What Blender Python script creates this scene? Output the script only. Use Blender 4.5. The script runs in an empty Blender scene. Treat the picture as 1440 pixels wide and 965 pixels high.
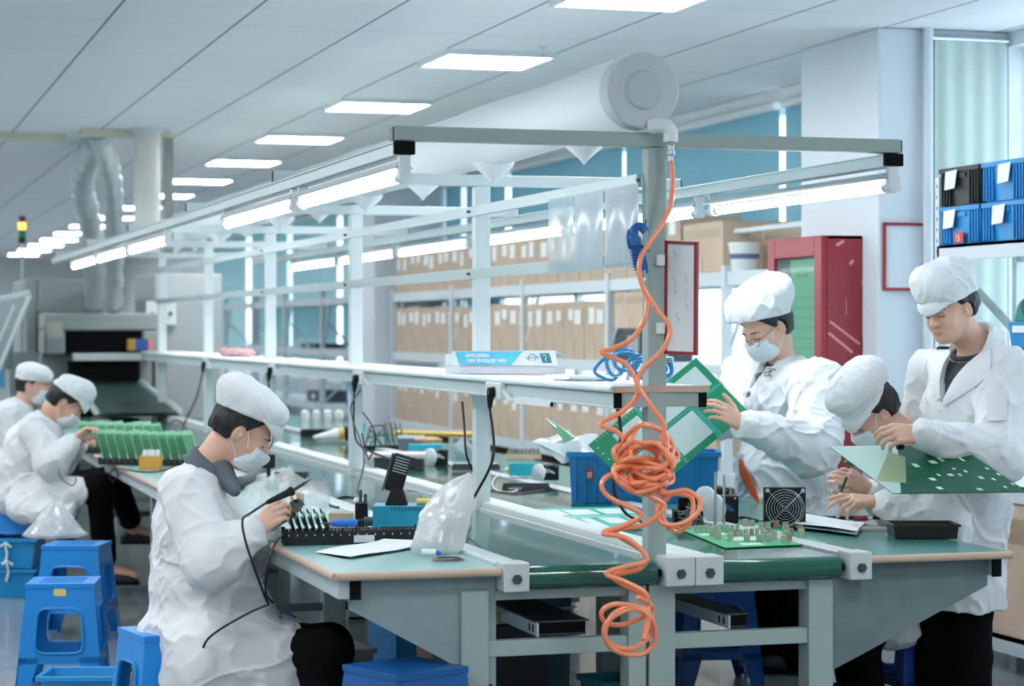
import bpy, bmesh, math, random
import numpy as np
from mathutils import Vector, Matrix, Euler
random.seed(7); rng = np.random.RandomState(11)
SC = bpy.context.scene
COL = SC.collection
PI = math.pi
# ---------------------------------------------------------------- camera model (world X across the line, Y along it, Z up)
F = 3100.; CX = 720.; CY = 463.; ANG = math.atan(938 / F); CH = 1.5; D0 = 7.18
FW = (math.sin(ANG), math.cos(ANG)); RT = (math.cos(ANG), -math.sin(ANG))
_l = (920 - CX) / F * D0
CAM = (-(D0 * FW[0] + _l * RT[0]), -(D0 * FW[1] + _l * RT[1]), CH)

def pt(px, py, X=None, Y=None, Z=None, D=None):
    """a point of the place seen at a pixel of the photograph, on a known plane"""
    a = (px - CX) / F; b = -(py - CY) / F
    r = (FW[0] + a * RT[0], FW[1] + a * RT[1], b)
    if X is not None: t = (X - CAM[0]) / r[0]
    elif Y is not None: t = (Y - CAM[1]) / r[1]
    elif Z is not None: t = (Z - CAM[2]) / r[2]
    else: t = D
    return Vector((CAM[0] + t * r[0], CAM[1] + t * r[1], CAM[2] + t * r[2]))

def hd(deg):
    """horizontal heading: 0 to the right of the view, 90 away from it"""
    a = math.radians(deg)
    return Vector((math.cos(a) * RT[0] + math.sin(a) * FW[0], math.cos(a) * RT[1] + math.sin(a) * FW[1], 0))

def lin(c):
    c = c / 255.0
    return c / 12.92 if c <= 0.04045 else ((c + 0.055) / 1.055) ** 2.4

def C(r, g, b): return (lin(r), lin(g), lin(b), 1.0)

# ---------------------------------------------------------------- materials
MATS = {}
def mat(name, col, rough=0.5, metal=0.0, noise=0.0, nscale=8.0, bump=0.0, bscale=60.0, spec=0.5, coat=0.0, alpha=1.0,
        trans=0.0, emit=None, estr=0.0, col2=None, sss=0.0, stretch=None, sheen=0.0):
    if name in MATS: return MATS[name]
    m = bpy.data.materials.new(name); m.use_nodes = True
    nt = m.node_tree; b = nt.nodes['Principled BSDF']; L = nt.links
    c = C(*col)
    b.inputs['Base Color'].default_value = c
    b.inputs['Roughness'].default_value = rough
    b.inputs['Metallic'].default_value = metal
    b.inputs['Specular IOR Level'].default_value = spec
    b.inputs['Coat Weight'].default_value = coat
    b.inputs['Alpha'].default_value = alpha
    b.inputs['Transmission Weight'].default_value = trans
    if sheen: b.inputs['Sheen Weight'].default_value = sheen
    if sss:
        b.inputs['Subsurface Weight'].default_value = sss
        b.inputs['Subsurface Radius'].default_value = (0.012, 0.005, 0.003)
        b.inputs['Subsurface Scale'].default_value = 1.0
    if emit:
        b.inputs['Emission Color'].default_value = C(*emit); b.inputs['Emission Strength'].default_value = estr
    if noise or bump or col2:
        tc = nt.nodes.new('ShaderNodeTexCoord')
        mp = nt.nodes.new('ShaderNodeMapping'); L.new(tc.outputs['Object'], mp.inputs['Vector'])
        if stretch: mp.inputs['Scale'].default_value = stretch
    if noise or col2:
        n = nt.nodes.new('ShaderNodeTexNoise'); n.inputs['Scale'].default_value = nscale; n.inputs['Detail'].default_value = 5
        L.new(mp.outputs['Vector'], n.inputs['Vector'])
        mx = nt.nodes.new('ShaderNodeMix'); mx.data_type = 'RGBA'
        if col2: a, z = c, C(*col2)
        else:
            a = tuple(min(1, v * (1 - noise)) for v in c[:3]) + (1,); z = tuple(min(1, v * (1 + noise)) for v in c[:3]) + (1,)
        mx.inputs['A'].default_value = a; mx.inputs['B'].default_value = z
        cr = nt.nodes.new('ShaderNodeMapRange'); cr.inputs['From Min'].default_value = 0.35; cr.inputs['From Max'].default_value = 0.65
        L.new(n.outputs['Fac'], cr.inputs['Value']); L.new(cr.outputs['Result'], mx.inputs['Factor'])
        L.new(mx.outputs['Result'], b.inputs['Base Color'])
    if bump:
        n2 = nt.nodes.new('ShaderNodeTexNoise'); n2.inputs['Scale'].default_value = bscale; n2.inputs['Detail'].default_value = 4
        L.new(mp.outputs['Vector'], n2.inputs['Vector'])
        bp = nt.nodes.new('ShaderNodeBump'); bp.inputs['Strength'].default_value = bump; bp.inputs['Distance'].default_value = 0.01
        L.new(n2.outputs['Fac'], bp.inputs['Height']); L.new(bp.outputs['Normal'], b.inputs['Normal'])
    MATS[name] = m
    return m

def emat(name, col, s):
    if name in MATS: return MATS[name]
    m = bpy.data.materials.new(name); m.use_nodes = True; nt = m.node_tree
    nt.nodes.remove(nt.nodes['Principled BSDF'])
    e = nt.nodes.new('ShaderNodeEmission'); e.inputs['Color'].default_value = C(*col); e.inputs['Strength'].default_value = s
    nt.links.new(e.outputs['Emission'], nt.nodes['Material Output'].inputs['Surface'])
    MATS[name] = m; return m

def film(name, tint, clear=0.7, rough=0.15, white=(235, 242, 245), bump=0.0, bscale=18.0, gloss=0.25):
    """thin clear plastic: part see-through, part milky, part shiny"""
    if name in MATS: return MATS[name]
    m = bpy.data.materials.new(name); m.use_nodes = True; nt = m.node_tree; L = nt.links
    nt.nodes.remove(nt.nodes['Principled BSDF'])
    t = nt.nodes.new('ShaderNodeBsdfTransparent'); t.inputs['Color'].default_value = C(*tint)
    d = nt.nodes.new('ShaderNodeBsdfDiffuse'); d.inputs['Color'].default_value = C(*white)
    tl = nt.nodes.new('ShaderNodeBsdfTranslucent'); tl.inputs['Color'].default_value = C(*white)
    g = nt.nodes.new('ShaderNodeBsdfGlossy'); g.inputs['Roughness'].default_value = rough
    mm = nt.nodes.new('ShaderNodeMixShader'); mm.inputs[0].default_value = 0.45; L.new(d.outputs[0], mm.inputs[1]); L.new(tl.outputs[0], mm.inputs[2])
    m1 = nt.nodes.new('ShaderNodeMixShader'); m1.inputs[0].default_value = clear; L.new(mm.outputs[0], m1.inputs[1]); L.new(t.outputs[0], m1.inputs[2])
    m2 = nt.nodes.new('ShaderNodeMixShader'); m2.inputs[0].default_value = gloss * 0.3; L.new(m1.outputs[0], m2.inputs[1]); L.new(g.outputs[0], m2.inputs[2])
    L.new(m2.outputs[0], nt.nodes['Material Output'].inputs['Surface'])
    if bump:
        tc = nt.nodes.new('ShaderNodeTexCoord'); n2 = nt.nodes.new('ShaderNodeTexNoise'); n2.inputs['Scale'].default_value = bscale; n2.inputs['Detail'].default_value = 5
        L.new(tc.outputs['Object'], n2.inputs['Vector'])
        bp = nt.nodes.new('ShaderNodeBump'); bp.inputs['Strength'].default_value = bump; bp.inputs['Distance'].default_value = 0.03
        L.new(n2.outputs['Fac'], bp.inputs['Height'])
        for s in (d, tl, g): L.new(bp.outputs['Normal'], s.inputs['Normal'])
    MATS[name] = m; return m

# ---------------------------------------------------------------- mesh builder
def frame_from(d):
    d = Vector(d).normalized()
    up = Vector((0, 0, 1)) if abs(d.z) < 0.95 else Vector((1, 0, 0))
    a = d.cross(up).normalized(); b = a.cross(d).normalized()
    return a, b, d

class MB:
    def __init__(s): s.v = []; s.f = []; s.m = []; s.sm = []; s.cur = 0
    def mat(s, i): s.cur = i; return s
    def add(s, vs, fs, smooth=False):
        o = len(s.v); s.v += [tuple(v) for v in vs]
        for f in fs: s.f.append(tuple(i + o for i in f)); s.m.append(s.cur); s.sm.append(smooth)
        return s
    def box(s, lo, hi, M=None):
        x0, y0, z0 = lo; x1, y1, z1 = hi
        vs = [Vector(p) for p in ((x0,y0,z0),(x1,y0,z0),(x1,y1,z0),(x0,y1,z0),(x0,y0,z1),(x1,y0,z1),(x1,y1,z1),(x0,y1,z1))]
        if M is not None: vs = [M @ v for v in vs]
        return s.add(vs, [(0,3,2,1),(4,5,6,7),(0,1,5,4),(1,2,6,5),(2,3,7,6),(3,0,4,7)])
    def cbox(s, c, h, M=None):
        """box from centre and half sizes"""
        c = Vector(c); h = Vector(h)
        if M is None: return s.box(c - h, c + h)
        return s.box(-h, h, Matrix.Translation(c) @ M.to_4x4())
    def tray(s, lo, hi, t, M=None, taper=0.0):
        """open box: outer walls, inner walls, floor thickness t, bottom shrunk by taper"""
        x0,y0,z0 = lo; x1,y1,z1 = hi; q = taper
        o = [(x0+q,y0+q,z0),(x1-q,y0+q,z0),(x1-q,y1-q,z0),(x0+q,y1-q,z0),(x0,y0,z1),(x1,y0,z1),(x1,y1,z1),(x0,y1,z1)]
        i = [(x0+q+t,y0+q+t,z0+t),(x1-q-t,y0+q+t,z0+t),(x1-q-t,y1-q-t,z0+t),(x0+q+t,y1-q-t,z0+t),(x0+t,y0+t,z1),(x1-t,y0+t,z1),(x1-t,y1-t,z1),(x0+t,y1-t,z1)]
        vs = [Vector(p) for p in o + i]
        if M is not None: vs = [M @ v for v in vs]
        return s.add(vs, [(0,3,2,1),(0,1,5,4),(1,2,6,5),(2,3,7,6),(3,0,4,7),(8,9,10,11),(8,12,13,9),(9,13,14,10),(10,14,15,11),(11,15,12,8),
                          (4,5,13,12),(5,6,14,13),(6,7,15,14),(7,4,12,15)])
    def cyl(s, p0, p1, r0, r1=None, n=20, caps=True, smooth=True):
        r1 = r0 if r1 is None else r1
        p0 = Vector(p0); p1 = Vector(p1); a, b, d = frame_from(p1 - p0)
        vs = []
        for p, r in ((p0, r0), (p1, r1)):
            for k in range(n):
                t = 2 * PI * k / n; vs.append(p + a * (r * math.cos(t)) + b * (r * math.sin(t)))
        s.add(vs, [(k, (k+1) % n, n + (k+1) % n, n + k) for k in range(n)], smooth)
        if caps: s.add(vs, [tuple(range(n - 1, -1, -1)), tuple(range(n, 2 * n))])
        return s
    def lathe(s, p, axis, prof, n=28, smooth=True):
        """profile of (distance along axis, radius)"""
        p = Vector(p); a, b, d = frame_from(axis); vs = []; fs = []
        for h, r in prof:
            for k in range(n):
                t = 2 * PI * k / n; vs.append(p + d * h + a * (r * math.cos(t)) + b * (r * math.sin(t)))
        for j in range(len(prof) - 1):
            for k in range(n): fs.append((j*n+k, j*n+(k+1) % n, (j+1)*n+(k+1) % n, (j+1)*n+k))
        s.add(vs, fs, smooth)
        s.add(vs, [tuple(range(n-1, -1, -1)), tuple(range((len(prof)-1)*n, len(prof)*n))])
        return s
    def tube(s, pts, r, n=8, closed=False, caps=True):
        pts = [Vector(p) for p in pts]; N = len(pts)
        rs = r if isinstance(r, (list, tuple)) else [r] * N
        vs = []; fs = []; a = None
        for i, p in enumerate(pts):
            d = (pts[(i+1) % N] - pts[i-1]) if closed else (pts[min(i+1, N-1)] - pts[max(i-1, 0)])
            if d.length < 1e-9: d = Vector((0, 0, 1))
            d.normalize()
            if a is None: a, b, _ = frame_from(d)
            a = (a - d * a.dot(d))
            if a.length < 1e-6: a, b, _ = frame_from(d)
            a.normalize(); b = d.cross(a)
            for k in range(n):
                t = 2 * PI * k / n; vs.append(p + a * (rs[i] * math.cos(t)) + b * (rs[i] * math.sin(t)))
        for i in range(N if closed else N - 1):
            j = (i + 1) % N
            for k in range(n): fs.append((i*n+k, i*n+(k+1) % n, j*n+(k+1) % n, j*n+k))
        s.add(vs, fs, True)
        if caps and not closed: s.add(vs, [tuple(range(n-1, -1, -1)), tuple(range((N-1)*n, N*n))])
        return s
    def prism(s, poly, ext):
        """flat polygon of 3-D points pushed along ext"""
        n = len(poly); e = Vector(ext); p = [Vector(q) for q in poly]
        s.add(p + [q + e for q in p], [tuple(range(n-1, -1, -1)), tuple(range(n, 2*n))] + [(k, (k+1) % n, n+(k+1) % n, n+k) for k in range(n)])
        return s
    def grid(s, P, smooth=True, th=0.0):
        """sheet from rows of points; th gives it thickness along its normals"""
        R = len(P); Q = len(P[0]); vs = [Vector(p) for row in P for p in row]
        fs = [(i*Q+j, i*Q+j+1, (i+1)*Q+j+1, (i+1)*Q+j) for i in range(R-1) for j in range(Q-1)]
        if not th: return s.add(vs, fs, smooth)
        nr = [Vector((0,0,0)) for _ in vs]
        for f in fs:
            n = (vs[f[1]] - vs[f[0]]).cross(vs[f[3]] - vs[f[0]])
            for k in f: nr[k] += n
        o = len(vs); vv = vs + [v - (n.normalized() if n.length else Vector((0,0,1))) * th for v, n in zip(vs, nr)]
        ff = list(fs) + [tuple(reversed([k + o for k in f])) for f in fs]
        edge = [j for j in range(Q)] + [i*Q+Q-1 for i in range(1, R)] + [(R-1)*Q+j for j in range(Q-2, -1, -1)] + [i*Q for i in range(R-2, 0, -1)]
        for a, b in zip(edge, edge[1:] + edge[:1]): ff.append((b, a, a+o, b+o))
        return s.add(vv, ff, smooth)
    def build(s, name, mats, parent=None, local=False, bevel=0.0, origin=None, sharp=38, seg=2):
        if not isinstance(mats, (list, tuple)): mats = [mats]
        vs = np.array(s.v, dtype=float).reshape(-1, 3)
        if parent is not None:
            o = Vector((0,0,0))
            if not local:
                q = parent
                while q is not None: o += q.location; q = q.parent
        elif origin is not None: o = Vector(origin)
        elif local: o = Vector((0,0,0))
        else: o = Vector(((vs[:,0].min()+vs[:,0].max())/2, (vs[:,1].min()+vs[:,1].max())/2, vs[:,2].min()))
        vs = vs - np.array(o)
        me = bpy.data.meshes.new(name); me.from_pydata([tuple(v) for v in vs], [], s.f)
        for m in mats: me.materials.append(m)
        me.polygons.foreach_set('material_index', s.m)
        me.polygons.foreach_set('use_smooth', s.sm)
        me.update()
        if any(s.sm): me.set_sharp_from_angle(angle=math.radians(sharp))
        ob = bpy.data.objects.new(name, me); COL.objects.link(ob)
        if parent is not None: ob.parent = parent
        else: ob.location = o
        if bevel:
            bv = ob.modifiers.new('bevel', 'BEVEL'); bv.width = bevel; bv.segments = seg; bv.limit_method = 'ANGLE'; bv.angle_limit = math.radians(40)
        return ob

def tag(o, label=None, cat=None, group=None, kind=None):
    if label: o['label'] = label
    if cat: o['category'] = cat
    if group: o['group'] = group
    if kind: o['kind'] = kind
    return o
def thing(name, label, cat, loc=(0,0,0), rz=0.0, group=None):
    o = bpy.data.objects.new(name, None); COL.objects.link(o); o.empty_display_size = 0.1
    o.location = loc; o.rotation_euler = (0, 0, rz)
    return tag(o, label, cat, group)
def struct(o): o['kind'] = 'structure'; return o
def copy_tree(o, parent=None):
    c = o.copy(); COL.objects.link(c)
    if parent is not None: c.parent = parent
    for ch in list(o.children): copy_tree(ch, c)
    return c
def smooth_path(P, n=8, closed=False):
    P = [Vector(p) for p in P]; N = len(P); out = []
    for i in range(N if closed else N - 1):
        g = lambda k: P[k % N] if closed else P[max(0, min(N - 1, k))]
        a, b, c, d = g(i-1), g(i), g(i+1), g(i+2)
        for k in range(n):
            t = k / n
            out.append(0.5 * ((2*b) + (c-a)*t + (2*a-5*b+4*c-d)*t*t + (3*b-a-3*c+d)*t**3))
    if not closed: out.append(P[-1])
    return out
def text(name, s, size, loc, right, up, m, parent=None, ext=0.0004, align='LEFT', sx=1.0, bold=0.0):
    """printed lettering standing on a surface: right and up give its plane"""
    cu = bpy.data.curves.new(name, 'FONT'); cu.body = s; cu.size = size; cu.extrude = ext; cu.align_x = align; cu.offset = bold
    tmp = bpy.data.objects.new(name, cu); COL.objects.link(tmp); cu.materials.append(m)
    me = bpy.data.meshes.new_from_object(tmp.evaluated_get(bpy.context.evaluated_depsgraph_get())); bpy.data.objects.remove(tmp); bpy.data.curves.remove(cu)
    me.name = name; ob = bpy.data.objects.new(name, me); COL.objects.link(ob)
    if not me.materials: me.materials.append(m)
    r = Vector(right).normalized(); u = Vector(up); u = (u - r * u.dot(r)).normalized(); n = r.cross(u)
    M = Matrix(((r.x*sx, u.x, n.x, 0), (r.y*sx, u.y, n.y, 0), (r.z*sx, u.z, n.z, 0), (0, 0, 0, 1)))
    M.translation = Vector(loc)
    if parent is not None:
        o = Vector((0,0,0)); q = parent
        while q is not None: o += q.location; q = q.parent
        M.translation = Vector(loc) - o
        ob.parent = parent
    ob.matrix_local = M
    global LAST_M
    LAST_M = M.copy()
    return ob
# ---------------------------------------------------------------- smooth solid modelling: distance fields turned into one continuous mesh
def _np(v): return np.array([v[0], v[1], v[2]], dtype=np.float32)
def smin(a, b, k):
    if k <= 0: return np.minimum(a, b)
    h = np.maximum(k - np.abs(a - b), 0) / k
    return np.minimum(a, b) - h * h * k * 0.25
def f_cap(a, b, ra, rb):
    a = _np(a); b = _np(b); ab = b - a; L2 = float(ab @ ab) + 1e-9
    def fn(P):
        t = np.clip(((P - a) @ ab) / L2, 0, 1)
        return np.linalg.norm(P - a - t[..., None] * ab, axis=-1) - (ra + (rb - ra) * t)
    m = max(ra, rb)
    return fn, np.minimum(a, b) - m, np.maximum(a, b) + m
def f_ell(c, r, R=None):
    c = _np(c); r = np.array(r, dtype=np.float32)
    Rm = np.eye(3, dtype=np.float32) if R is None else np.array(R, dtype=np.float32)   # columns are the axes
    def fn(P):
        q = ((P - c) @ Rm) / r
        k0 = np.linalg.norm(q, axis=-1); k1 = np.linalg.norm(q / r, axis=-1) + 1e-6
        return k0 * (k0 - 1) / k1
    e = np.sqrt(((Rm * r) ** 2).sum(1))
    return fn, c - e, c + e
def f_box(c, h, R=None, rd=0.0):
    c = _np(c); h = np.array(h, dtype=np.float32) - rd
    Rm = np.eye(3, dtype=np.float32) if R is None else np.array(R, dtype=np.float32)
    def fn(P):
        q = np.abs((P - c) @ Rm) - h
        return np.linalg.norm(np.maximum(q, 0), axis=-1) + np.minimum(q.max(-1), 0) - rd
    e = (np.abs(Rm) * (h + rd)).sum(1)
    return fn, c - e, c + e
def f_plane(p, n):
    """inside is the side n points away from"""
    p = _np(p); n = _np(Vector(n).normalized())
    return lambda P: (P - p) @ n
def hash_noise(P, seed=0):
    """smooth lattice noise in -1..1"""
    i = np.floor(P).astype(np.int64); f = (P - i).astype(np.float32); u = f * f * (3 - 2 * f)
    def h(x, y, z):
        n = (x * 73856093) ^ (y * 19349663) ^ (z * 83492791) ^ (seed * 2654435761)
        n = (n ^ (n >> 13)) * 1274126177; n = n & 0x7fffffff
        return (n % 65536).astype(np.float32) / 32768.0 - 1
    r = 0
    for dx in (0, 1):
        for dy in (0, 1):
            for dz in (0, 1):
                wgt = (u[..., 0] if dx else 1 - u[..., 0]) * (u[..., 1] if dy else 1 - u[..., 1]) * (u[..., 2] if dz else 1 - u[..., 2])
                r = r + wgt * h(i[..., 0] + dx, i[..., 1] + dy, i[..., 2] + dz)
    return r
def folds(amp, scale=(9, 9, 6), seed=1, fine=0.4):
    """creases of stiff cloth: ridged noise along slanting directions"""
    a = np.array(scale, dtype=np.float32)
    M = np.array(Euler((0.5, 0.35, 0.8)).to_matrix(), dtype=np.float32)
    def fn(P):
        W = hash_noise(P * 5.0, seed + 9)[..., None] * 0.09
        r = 1 - np.abs(hash_noise((P + W) @ M * a, seed))
        r2 = 1 - np.abs(hash_noise((P - W) @ M.T * a * 2.1, seed + 3))
        lo = hash_noise(P * 3.2, seed + 5)
        c1 = 1 - np.abs(hash_noise((P + 1.5 * W) @ M.T * a * 0.62 + 3.3, seed + 7))
        return -amp * (r ** 3 - 0.4 + fine * (r2 ** 3 - 0.4) + 0.5 * lo + 0.9 * c1 ** 10)
    return fn
class Field:
    def __init__(s): s.ops = []
    def add(s, prim, k=0.01): s.ops.append(('add', prim, k)); return s
    def cap(s, a, b, ra, rb=None, k=0.01): return s.add(f_cap(a, b, ra, ra if rb is None else rb), k)
    def ell(s, c, r, R=None, k=0.01): return s.add(f_ell(c, r, R), k)
    def box(s, c, h, R=None, rd=0.005, k=0.005): return s.add(f_box(c, h, R, rd), k)
    def sub(s, prim, k=0.004): s.ops.append(('sub', prim, k)); return s
    def cut(s, fn): s.ops.append(('cut', (fn, None, None), 0)); return s
    def at(s, P):
        d = np.full(P.shape[:-1], 1.0, dtype=np.float32)
        for kind, (fn, lo, hi), k in s.ops:
            v = fn(P)
            if kind == 'add': d = smin(d, v, k)
            elif kind == 'sub': d = -smin(-d, v, k)
            else: d = np.maximum(d, v)
        return d
    def grad(s, P, e=0.002):
        g = np.stack([s.at(P + np.eye(3, dtype=np.float32)[i] * e) - s.at(P - np.eye(3, dtype=np.float32)[i] * e) for i in range(3)], -1)
        return g / (np.linalg.norm(g, axis=-1, keepdims=True) + 1e-9)
    def stick(s, p, off=0.002):
        """nearest point on the surface, lifted by off"""
        P = _np(p)[None]
        for _ in range(6): P = P - s.grad(P) * (s.at(P) - off)[..., None]
        return Vector(P[0].tolist())
    def march(s, p, d, off=0.002, far=0.5):
        """from far along d come back towards p until the surface is met"""
        p = Vector(p); d = Vector(d).normalized(); t = far
        for _ in range(80):
            v = float(s.at(_np(p + d * t)[None])[0]) - off
            if v < 0.0004: break
            t -= max(v * 0.8, 0.0005)
        return p + d * t
    def hit(s, px, py, off=0.002, near=5.0):
        """where the line of sight through a pixel first meets the surface"""
        a = pt(px, py, D=near); d = (pt(px, py, D=near + 1) - a).normalized(); t = 0.0
        for _ in range(160):
            v = float(s.at(_np(a + d * t)[None])[0]) - off
            if v < 0.0004: return a + d * t
            t += max(min(v * 0.8, 0.25), 0.0005)
            if t > 9: return None
        return a + d * t
    def mesh(s, h, disp=None, pad=0.02):
        adds = [o for o in s.ops if o[0] == 'add']
        lo = np.min([o[1][1] for o in adds], 0) - pad; hi = np.max([o[1][2] for o in adds], 0) + pad
        n = np.ceil((hi - lo) / h).astype(int) + 1
        ax = [(lo[i] + h * np.arange(n[i])).astype(np.float32) for i in range(3)]
        D = np.full(tuple(n), 1.0, dtype=np.float32)
        def block(a, b):
            i0 = np.maximum(0, np.floor((a - lo) / h).astype(int)); i1 = np.minimum(n, np.ceil((b - lo) / h).astype(int) + 1)
            return tuple(slice(i0[k], i1[k]) for k in range(3))
        def pts(sl): return np.stack(np.meshgrid(ax[0][sl[0]], ax[1][sl[1]], ax[2][sl[2]], indexing='ij'), -1)
        for kind, (fn, a, b), k in s.ops:
            if kind == 'add':
                sl = block(a - k - 2.5 * h, b + k + 2.5 * h); D[sl] = smin(D[sl], fn(pts(sl)), k)
            elif kind == 'sub':
                sl = block(a - k - 2 * h, b + k + 2 * h)
                if min(x.stop - x.start for x in sl) > 0: D[sl] = -smin(-D[sl], fn(pts(sl)), k)
            else:
                for i in range(n[0]):
                    m = D[i] < 0.9
                    if m.any():
                        J, K = np.nonzero(m); P = np.stack([np.full(len(J), ax[0][i], dtype=np.float32), ax[1][J], ax[2][K]], -1)
                        D[i, J, K] = np.maximum(D[i, J, K], fn(P))
        if disp is not None:
            m = np.nonzero(np.abs(D) < 0.03); P = np.stack([ax[0][m[0]], ax[1][m[1]], ax[2][m[2]]], -1); D[m] += disp(P).astype(np.float32)
        return nets(D, lo, h)
def nets(D, lo, h):
    S = D < 0
    c = np.zeros(tuple(x - 1 for x in D.shape), dtype=np.int8)
    for dx in (0, 1):
        for dy in (0, 1):
            for dz in (0, 1): c += S[dx:D.shape[0]-1+dx, dy:D.shape[1]-1+dy, dz:D.shape[2]-1+dz]
    act = (c > 0) & (c < 8)
    I, J, K = np.nonzero(act); idx = np.full(c.shape, -1, dtype=np.int32); idx[I, J, K] = np.arange(len(I))
    pos = np.zeros((len(I), 3), dtype=np.float64); cnt = np.zeros(len(I))
    cor = [(a, b, e) for a in (0, 1) for b in (0, 1) for e in (0, 1)]
    for i, a in enumerate(cor):
        for b in cor[i+1:]:
            if sum(abs(x - y) for x, y in zip(a, b)) != 1: continue
            d0 = D[I+a[0], J+a[1], K+a[2]]; d1 = D[I+b[0], J+b[1], K+b[2]]
            x = (d0 < 0) != (d1 < 0); t = np.where(x, d0 / np.where(x, d0 - d1, 1), 0)
            for q in range(3): pos[:, q] += np.where(x, a[q] + t * (b[q] - a[q]), 0)
            cnt += x
    pos = (pos / cnt[:, None] + np.stack([I, J, K], -1)) * h + lo
    F_ = []
    for axn in range(3):
        o = [1, 1, 1]; o[axn] = 0
        sl0 = [slice(1, -1)] * 3; sl1 = [slice(1, -1)] * 3; sl0[axn] = slice(0, -1); sl1[axn] = slice(1, None)
        a = S[tuple(sl0)]; b = S[tuple(sl1)]; x = np.nonzero(a != b)
        base = [x[0] + o[0], x[1] + o[1], x[2] + o[2]]
        u = (axn + 1) % 3; v = (axn + 2) % 3
        def cell(du, dv):
            q = [base[0].copy(), base[1].copy(), base[2].copy()]; q[u] = q[u] - du; q[v] = q[v] - dv; return idx[q[0], q[1], q[2]]
        qd = np.stack([cell(1, 1), cell(0, 1), cell(0, 0), cell(1, 0)], -1)
        fl = ~a[x]
        qd[fl] = qd[fl][:, ::-1]
        F_.append(qd)
    Q = np.concatenate(F_)
    Q = Q[(Q >= 0).all(1)]
    return pos, Q
def solid(name, VQ, mats, parent=None, paint=None, origin=None):
    V, Q = VQ
    if not isinstance(mats, (list, tuple)): mats = [mats]
    o = np.zeros(3)
    if parent is not None:
        q = parent
        while q is not None: o += np.array(q.location); q = q.parent
    elif origin is not None: o = np.array(origin)
    me = bpy.data.meshes.new(name); n = len(V); m = len(Q)
    me.vertices.add(n); me.vertices.foreach_set('co', (V - o).astype(np.float32).ravel())
    me.loops.add(m * 4); me.loops.foreach_set('vertex_index', Q.astype(np.int32).ravel())
    me.polygons.add(m); me.polygons.foreach_set('loop_start', np.arange(0, 4 * m, 4, dtype=np.int32))
    try: me.polygons.foreach_set('loop_total', np.full(m, 4, dtype=np.int32))
    except Exception: pass
    me.update(calc_edges=True); me.validate()
    for x in mats: me.materials.append(x)
    me.polygons.foreach_set('use_smooth', np.ones(len(me.polygons), dtype=bool))
    if paint is not None and len(me.polygons) == m:
        me.polygons.foreach_set('material_index', paint(V[Q].mean(1)).astype(np.int32))
    me.update()
    ob = bpy.data.objects.new(name, me); COL.objects.link(ob)
    if parent is not None: ob.parent = parent
    elif origin is not None: ob.location = origin
    return ob
# ================================================================ camera, world, view
cam_d = bpy.data.cameras.new('camera'); cam = bpy.data.objects.new('camera', cam_d); COL.objects.link(cam); SC.camera = cam
cam.location = CAM; cam.rotation_euler = (PI/2, 0, -ANG)
cam_d.sensor_width = 36.0; cam_d.lens = F / 1440 * 36; cam_d.shift_y = -(482.5 - CY) / 1440
cam_d.clip_end = 200
cam_d.dof.use_dof = True; cam_d.dof.focus_distance = 7.9; cam_d.dof.aperture_fstop = 3.2
w = bpy.data.worlds.new('world'); SC.world = w; w.use_nodes = True
w.node_tree.nodes['Background'].inputs['Color'].default_value = C(234, 242, 247)
w.node_tree.nodes['Background'].inputs['Strength'].default_value = 1.6
vs_ = SC.view_settings; vs_.view_transform = 'Standard'; vs_.look = 'None'; vs_.gamma = 1.0; vs_.use_curve_mapping = False; vs_.exposure = 1.1
SC.cycles.use_denoising = True
SC.cycles.max_bounces = 8; SC.cycles.transparent_max_bounces = 16; SC.cycles.sample_clamp_indirect = 6.0

# ================================================================ shared materials
WHITE = mat('white powder coat', (216, 228, 231), 0.42)
ALU = mat('pale grey aluminium profile', (196, 212, 214), 0.38, 0.25)
FRAME = mat('grey green painted steel', (158, 177, 173), 0.45)
STEEL = mat('bright steel', (190, 200, 203), 0.25, 0.9)
DSTEEL = mat('dark steel', (80, 92, 96), 0.4, 0.7)
BLACK = mat('black plastic', (9, 13, 16), 0.42, spec=0.35)
BLACKM = mat('black matte', (5, 7, 9), 0.8, spec=0.2)
RUBBER = mat('black rubber cable', (14, 18, 22), 0.45)
TEALTOP = mat('teal esd mat', (136, 184, 182), 0.32, noise=0.04, nscale=3)
EDGE = mat('beige edging', (200, 176, 156), 0.5)
BELT = mat('dark green conveyor pvc', (24, 92, 76), 0.16, noise=0.08, nscale=2.0, spec=0.6, coat=0.35)
BLUEP = mat('blue plastic', (8, 138, 220), 0.34, noise=0.05, nscale=4)
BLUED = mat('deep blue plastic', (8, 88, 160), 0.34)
BLUEB = mat('bin blue plastic', (36, 140, 212), 0.4)
KRAFT = mat('kraft cardboard', (190, 172, 152), 0.75, noise=0.07, nscale=5, bump=0.05, bscale=30)
KRAFT2 = mat('light kraft cardboard', (204, 186, 166), 0.75, noise=0.06, nscale=5)
PAPER = mat('white paper', (232, 238, 241), 0.7)
PCBG = mat('green circuit board', (18, 128, 92), 0.3, coat=0.2)
PCBL = mat('light green circuit board', (158, 218, 180), 0.4)
ORANGE = mat('orange polyurethane hose', (255, 152, 108), 0.22, coat=0.5, sss=0.0)
SKYBLUE = mat('bright blue hose', (24, 146, 204), 0.25, coat=0.4)
TEALBOX = mat('teal blue metal case', (28, 148, 180), 0.4)
RED = mat('red painted steel', (150, 44, 56), 0.38, noise=0.1, nscale=3)
REDP = mat('red plastic frame', (150, 34, 48), 0.35)
GREYP = mat('grey plastic', (150, 164, 168), 0.45)
YEL = mat('yellow plastic', (230, 214, 120), 0.5)
WPLAST = mat('white plastic', (226, 234, 236), 0.35)
CHIP = mat('component grey', (150, 165, 150), 0.5)
LBL = mat('label paper', (232, 236, 236), 0.6)
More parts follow.
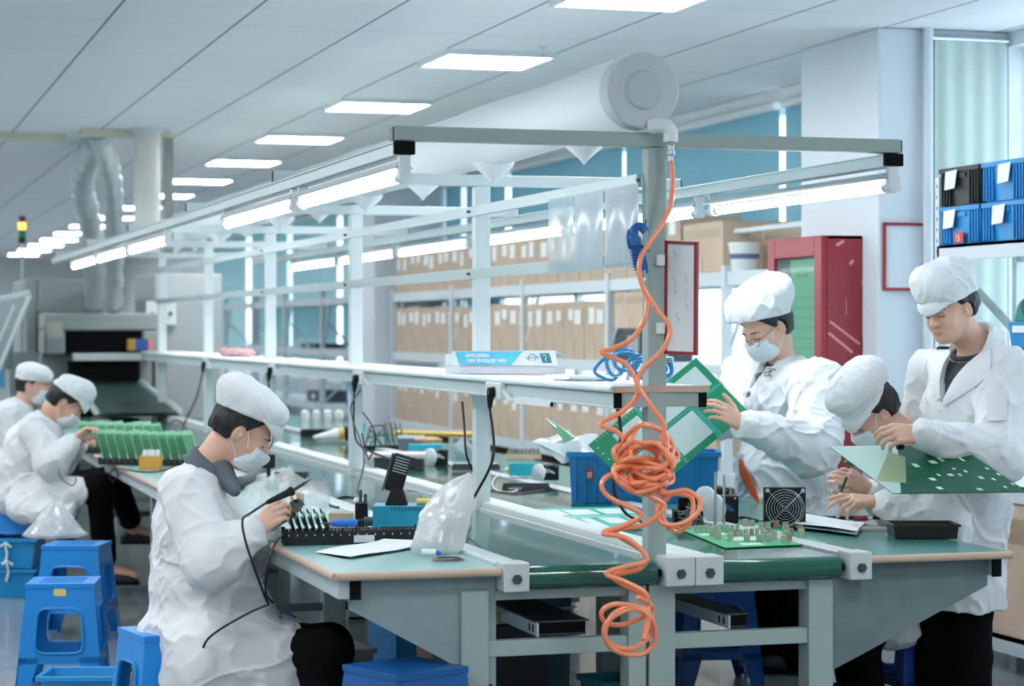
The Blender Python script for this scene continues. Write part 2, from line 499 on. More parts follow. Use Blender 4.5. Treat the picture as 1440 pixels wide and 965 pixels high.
BAG = film('clear plastic bag', (235, 242, 243), clear=0.45, rough=0.15, white=(250, 252, 253), bump=0.4, bscale=9)
CLEARF = film('clear document film', (236, 243, 246), clear=0.6, rough=0.1, white=(236, 243, 246), gloss=0.15)
INK = mat('grey ink', (112, 122, 130), 0.7)

# ================================================================ shell of the hall
def ceiling_mat():
    m = mat('ceiling tile', (192, 205, 212), 0.85); nt = m.node_tree; L = nt.links; b = nt.nodes['Principled BSDF']
    tc = nt.nodes.new('ShaderNodeTexCoord'); sp = nt.nodes.new('ShaderNodeSeparateXYZ'); L.new(tc.outputs['Object'], sp.inputs[0])
    def line(out, off, per, wd):
        a = nt.nodes.new('ShaderNodeMath'); a.operation = 'ADD'; L.new(out, a.inputs[0]); a.inputs[1].default_value = off + 100 * per
        d = nt.nodes.new('ShaderNodeMath'); d.operation = 'MODULO'; L.new(a.outputs[0], d.inputs[0]); d.inputs[1].default_value = per
        c = nt.nodes.new('ShaderNodeMath'); c.operation = 'LESS_THAN'; L.new(d.outputs[0], c.inputs[0]); c.inputs[1].default_value = wd
        return c
    lx = line(sp.outputs['X'], 0.152, 0.6, 0.014); ly = line(sp.outputs['Y'], -0.1, 1.2, 0.010)
    y2 = line(sp.outputs['Y'], 0.5, 1.2, 0.006)
    k = nt.nodes.new('ShaderNodeMath'); k.operation = 'MULTIPLY'; L.new(y2.outputs[0], k.inputs[0]); k.inputs[1].default_value = 0.25
    k1 = nt.nodes.new('ShaderNodeMath'); k1.operation = 'MULTIPLY'; L.new(ly.outputs[0], k1.inputs[0]); k1.inputs[1].default_value = 0.45
    mx = nt.nodes.new('ShaderNodeMath'); mx.operation = 'MAXIMUM'; L.new(lx.outputs[0], mx.inputs[0]); L.new(k1.outputs[0], mx.inputs[1])
    m2 = nt.nodes.new('ShaderNodeMath'); m2.operation = 'MAXIMUM'; L.new(mx.outputs[0], m2.inputs[0]); L.new(k.outputs[0], m2.inputs[1])
    n = nt.nodes.new('ShaderNodeTexNoise'); n.inputs['Scale'].default_value = 0.7; L.new(tc.outputs['Object'], n.inputs['Vector'])
    cm = nt.nodes.new('ShaderNodeMix'); cm.data_type = 'RGBA'; cm.inputs['A'].default_value = C(228, 232, 237); cm.inputs['B'].default_value = C(234, 237, 241); L.new(n.outputs['Fac'], cm.inputs['Factor'])
    c2 = nt.nodes.new('ShaderNodeMix'); c2.data_type = 'RGBA'; L.new(cm.outputs['Result'], c2.inputs['A']); c2.inputs['B'].default_value = C(136, 147, 155); L.new(m2.outputs[0], c2.inputs['Factor'])
    L.new(c2.outputs['Result'], b.inputs['Base Color'])
    return m
CEIL = ceiling_mat()
WALL = mat('painted wall', (226, 232, 235), 0.75, noise=0.02, nscale=1.5)
FLOOR = mat('grey green epoxy floor', (132, 144, 148), 0.20, noise=0.14, nscale=1.2, spec=0.5, coat=0.25)
X0, X1, Y0, Y1, ZC = -9.0, 2.92, -10.0, 40.0, 2.95
struct(MB().box((X0, Y0, -0.15), (X1 + 0.3, Y1, 0)).build('floor', FLOOR, origin=(0, 0, 0)))
struct(MB().box((X0, Y0, ZC), (X1 + 0.3, Y1, ZC + 0.15)).build('ceiling', CEIL, origin=(0, 0, 0)))
struct(MB().box((X0 - 0.15, Y0, 0), (X0, Y1, ZC)).build('wall_left', WALL))
struct(MB().box((X0 - 0.15, Y1, 0), (X1 + 0.3, Y1 + 0.15, ZC)).build('wall_back', WALL))
struct(MB().box((X0 - 0.15, Y0 - 0.15, 0), (X1 + 0.3, Y0, ZC)).build('wall_front', WALL))
wr = MB()
wr.box((X1, Y0, 0), (X1 + 0.25, Y1, 0.9)); wr.box((X1, Y0, 2.88), (X1 + 0.25, Y1, ZC))
for a, b in ((Y0, -1.0), (2.87, 3.77), (13.4, 14.2), (28.0, Y1)): wr.box((X1, a, 0.9), (X1 + 0.25, b, 2.88))
struct(wr.build('wall_right', WALL))
PIL = mat('white painted pillar', (206, 217, 224), 0.6)
struct(MB().box((2.22, 2.87, 0), (2.92, 3.77, ZC)).build('trim_1', PIL, bevel=0.012))
struct(MB().box((2.22, 13.4, 0), (2.92, 14.2, ZC)).build('trim_2', PIL, bevel=0.012))
# windows: white frames, clear panes, daylight beyond
GLASS = film('window glass', (240, 248, 252), clear=0.96, rough=0.02, gloss=0.02)
wf = mat('white window frame', (232, 238, 240), 0.4)
for i, (a, b) in enumerate(((-1.0, 2.87), (3.77, 8.6), (8.6, 13.4), (14.2, 18.1), (18.1, 23.0), (23.0, 28.0))):
    m = MB(); X = X1 + 0.1
    m.box((X, a, 0.9), (X + 0.06, b, 0.96)); m.box((X, a, 2.82), (X + 0.06, b, 2.88))
    n = max(1, round((b - a) / 1.25))
    for k in range(n + 1):
        y = a + (b - a) * k / n; m.box((X, max(a, y - 0.03), 0.96), (X + 0.06, min(b, y + 0.03), 2.82))
    fr = struct(m.build('window_%d' % (i + 1), wf))
    MB().box((X + 0.025, a, 0.96), (X + 0.031, b, 2.82)).build('pane', GLASS, fr)
# blue blinds in front of the windows, daylight in the gaps
BLIND = mat('blue roller blind', (146, 190, 202), 0.8, noise=0.05, nscale=2)
bn = BLIND.node_tree
tl = bn.nodes.new('ShaderNodeBsdfTranslucent'); tl.inputs['Color'].default_value = C(150, 195, 208)
ms = bn.nodes.new('ShaderNodeMixShader'); ms.inputs[0].default_value = 0.35
bn.links.new(bn.nodes['Principled BSDF'].outputs[0], ms.inputs[1]); bn.links.new(tl.outputs[0], ms.inputs[2]); bn.links.new(ms.outputs[0], bn.nodes['Material Output'].inputs[0])
BLIND2 = BLIND.copy(); BLIND2.name = 'pale teal blind'
for n_ in BLIND2.node_tree.nodes:
    if n_.type == 'MIX': n_.inputs['A'].default_value = C(172, 204, 208); n_.inputs['B'].default_value = C(184, 212, 214)
    if n_.type == 'BSDF_TRANSLUCENT': n_.inputs['Color'].default_value = C(176, 210, 214)
blinds = [(3.80, 5.50, 2.02), (5.60, 8.35, 2.02), (8.42, 11.22, 1.9), (11.40, 12.66, 1.2), (12.82, 13.38, 1.2), (14.25, 17.85, 1.15), (18.15, 20.85, 1.15), (21.15, 23.8, 1.15), (24.15, 27.9, 1.15)]
ORD = ['first', 'second', 'third', 'fourth', 'fifth', 'sixth', 'seventh', 'eighth', 'ninth', 'tenth', 'eleventh', 'twelfth', 'thirteenth', 'fourteenth', 'fifteenth', 'sixteenth', 'seventeenth', 'eighteenth', 'nineteenth', 'twentieth']
for i, (a, b, z) in enumerate(blinds):
    t = thing('roller_blind', 'blue roller blind on the window wall, %s along from the red cabinet pillar' % ORD[i], 'blind', (X1 - 0.02, (a + b) / 2, z), group='blue blinds on the window wall')
    rows = [[(X1 - 0.012 - 0.006 * math.sin((y - a) * 9), y, zz) for y in np.linspace(a, b, 24)] for zz in np.linspace(z, 2.84, 6)]
    MB().grid(rows, th=0.003).build('fabric', BLIND if i < 5 else BLIND2, t)
    MB().cyl((X1 - 0.03, a, 2.86), (X1 - 0.03, b, 2.86), 0.028).build('roller', wf, t)
    MB().box((X1 - 0.025, a, z - 0.02), (X1 - 0.008, b, z)).build('bottom_rail', wf, t)
# ceiling light panels
PANEL = emat('light panel diffuser', (250, 250, 252), 15)
def panel(x, y, label):
    t = thing('ceiling_light', label, 'ceiling light', (x, y, ZC - 0.03), group='ceiling light panels')
    m = MB(); h = 0.3
    for lo, hi in (((-h, -h, 0.0), (h, -h + 0.02, 0.03)), ((-h, h - 0.02, 0.0), (h, h, 0.03)), ((-h, -h + 0.02, 0.0), (-h + 0.02, h - 0.02, 0.03)), ((h - 0.02, -h + 0.02, 0.0), (h, h - 0.02, 0.03))): m.box(lo, hi)
    m.build('frame', WHITE, t, local=True)
    MB().box((-h + 0.02, -h + 0.02, 0.006), (h - 0.02, h - 0.02, 0.026)).build('diffuser', PANEL, t, local=True)
    return t
lights = [2.22, 4.55, 7.07, 9.6, 12.05] + [14.5 + 2.43 * k for k in range(10)]
for k, y in enumerate(lights):
    panel(0.748, y, 'square ceiling light panel above the line, %s in its row counted from the camera' % ORD[k])
for x in (-2.85, -5.25):
    for y in [-7.3 + 2.43 * k for k in range(19)]:
        o = panel(x, y, 'square ceiling light panel outside the view, in a row off to one side')
for y in (-7.3, -4.87, -2.44): panel(0.748, y, 'square ceiling light panel outside the view, behind the camera end of the row')
sp = thing('sprinkler_head', 'small white sprinkler head hanging from ceiling beside the brightest light panel', 'sprinkler', pt(764, 66, Z=ZC - 0.001))
q = sp.location
MB().lathe(q, (0, 0, -1), [(0, 0.03), (0.004, 0.03), (0.008, 0.012), (0.035, 0.008)]).build('body', WHITE, sp)
MB().lathe(q + Vector((0, 0, -0.035)), (0, 0, -1), [(0, 0.004), (0.012, 0.004), (0.013, 0.014), (0.016, 0.014)]).build('deflector', STEEL, sp)
# soffit beam with glazed partition posts far behind
BEAMY = mat('cream soffit edge', (214, 214, 196), 0.6)
a = pt(115, 176, D=15.9); b = pt(250, 176, D=15.75)
struct(MB().box((a.x, a.y, ZC - 0.05), (b.x, a.y + 0.2, ZC - 0.001)).build('trim_3', BEAMY))
c = pt(-60, 187, D=16.3); d = pt(94, 187, D=16.3)
struct(MB().box((c.x, d.y, ZC - 0.05), (d.x, d.y + 0.2, ZC - 0.001)).build('trim_4', BEAMY))
p = pt(243, 240, D=15.9)
struct(MB().box((p.x - 0.03, a.y + 0.02, 2.06), (p.x + 0.035, a.y + 0.08, ZC - 0.05)).build('trim_5', mat('dull steel post', (150, 160, 156), 0.5)))
# ================================================================ assembly line
YN, YF = -0.12, 11.95           # near and far end of the line
ZT = 0.752                      # table tops and belts
def aframe(y):
    return None
# --- overhead gantry: posts, cross arms, light rails (one welded and bolted frame)
g = thing('assembly_line', 'white steel framework of the line with posts, cross arms, conveyor rails and grey legs', 'frame', (0, 0, 0))
PY = [0.0, 2.04, 4.39, 6.77, 9.20, 11.64]
for k, y in enumerate(PY):
    MB().box((-0.032, y - 0.03, 0.02), (0.032, y + 0.03, 2.09 if k else 2.09)).build('post', FRAME if k == 0 else WHITE, g, bevel=0.004)
    x = 0.875
    ar = MB().box((-x, y - 0.025, 2.092), (x, y + 0.025, 2.138)).build('cross_arm', FRAME if k == 0 else WHITE, g, bevel=0.003)
    for q in (-x - 0.006, x): MB().box((q, y - 0.022, 2.095), (q + 0.006, y + 0.022, 2.135)).build('end_cap', DSTEEL, ar)
    MB().box((-0.05, y - 0.04, 0.0), (0.05, y + 0.04, 0.02)).build('foot_plate', FRAME, g)
for sx in (-1, 1):
    xa = 0.845 * sx
    m = MB().box((xa - 0.028, -0.02, 2.046), (xa + 0.028, YF, 2.09)).box((xa - 0.034, -0.02, 2.083), (xa + 0.034, YF, 2.09))
    r = m.build('light_rail', ALU, g, bevel=0.002)
    MB().box((xa - 0.034, -0.034, 2.048), (xa + 0.034, -0.02, 2.089)).build('rail_cap', BLACKM, r)
for z in (1.965, 1.708):
    r = MB().box((-0.05, 0.03, z), (-0.032, YF - 0.3, z + 0.042)).build('cross_rail', ALU, g, bevel=0.002)
    for y in PY:
        MB().cyl((-0.05, y + 0.0, z + 0.02), (-0.062, y + 0.0, z + 0.02), 0.006, n=8).build('bolt', DSTEEL, r)
# --- tube lights under the light rails
TUBE = emat('fluorescent tube', (246, 250, 254), 9.5)
def tube_light(x, y, label):
    t = thing('tube_light', label, 'tube light', (x, y, 1.96), group='tube lights under the light rails')
    L = 1.66
    MB().box((-0.02, 0.02, 0.046), (0.02, L, 0.066)).prism([(-0.03, 0.02, 0.044), (0.03, 0.02, 0.044), (0.022, 0.02, 0.052), (-0.022, 0.02, 0.052)], (0, L - 0.02, 0))  .build('housing', mat('lamp housing', (176, 188, 192), 0.45), t, local=True)
    for y0 in (0.04, L - 0.02):
        e = MB().cyl((0, y0 - 0.045, 0.018), (0, y0, 0.018), 0.021, n=18).box((-0.018, y0 - 0.035, 0.018), (0.018, y0 - 0.008, 0.085)).build('lamp_holder', WPLAST, t, local=True)
    MB().cyl((0, 0.04, 0.018), (0, L - 0.065, 0.018), 0.0165, n=14).build('tube', TUBE, t, local=True)
    for y0 in (0.06, L - 0.09):
        MB().cyl((0, y0 - 0.02, 0.018), (0, y0 + 0.012, 0.018), 0.0175, n=14).build('ferrule', STEEL, t, local=True)
    return t
for k in range(6):
    if k in (2,): continue
    y = [-0.04, 1.70, 0, 5.24, 7.0, 8.76][k]
    tube_light(-0.845, y, 'fluorescent tube light under the left rail, %s from the near end' % ORD[k if k < 2 else k - 1])
for k in range(6):
    tube_light(0.845, -0.04 + 1.75 * k, 'fluorescent tube light under the right rail, %s from the near end' % ORD[k])
# --- upper shelf with power outlets
s = thing('upper_shelf', 'long narrow white shelf with beige front edge running between the gantry posts', 'shelf', (0.0, 0, 1.25))
SX0, SX1 = -0.155, 0.175
MB().box((SX0, -0.03, 1.295), (SX1, YF - 0.2, 1.315)).build('board', mat('white laminate', (230, 236, 238), 0.4), s)
MB().box((SX0, -0.034, 1.295), (SX1, -0.03, 1.316)).box((SX1, -0.034, 1.295), (SX1 + 0.004, YF - 0.2, 1.316)).build('edging', EDGE, s)
MB().cyl((SX0, -0.03, 1.305), (SX0, YF - 0.2, 1.305), 0.0105, n=12).build('nosing', WHITE, s)
for x in (SX0 + 0.012, SX1 - 0.03):
    MB().box((x, -0.02, 1.242), (x + 0.03, YF - 0.2, 1.292)).box((x - 0.004, -0.018, 1.242), (x + 0.034, YF - 0.2, 1.250)).build('side_rail', ALU, s, bevel=0.002)
MB().box((SX0 + 0.03, -0.026, 1.247), (SX1 - 0.02, 0.02, 1.294)).build('end_rail', FRAME, s)
for x in (SX0 + 0.006, SX1 - 0.03):
    MB().box((x, -0.032, 1.245), (x + 0.026, -0.024, 1.293)).build('rail_cap', BLACKM, s)
OY = [1.30, 3.62, 5.85, 8.30]
outs = []
for y in OY:
    o = MB().box((SX0 - 0.012, y - 0.1, 1.235), (SX0 + 0.012, y + 0.1, 1.298)).build('outlet', WPLAST, s, bevel=0.003)
    MB().prism([(SX0 - 0.013, y - 0.12, 1.272), (SX0 - 0.013, y - 0.14, 1.272), (SX0 - 0.013, y - 0.24, 1.236), (SX0 - 0.013, y - 0.2, 1.236)], (0.012, 0, 0)).build('switch', WPLAST, o)
MB().box((SX0 + 0.0, 0.62, 1.226), (SX0 + 0.02, 1.12, 1.245)).box((SX0 - 0.003, 0.62, 1.228), (SX0 + 0.01, 0.70, 1.243)).build('cable_clip', WPLAST, s)

# --- tables left and right
def side_table(x0, x1, outer, name_label, top_mat):
    t = thing('work_table', name_label, 'table', ((x0 + x1) / 2, 0, 0))
    MB().box((x0, YN, ZT - 0.025), (x1, YF, ZT)).build('table_top', top_mat, t)
    e = MB()
    e.cyl((x0, YN, ZT - 0.0125), (x1, YN, ZT - 0.0125), 0.0130, n=12)
    xo = x0 if outer < 0 else x1
    e.cyl((xo, YN, ZT - 0.0125), (xo, YF, ZT - 0.0125), 0.0130, n=12)
    e.build('edging', EDGE, t)
    xi = x1 if outer < 0 else x0
    xr = xo - outer * 0.055
    MB().box((min(xr, xr + outer * 0.04), YN + 0.03, ZT - 0.085), (max(xr, xr + outer * 0.04), YF, ZT - 0.027)).build('side_rail', ALU if outer < 0 else FRAME, t, bevel=0.003)
    MB().box((xr - 0.004 if outer < 0 else xr - 0.0, YN + 0.02, ZT - 0.087), (xr + 0.03 if outer < 0 else xr + 0.03, YN + 0.032, ZT - 0.027)).build('rail_cap', BLACKM, t)
    for k, y in enumerate(PY):
        # cantilever gusset plate
        if k == 0:
            a, b = (xi if outer < 0 else 0.603, xr)
            MB().prism([(a, y - 0.06, ZT - 0.03), (a, y - 0.06, 0.37), (a - (a - b) * 0.16, y - 0.06, 0.41), (b, y - 0.06, ZT - 0.12), (b, y - 0.06, ZT - 0.03)], (0, 0.012, 0)).build('gusset', mat('grey gusset plate', (140, 158, 160), 0.5, noise=0.04, nscale=20) if outer < 0 else mat('dark gusset plate', (108, 126, 130), 0.5, noise=0.08, nscale=12), t)
        if k:
            MB().box((xr - 0.02, y - 0.03, 0.05), (xr + 0.03, y + 0.03, ZT - 0.03)).build('leg', mat('mid grey leg', (128, 144, 148), 0.5), t)
            MB().lathe((xr + 0.005, y, 0.05), (0, 0, -1), [(0, 0.01), (0.025, 0.01), (0.03, 0.02), (0.05, 0.025)], n=12).build('foot', STEEL, t)
            MB().box((min(xr, xi), y - 0.015, 0.36), (max(xr, xi), y + 0.015, 0.39)).build('stretcher', mat('dark grey rail', (92, 106, 110), 0.5), t)
    return t
XL0, XL1 = -1.085, -0.555
XR0, XR1 = 0.712, 1.235
side_table(XL0, XL1, -1, 'long left work table with teal top and beige edge', TEALTOP)
side_table(XR0, XR1, 1, 'long right work table with dark teal top and wooden edge', mat('dark teal esd mat', (78, 142, 138), 0.25, noise=0.05, nscale=3))
# --- conveyors
LB0, LB1 = -0.470, -0.012
RB0, RB1 = 0.185, 0.632
def conveyor(x0, x1, label):
    t = thing('belt_conveyor', label, 'conveyor', ((x0 + x1) / 2, 0, 0))
    r = 0.036; zc = ZT - r; yb = YN + 0.03
    prof = []
    for k in range(13):
        a = PI / 2 + PI * k / 12; prof.append((yb + r * math.cos(a), zc + r * math.sin(a)))
    for k in range(13):
        a = -PI / 2 + PI * k / 12; prof.append((YF - 0.06 + r * math.cos(a), zc + r * math.sin(a)))
    m = MB(); n = len(prof)
    vs = [(x0 + 0.006, y, z) for y, z in prof] + [(x1 - 0.022, y, z) for y, z in prof]
    m.add(vs, [(k, (k + 1) % n, n + (k + 1) % n, n + k) for k in range(n)], True); m.add(vs, [tuple(range(n)), tuple(range(2 * n - 1, n - 1, -1))])
    m.build('belt', BELT, t)
    MB().cyl((x0 - 0.02, yb, zc), (x1 + 0.02, yb, zc), 0.012, n=12).build('roller_shaft', BLACKM, t)
    return t
conveyor(LB0, LB1, 'dark green belt conveyor on the left half of the line')
conveyor(RB0, RB1, 'dark green belt conveyor on the right half of the line')
# --- rails beside the belts with bearing blocks at the near end
rl = g
RAILM = mat('pale rail', (210, 220, 222), 0.35, 0.1)
for x0, x1, h in ((XL1 + 0.002, LB0, 0.010), (LB1, 0.086, 0.012), (0.088, RB0, 0.012), (RB1, XR0 - 0.002, 0.010)):
    MB().box((x0, YN + 0.06, ZT - 0.075), (x1, YF, ZT + h)).build('rail', RAILM, rl, bevel=0.004)
    b = MB().box((x0, YN - 0.025, ZT - 0.075), (x1, YN + 0.075, ZT + h + 0.006)).build('bearing_block', mat('bearing block', (200, 210, 212), 0.4), rl, bevel=0.004)
    cx = (x0 + x1) / 2
    MB().cyl((cx, YN - 0.025, ZT - 0.035), (cx, YN - 0.034, ZT - 0.035), 0.0165, n=6, smooth=False).cyl((cx, YN - 0.034, ZT - 0.035), (cx, YN - 0.037, ZT - 0.035), 0.012, n=14).build('bolt', DSTEEL, b)
# upper ridge on the centre rails
MB().box((-0.006, 0.04, ZT + 0.012), (0.03, YF, ZT + 0.035)).build('rail_ridge', RAILM, rl, bevel=0.003)
for k, y in enumerate(PY):
    xs = ((-0.672, -0.582), (-0.115, -0.055), (-0.045, 0.045), (0.515, 0.602))
    for j, (a, b) in enumerate(xs):
        if k and j in (1, ): continue
        MB().box((a, y - 0.075 if k == 0 else y - 0.04, 0.0), (b, y + 0.01 if k == 0 else y + 0.04, ZT - 0.076)).build('leg', FRAME, rl, bevel=0.003)
    MB().box((-0.582, y - 0.065, 0.465), (-0.115, y - 0.02, 0.515)).box((0.045, y - 0.065, 0.465), (0.515, y - 0.02, 0.515)).build('crossbar', FRAME, rl, bevel=0.003)
    MB().box((-0.582, y - 0.05, ZT - 0.11), (-0.115, y - 0.03, ZT - 0.08)).box((0.045, y - 0.05, ZT - 0.11), (0.515, y - 0.03, ZT - 0.08)).build('crossbar', FRAME, rl)
# --- cable trays under the belts
for x, wd, lab in ((-0.405, 0.17, 'white metal cable tray under the left belt, its black open end near the crossbar'), (0.255, 0.07, 'white metal cable tray under the right belt, its black open end near the crossbar')):
    t = thing('cable_tray', lab, 'cable tray', (x, 1.0, 0.516), group='cable trays under the belts')
    MB().box((x, -0.015, 0.516), (x + 0.006, YF - 0.5, 0.558)).build('side_plate', mat('bluish white sheet metal', (196, 212, 226), 0.4), t)
    MB().box((x, 0.0, 0.558), (x + wd + 0.01, YF - 0.5, 0.563)).build('tray_lid', DSTEEL, t)
    MB().box((x + 0.006, 0.0, 0.516), (x + wd, YF - 0.5, 0.522)).build('tray_floor', DSTEEL, t)
    MB().box((x + 0.008, 0.004, 0.523), (x + wd, 0.02, 0.557)).build('end_plate', BLACKM, t)
    for dy in (0.02, 0.06):
        MB().box((x - 0.001, dy, 0.526), (x, dy + 0.012, 0.549)).build('slot', BLACKM, t)
# --- fabric air duct over the line
DU = mat('white duct fabric', (232, 239, 243), 0.5, bump=0.15, bscale=4)
d = thing('air_duct', 'large round white air duct on top of the line frame, capped at its near end', 'duct', (-0.05, 0, 2.14))
DC = Vector((-0.055, -0.02, 2.272)); DR = 0.121
MB().lathe((DC.x, 0.03, DC.z), (0, 1, 0), [(y, DR + 0.003 * math.sin(y * 5)) for y in np.linspace(0, 11.7, 70)], n=40).build('duct_skin', DU, d)
MB().lathe((DC.x, -0.05, DC.z), (0, 1, 0), [(0.0, DR - 0.004), (0.004, DR + 0.002), (0.07, DR + 0.005), (0.09, DR + 0.001)], n=48).build('end_flange', mat('white moulded cap', (200, 210, 214), 0.5), d)
MB().lathe((DC.x, -0.062, DC.z), (0, 1, 0), [(0.0, 0.058), (0.004, 0.063), (0.02, 0.068)], n=40).build('end_disc', mat('cap disc', (190, 201, 205), 0.5), d)
for k in range(10):
    y = 0.55 + 1.12 * k
    MB().lathe((DC.x, y, DC.z - DR + 0.012), (0, 0, -1), [(0, 0.085), (0.02, 0.075), (0.075, 0.012), (0.088, 0.004)], n=18).build('nozzle', DU, d)
# ================================================================ storage rack along the window wall
RX0, RX1 = 2.36, 2.84
RACK = mat('white rack steel', (206, 218, 224), 0.45)
ups = [4.0, 5.17, 7.22, 9.16, 11.2, 13.3]
rk = thing('storage_rack', 'long white storage rack loaded with cardboard boxes along the window wall', 'rack', ((RX0 + RX1) / 2, 8.5, 0))
LV = [0.15, 0.66, 1.285, 1.83]
def rack(t, ups, LV, top, m=None):
    m = m or RACK
    for y in ups:
        for x in (RX0, RX1 - 0.05): MB().box((x, y - 0.03, 0), (x + 0.05, y + 0.03, top)).build('upright', m, t)
        q = MB()
        zs = np.arange(0.2, top - 0.35, 0.5)
        for i, z in enumerate(zs):
            a, b = (RX0 + 0.03, RX1 - 0.03) if i % 2 else (RX1 - 0.03, RX0 + 0.03)
            q.tube([(a, y, z), (b, y, z + 0.42)], 0.012, n=6)
        q.build('brace', m, t)
    for z in LV:
        for a, b in zip(ups[:-1], ups[1:]):
            MB().box((RX0 + 0.012, a + 0.03, z - 0.075), (RX0 + 0.045, b - 0.03, z)).box((RX1 - 0.045, a + 0.03, z - 0.075), (RX1 - 0.012, b - 0.03, z)).build('beam', m, t)
            MB().box((RX0 + 0.02, a + 0.03, z - 0.012), (RX1 - 0.02, b - 0.03, z + 0.004)).build('shelf_board', m, t)
            if z > 1.0:
                MB().tube([(RX0 + 0.028, b - 0.06, z - 0.42), (RX0 + 0.028, b - 0.36, z - 0.08)], 0.014, n=6).build('knee_brace', m, t)
rack(rk, ups, LV, 1.87)
rk2 = thing('storage_rack', 'nearly empty white storage rack beyond the far white pillar', 'rack', ((RX0 + RX1) / 2, 18, 0))
rack(rk2, [14.4, 16.5, 18.6, 20.7, 22.8], [0.15, 0.7, 1.285, 1.83], 2.0, mat('grey rack steel', (168, 184, 190), 0.5))
TAPE = mat('brown packing tape', (176, 156, 132), 0.3)
def carton(y0, y1, z0, h, label, d=0.42, x0=None, labels=2, m=None, group=None, dims=True):
    x0 = RX0 + 0.02 if x0 is None else x0
    yc = (y0 + y1) / 2
    t = thing('cardboard_box', label, 'box', (x0 + d / 2, yc, z0), group=group)
    b = MB(); b.box((x0, y0, z0), (x0 + d, y1, z0 + h)); b.build('carton', m or KRAFT, t, bevel=0.004)
    MB().box((x0 - 0.001, yc - 0.003, z0), (x0, yc + 0.003, z0 + h * 0.3)).build('flap_seam', mat('carton seam', (140, 116, 88), 0.8), t)
    MB().box((x0 - 0.0015, y0 + 0.03, z0 + h * 0.68), (x0, y1 - 0.03, z0 + h * 0.86)).build('tape', TAPE, t)
    W = y1 - y0
    for k in range(labels):
        c = y0 + W * ((0.27, 0.70)[k] + rng.uniform(-0.05, 0.05)); hw = rng.uniform(0.045, 0.075); zt = z0 + h * rng.uniform(0.84, 0.92); hh = rng.uniform(0.07, 0.12)
        MB().box((x0 - 0.0025, c - hw, zt - hh), (x0 - 0.0015, c + hw, zt)).build('paper_label', LBL, t)
    return t
def row(y0, y1, z, hr, where, n):
    ys = np.linspace(y0, y1, n + 1)
    for k in range(n):
        a, b = ys[k], ys[k + 1]
        carton(a + 0.006, b - 0.006, z + 0.005, hr * rng.uniform(0.97, 1.03), 'kraft carton on the %s, %s from the near end' % (where, ORD[k]), d=0.42 + rng.uniform(-0.02, 0.02), group='cartons on the storage rack')
for a, b, n, tag_ in ((7.3, 9.1, 4, 'bay'), (9.22, 11.15, 4, 'bay'), (11.26, 13.22, 4, 'bay')): pass
ysm = []
row(7.28, 13.2, LV[2], 0.40, 'middle rack shelf', 13)
row(5.9, 13.2, LV[3], 0.36, 'top rack shelf', 15)
row(5.3, 13.2, LV[1], 0.40, 'low rack shelf', 14)
row(4.1, 13.2, LV[0], 0.36, 'bottom rack shelf', 16)
k2 = mat('pinkish kraft cardboard', (206, 182, 160), 0.75, noise=0.05, nscale=4)
carton(4.2, 5.1, LV[3] + 0.005, 0.27, 'plain carton on the top rack shelf behind the white bucket', labels=0, m=k2, x0=2.58, d=0.24)
carton(5.22, 5.85, LV[3] + 0.005, 0.30, 'large plain carton on the top rack shelf above the red-edged document holder', labels=0, m=k2)
carton(6.5, 7.12, LV[2] + 0.22, 0.24, 'plain tan carton resting on the dark grey equipment case', labels=0, m=k2, d=0.34)
b = thing('equipment_case', 'small dark grey equipment case on the middle rack shelf under a tan carton', 'case', (RX0 + 0.2, 6.85, LV[2] + 0.005))
z = LV[2] + 0.005
MB().box((RX0 + 0.03, 6.6, z), (RX0 + 0.38, 7.12, z + 0.21)).build('body', mat('charcoal casing', (52, 64, 72), 0.5), b, bevel=0.01)
MB().box((RX0 + 0.026, 6.66, z + 0.06), (RX0 + 0.03, 6.88, z + 0.17)).build('panel', GREYP, b)
bk = thing('plastic_bucket', 'white plastic bucket with blue print band on the top rack shelf', 'bucket', (0, 0, 0))
p = pt(1047, 371, X=2.45); bk.location = p
MB().lathe((0, 0, 0), (0, 0, 1), [(0, 0.072), (0.005, 0.075), (0.15, 0.092), (0.152, 0.097), (0.165, 0.097), (0.166, 0.0)], n=30).build('pail', WPLAST, bk, local=True)
MB().lathe((0, 0, 0.07), (0, 0, 1), [(0, 0.0838), (0.03, 0.0873)], n=30).build('print_band', mat('blue print', (96, 110, 150), 0.5), bk, local=True)
bk.location = (p.x, p.y, LV[3] + 0.004)
# little rails of the nearest bay
struct(MB().box((2.45, 3.79, 2.06), (2.49, 5.3, 2.085)).build('trim_6', RACK))
# things on the far, emptier rack
for i, (y, z, h, ww, c, lab) in enumerate(((15.3, 1.29, 0.05, 0.5, (40, 52, 58), 'flat dark tray lying on the far rack, nearer of two'), (17.3, 1.29, 0.05, 0.8, (40, 52, 58), 'flat dark tray lying on the far rack, farther of two'),
        (14.85, 1.29, 0.30, 0.16, (34, 92, 170), 'upright blue folder box on the far rack next to the pillar'), (15.2, 0.705, 0.26, 0.3, (28, 104, 186), 'blue crate on the low shelf of the far rack'),
        (17.0, 0.705, 0.12, 0.7, (48, 58, 62), 'low dark case on the lower shelf of the far rack'))):
    t = thing('storage_tray', lab, 'tray', (RX0 + 0.2, y, z))
    m = mat('tray tone %d' % i, c, 0.5)
    MB().tray((RX0 + 0.03, y - ww / 2, z), (RX0 + 0.4, y + ww / 2, z + h), 0.012).build('body', m, t)
    MB().box((RX0 + 0.024, y - 0.05, z + h * 0.3), (RX0 + 0.03, y + 0.05, z + h * 0.7)).build('label_plate', LBL, t)
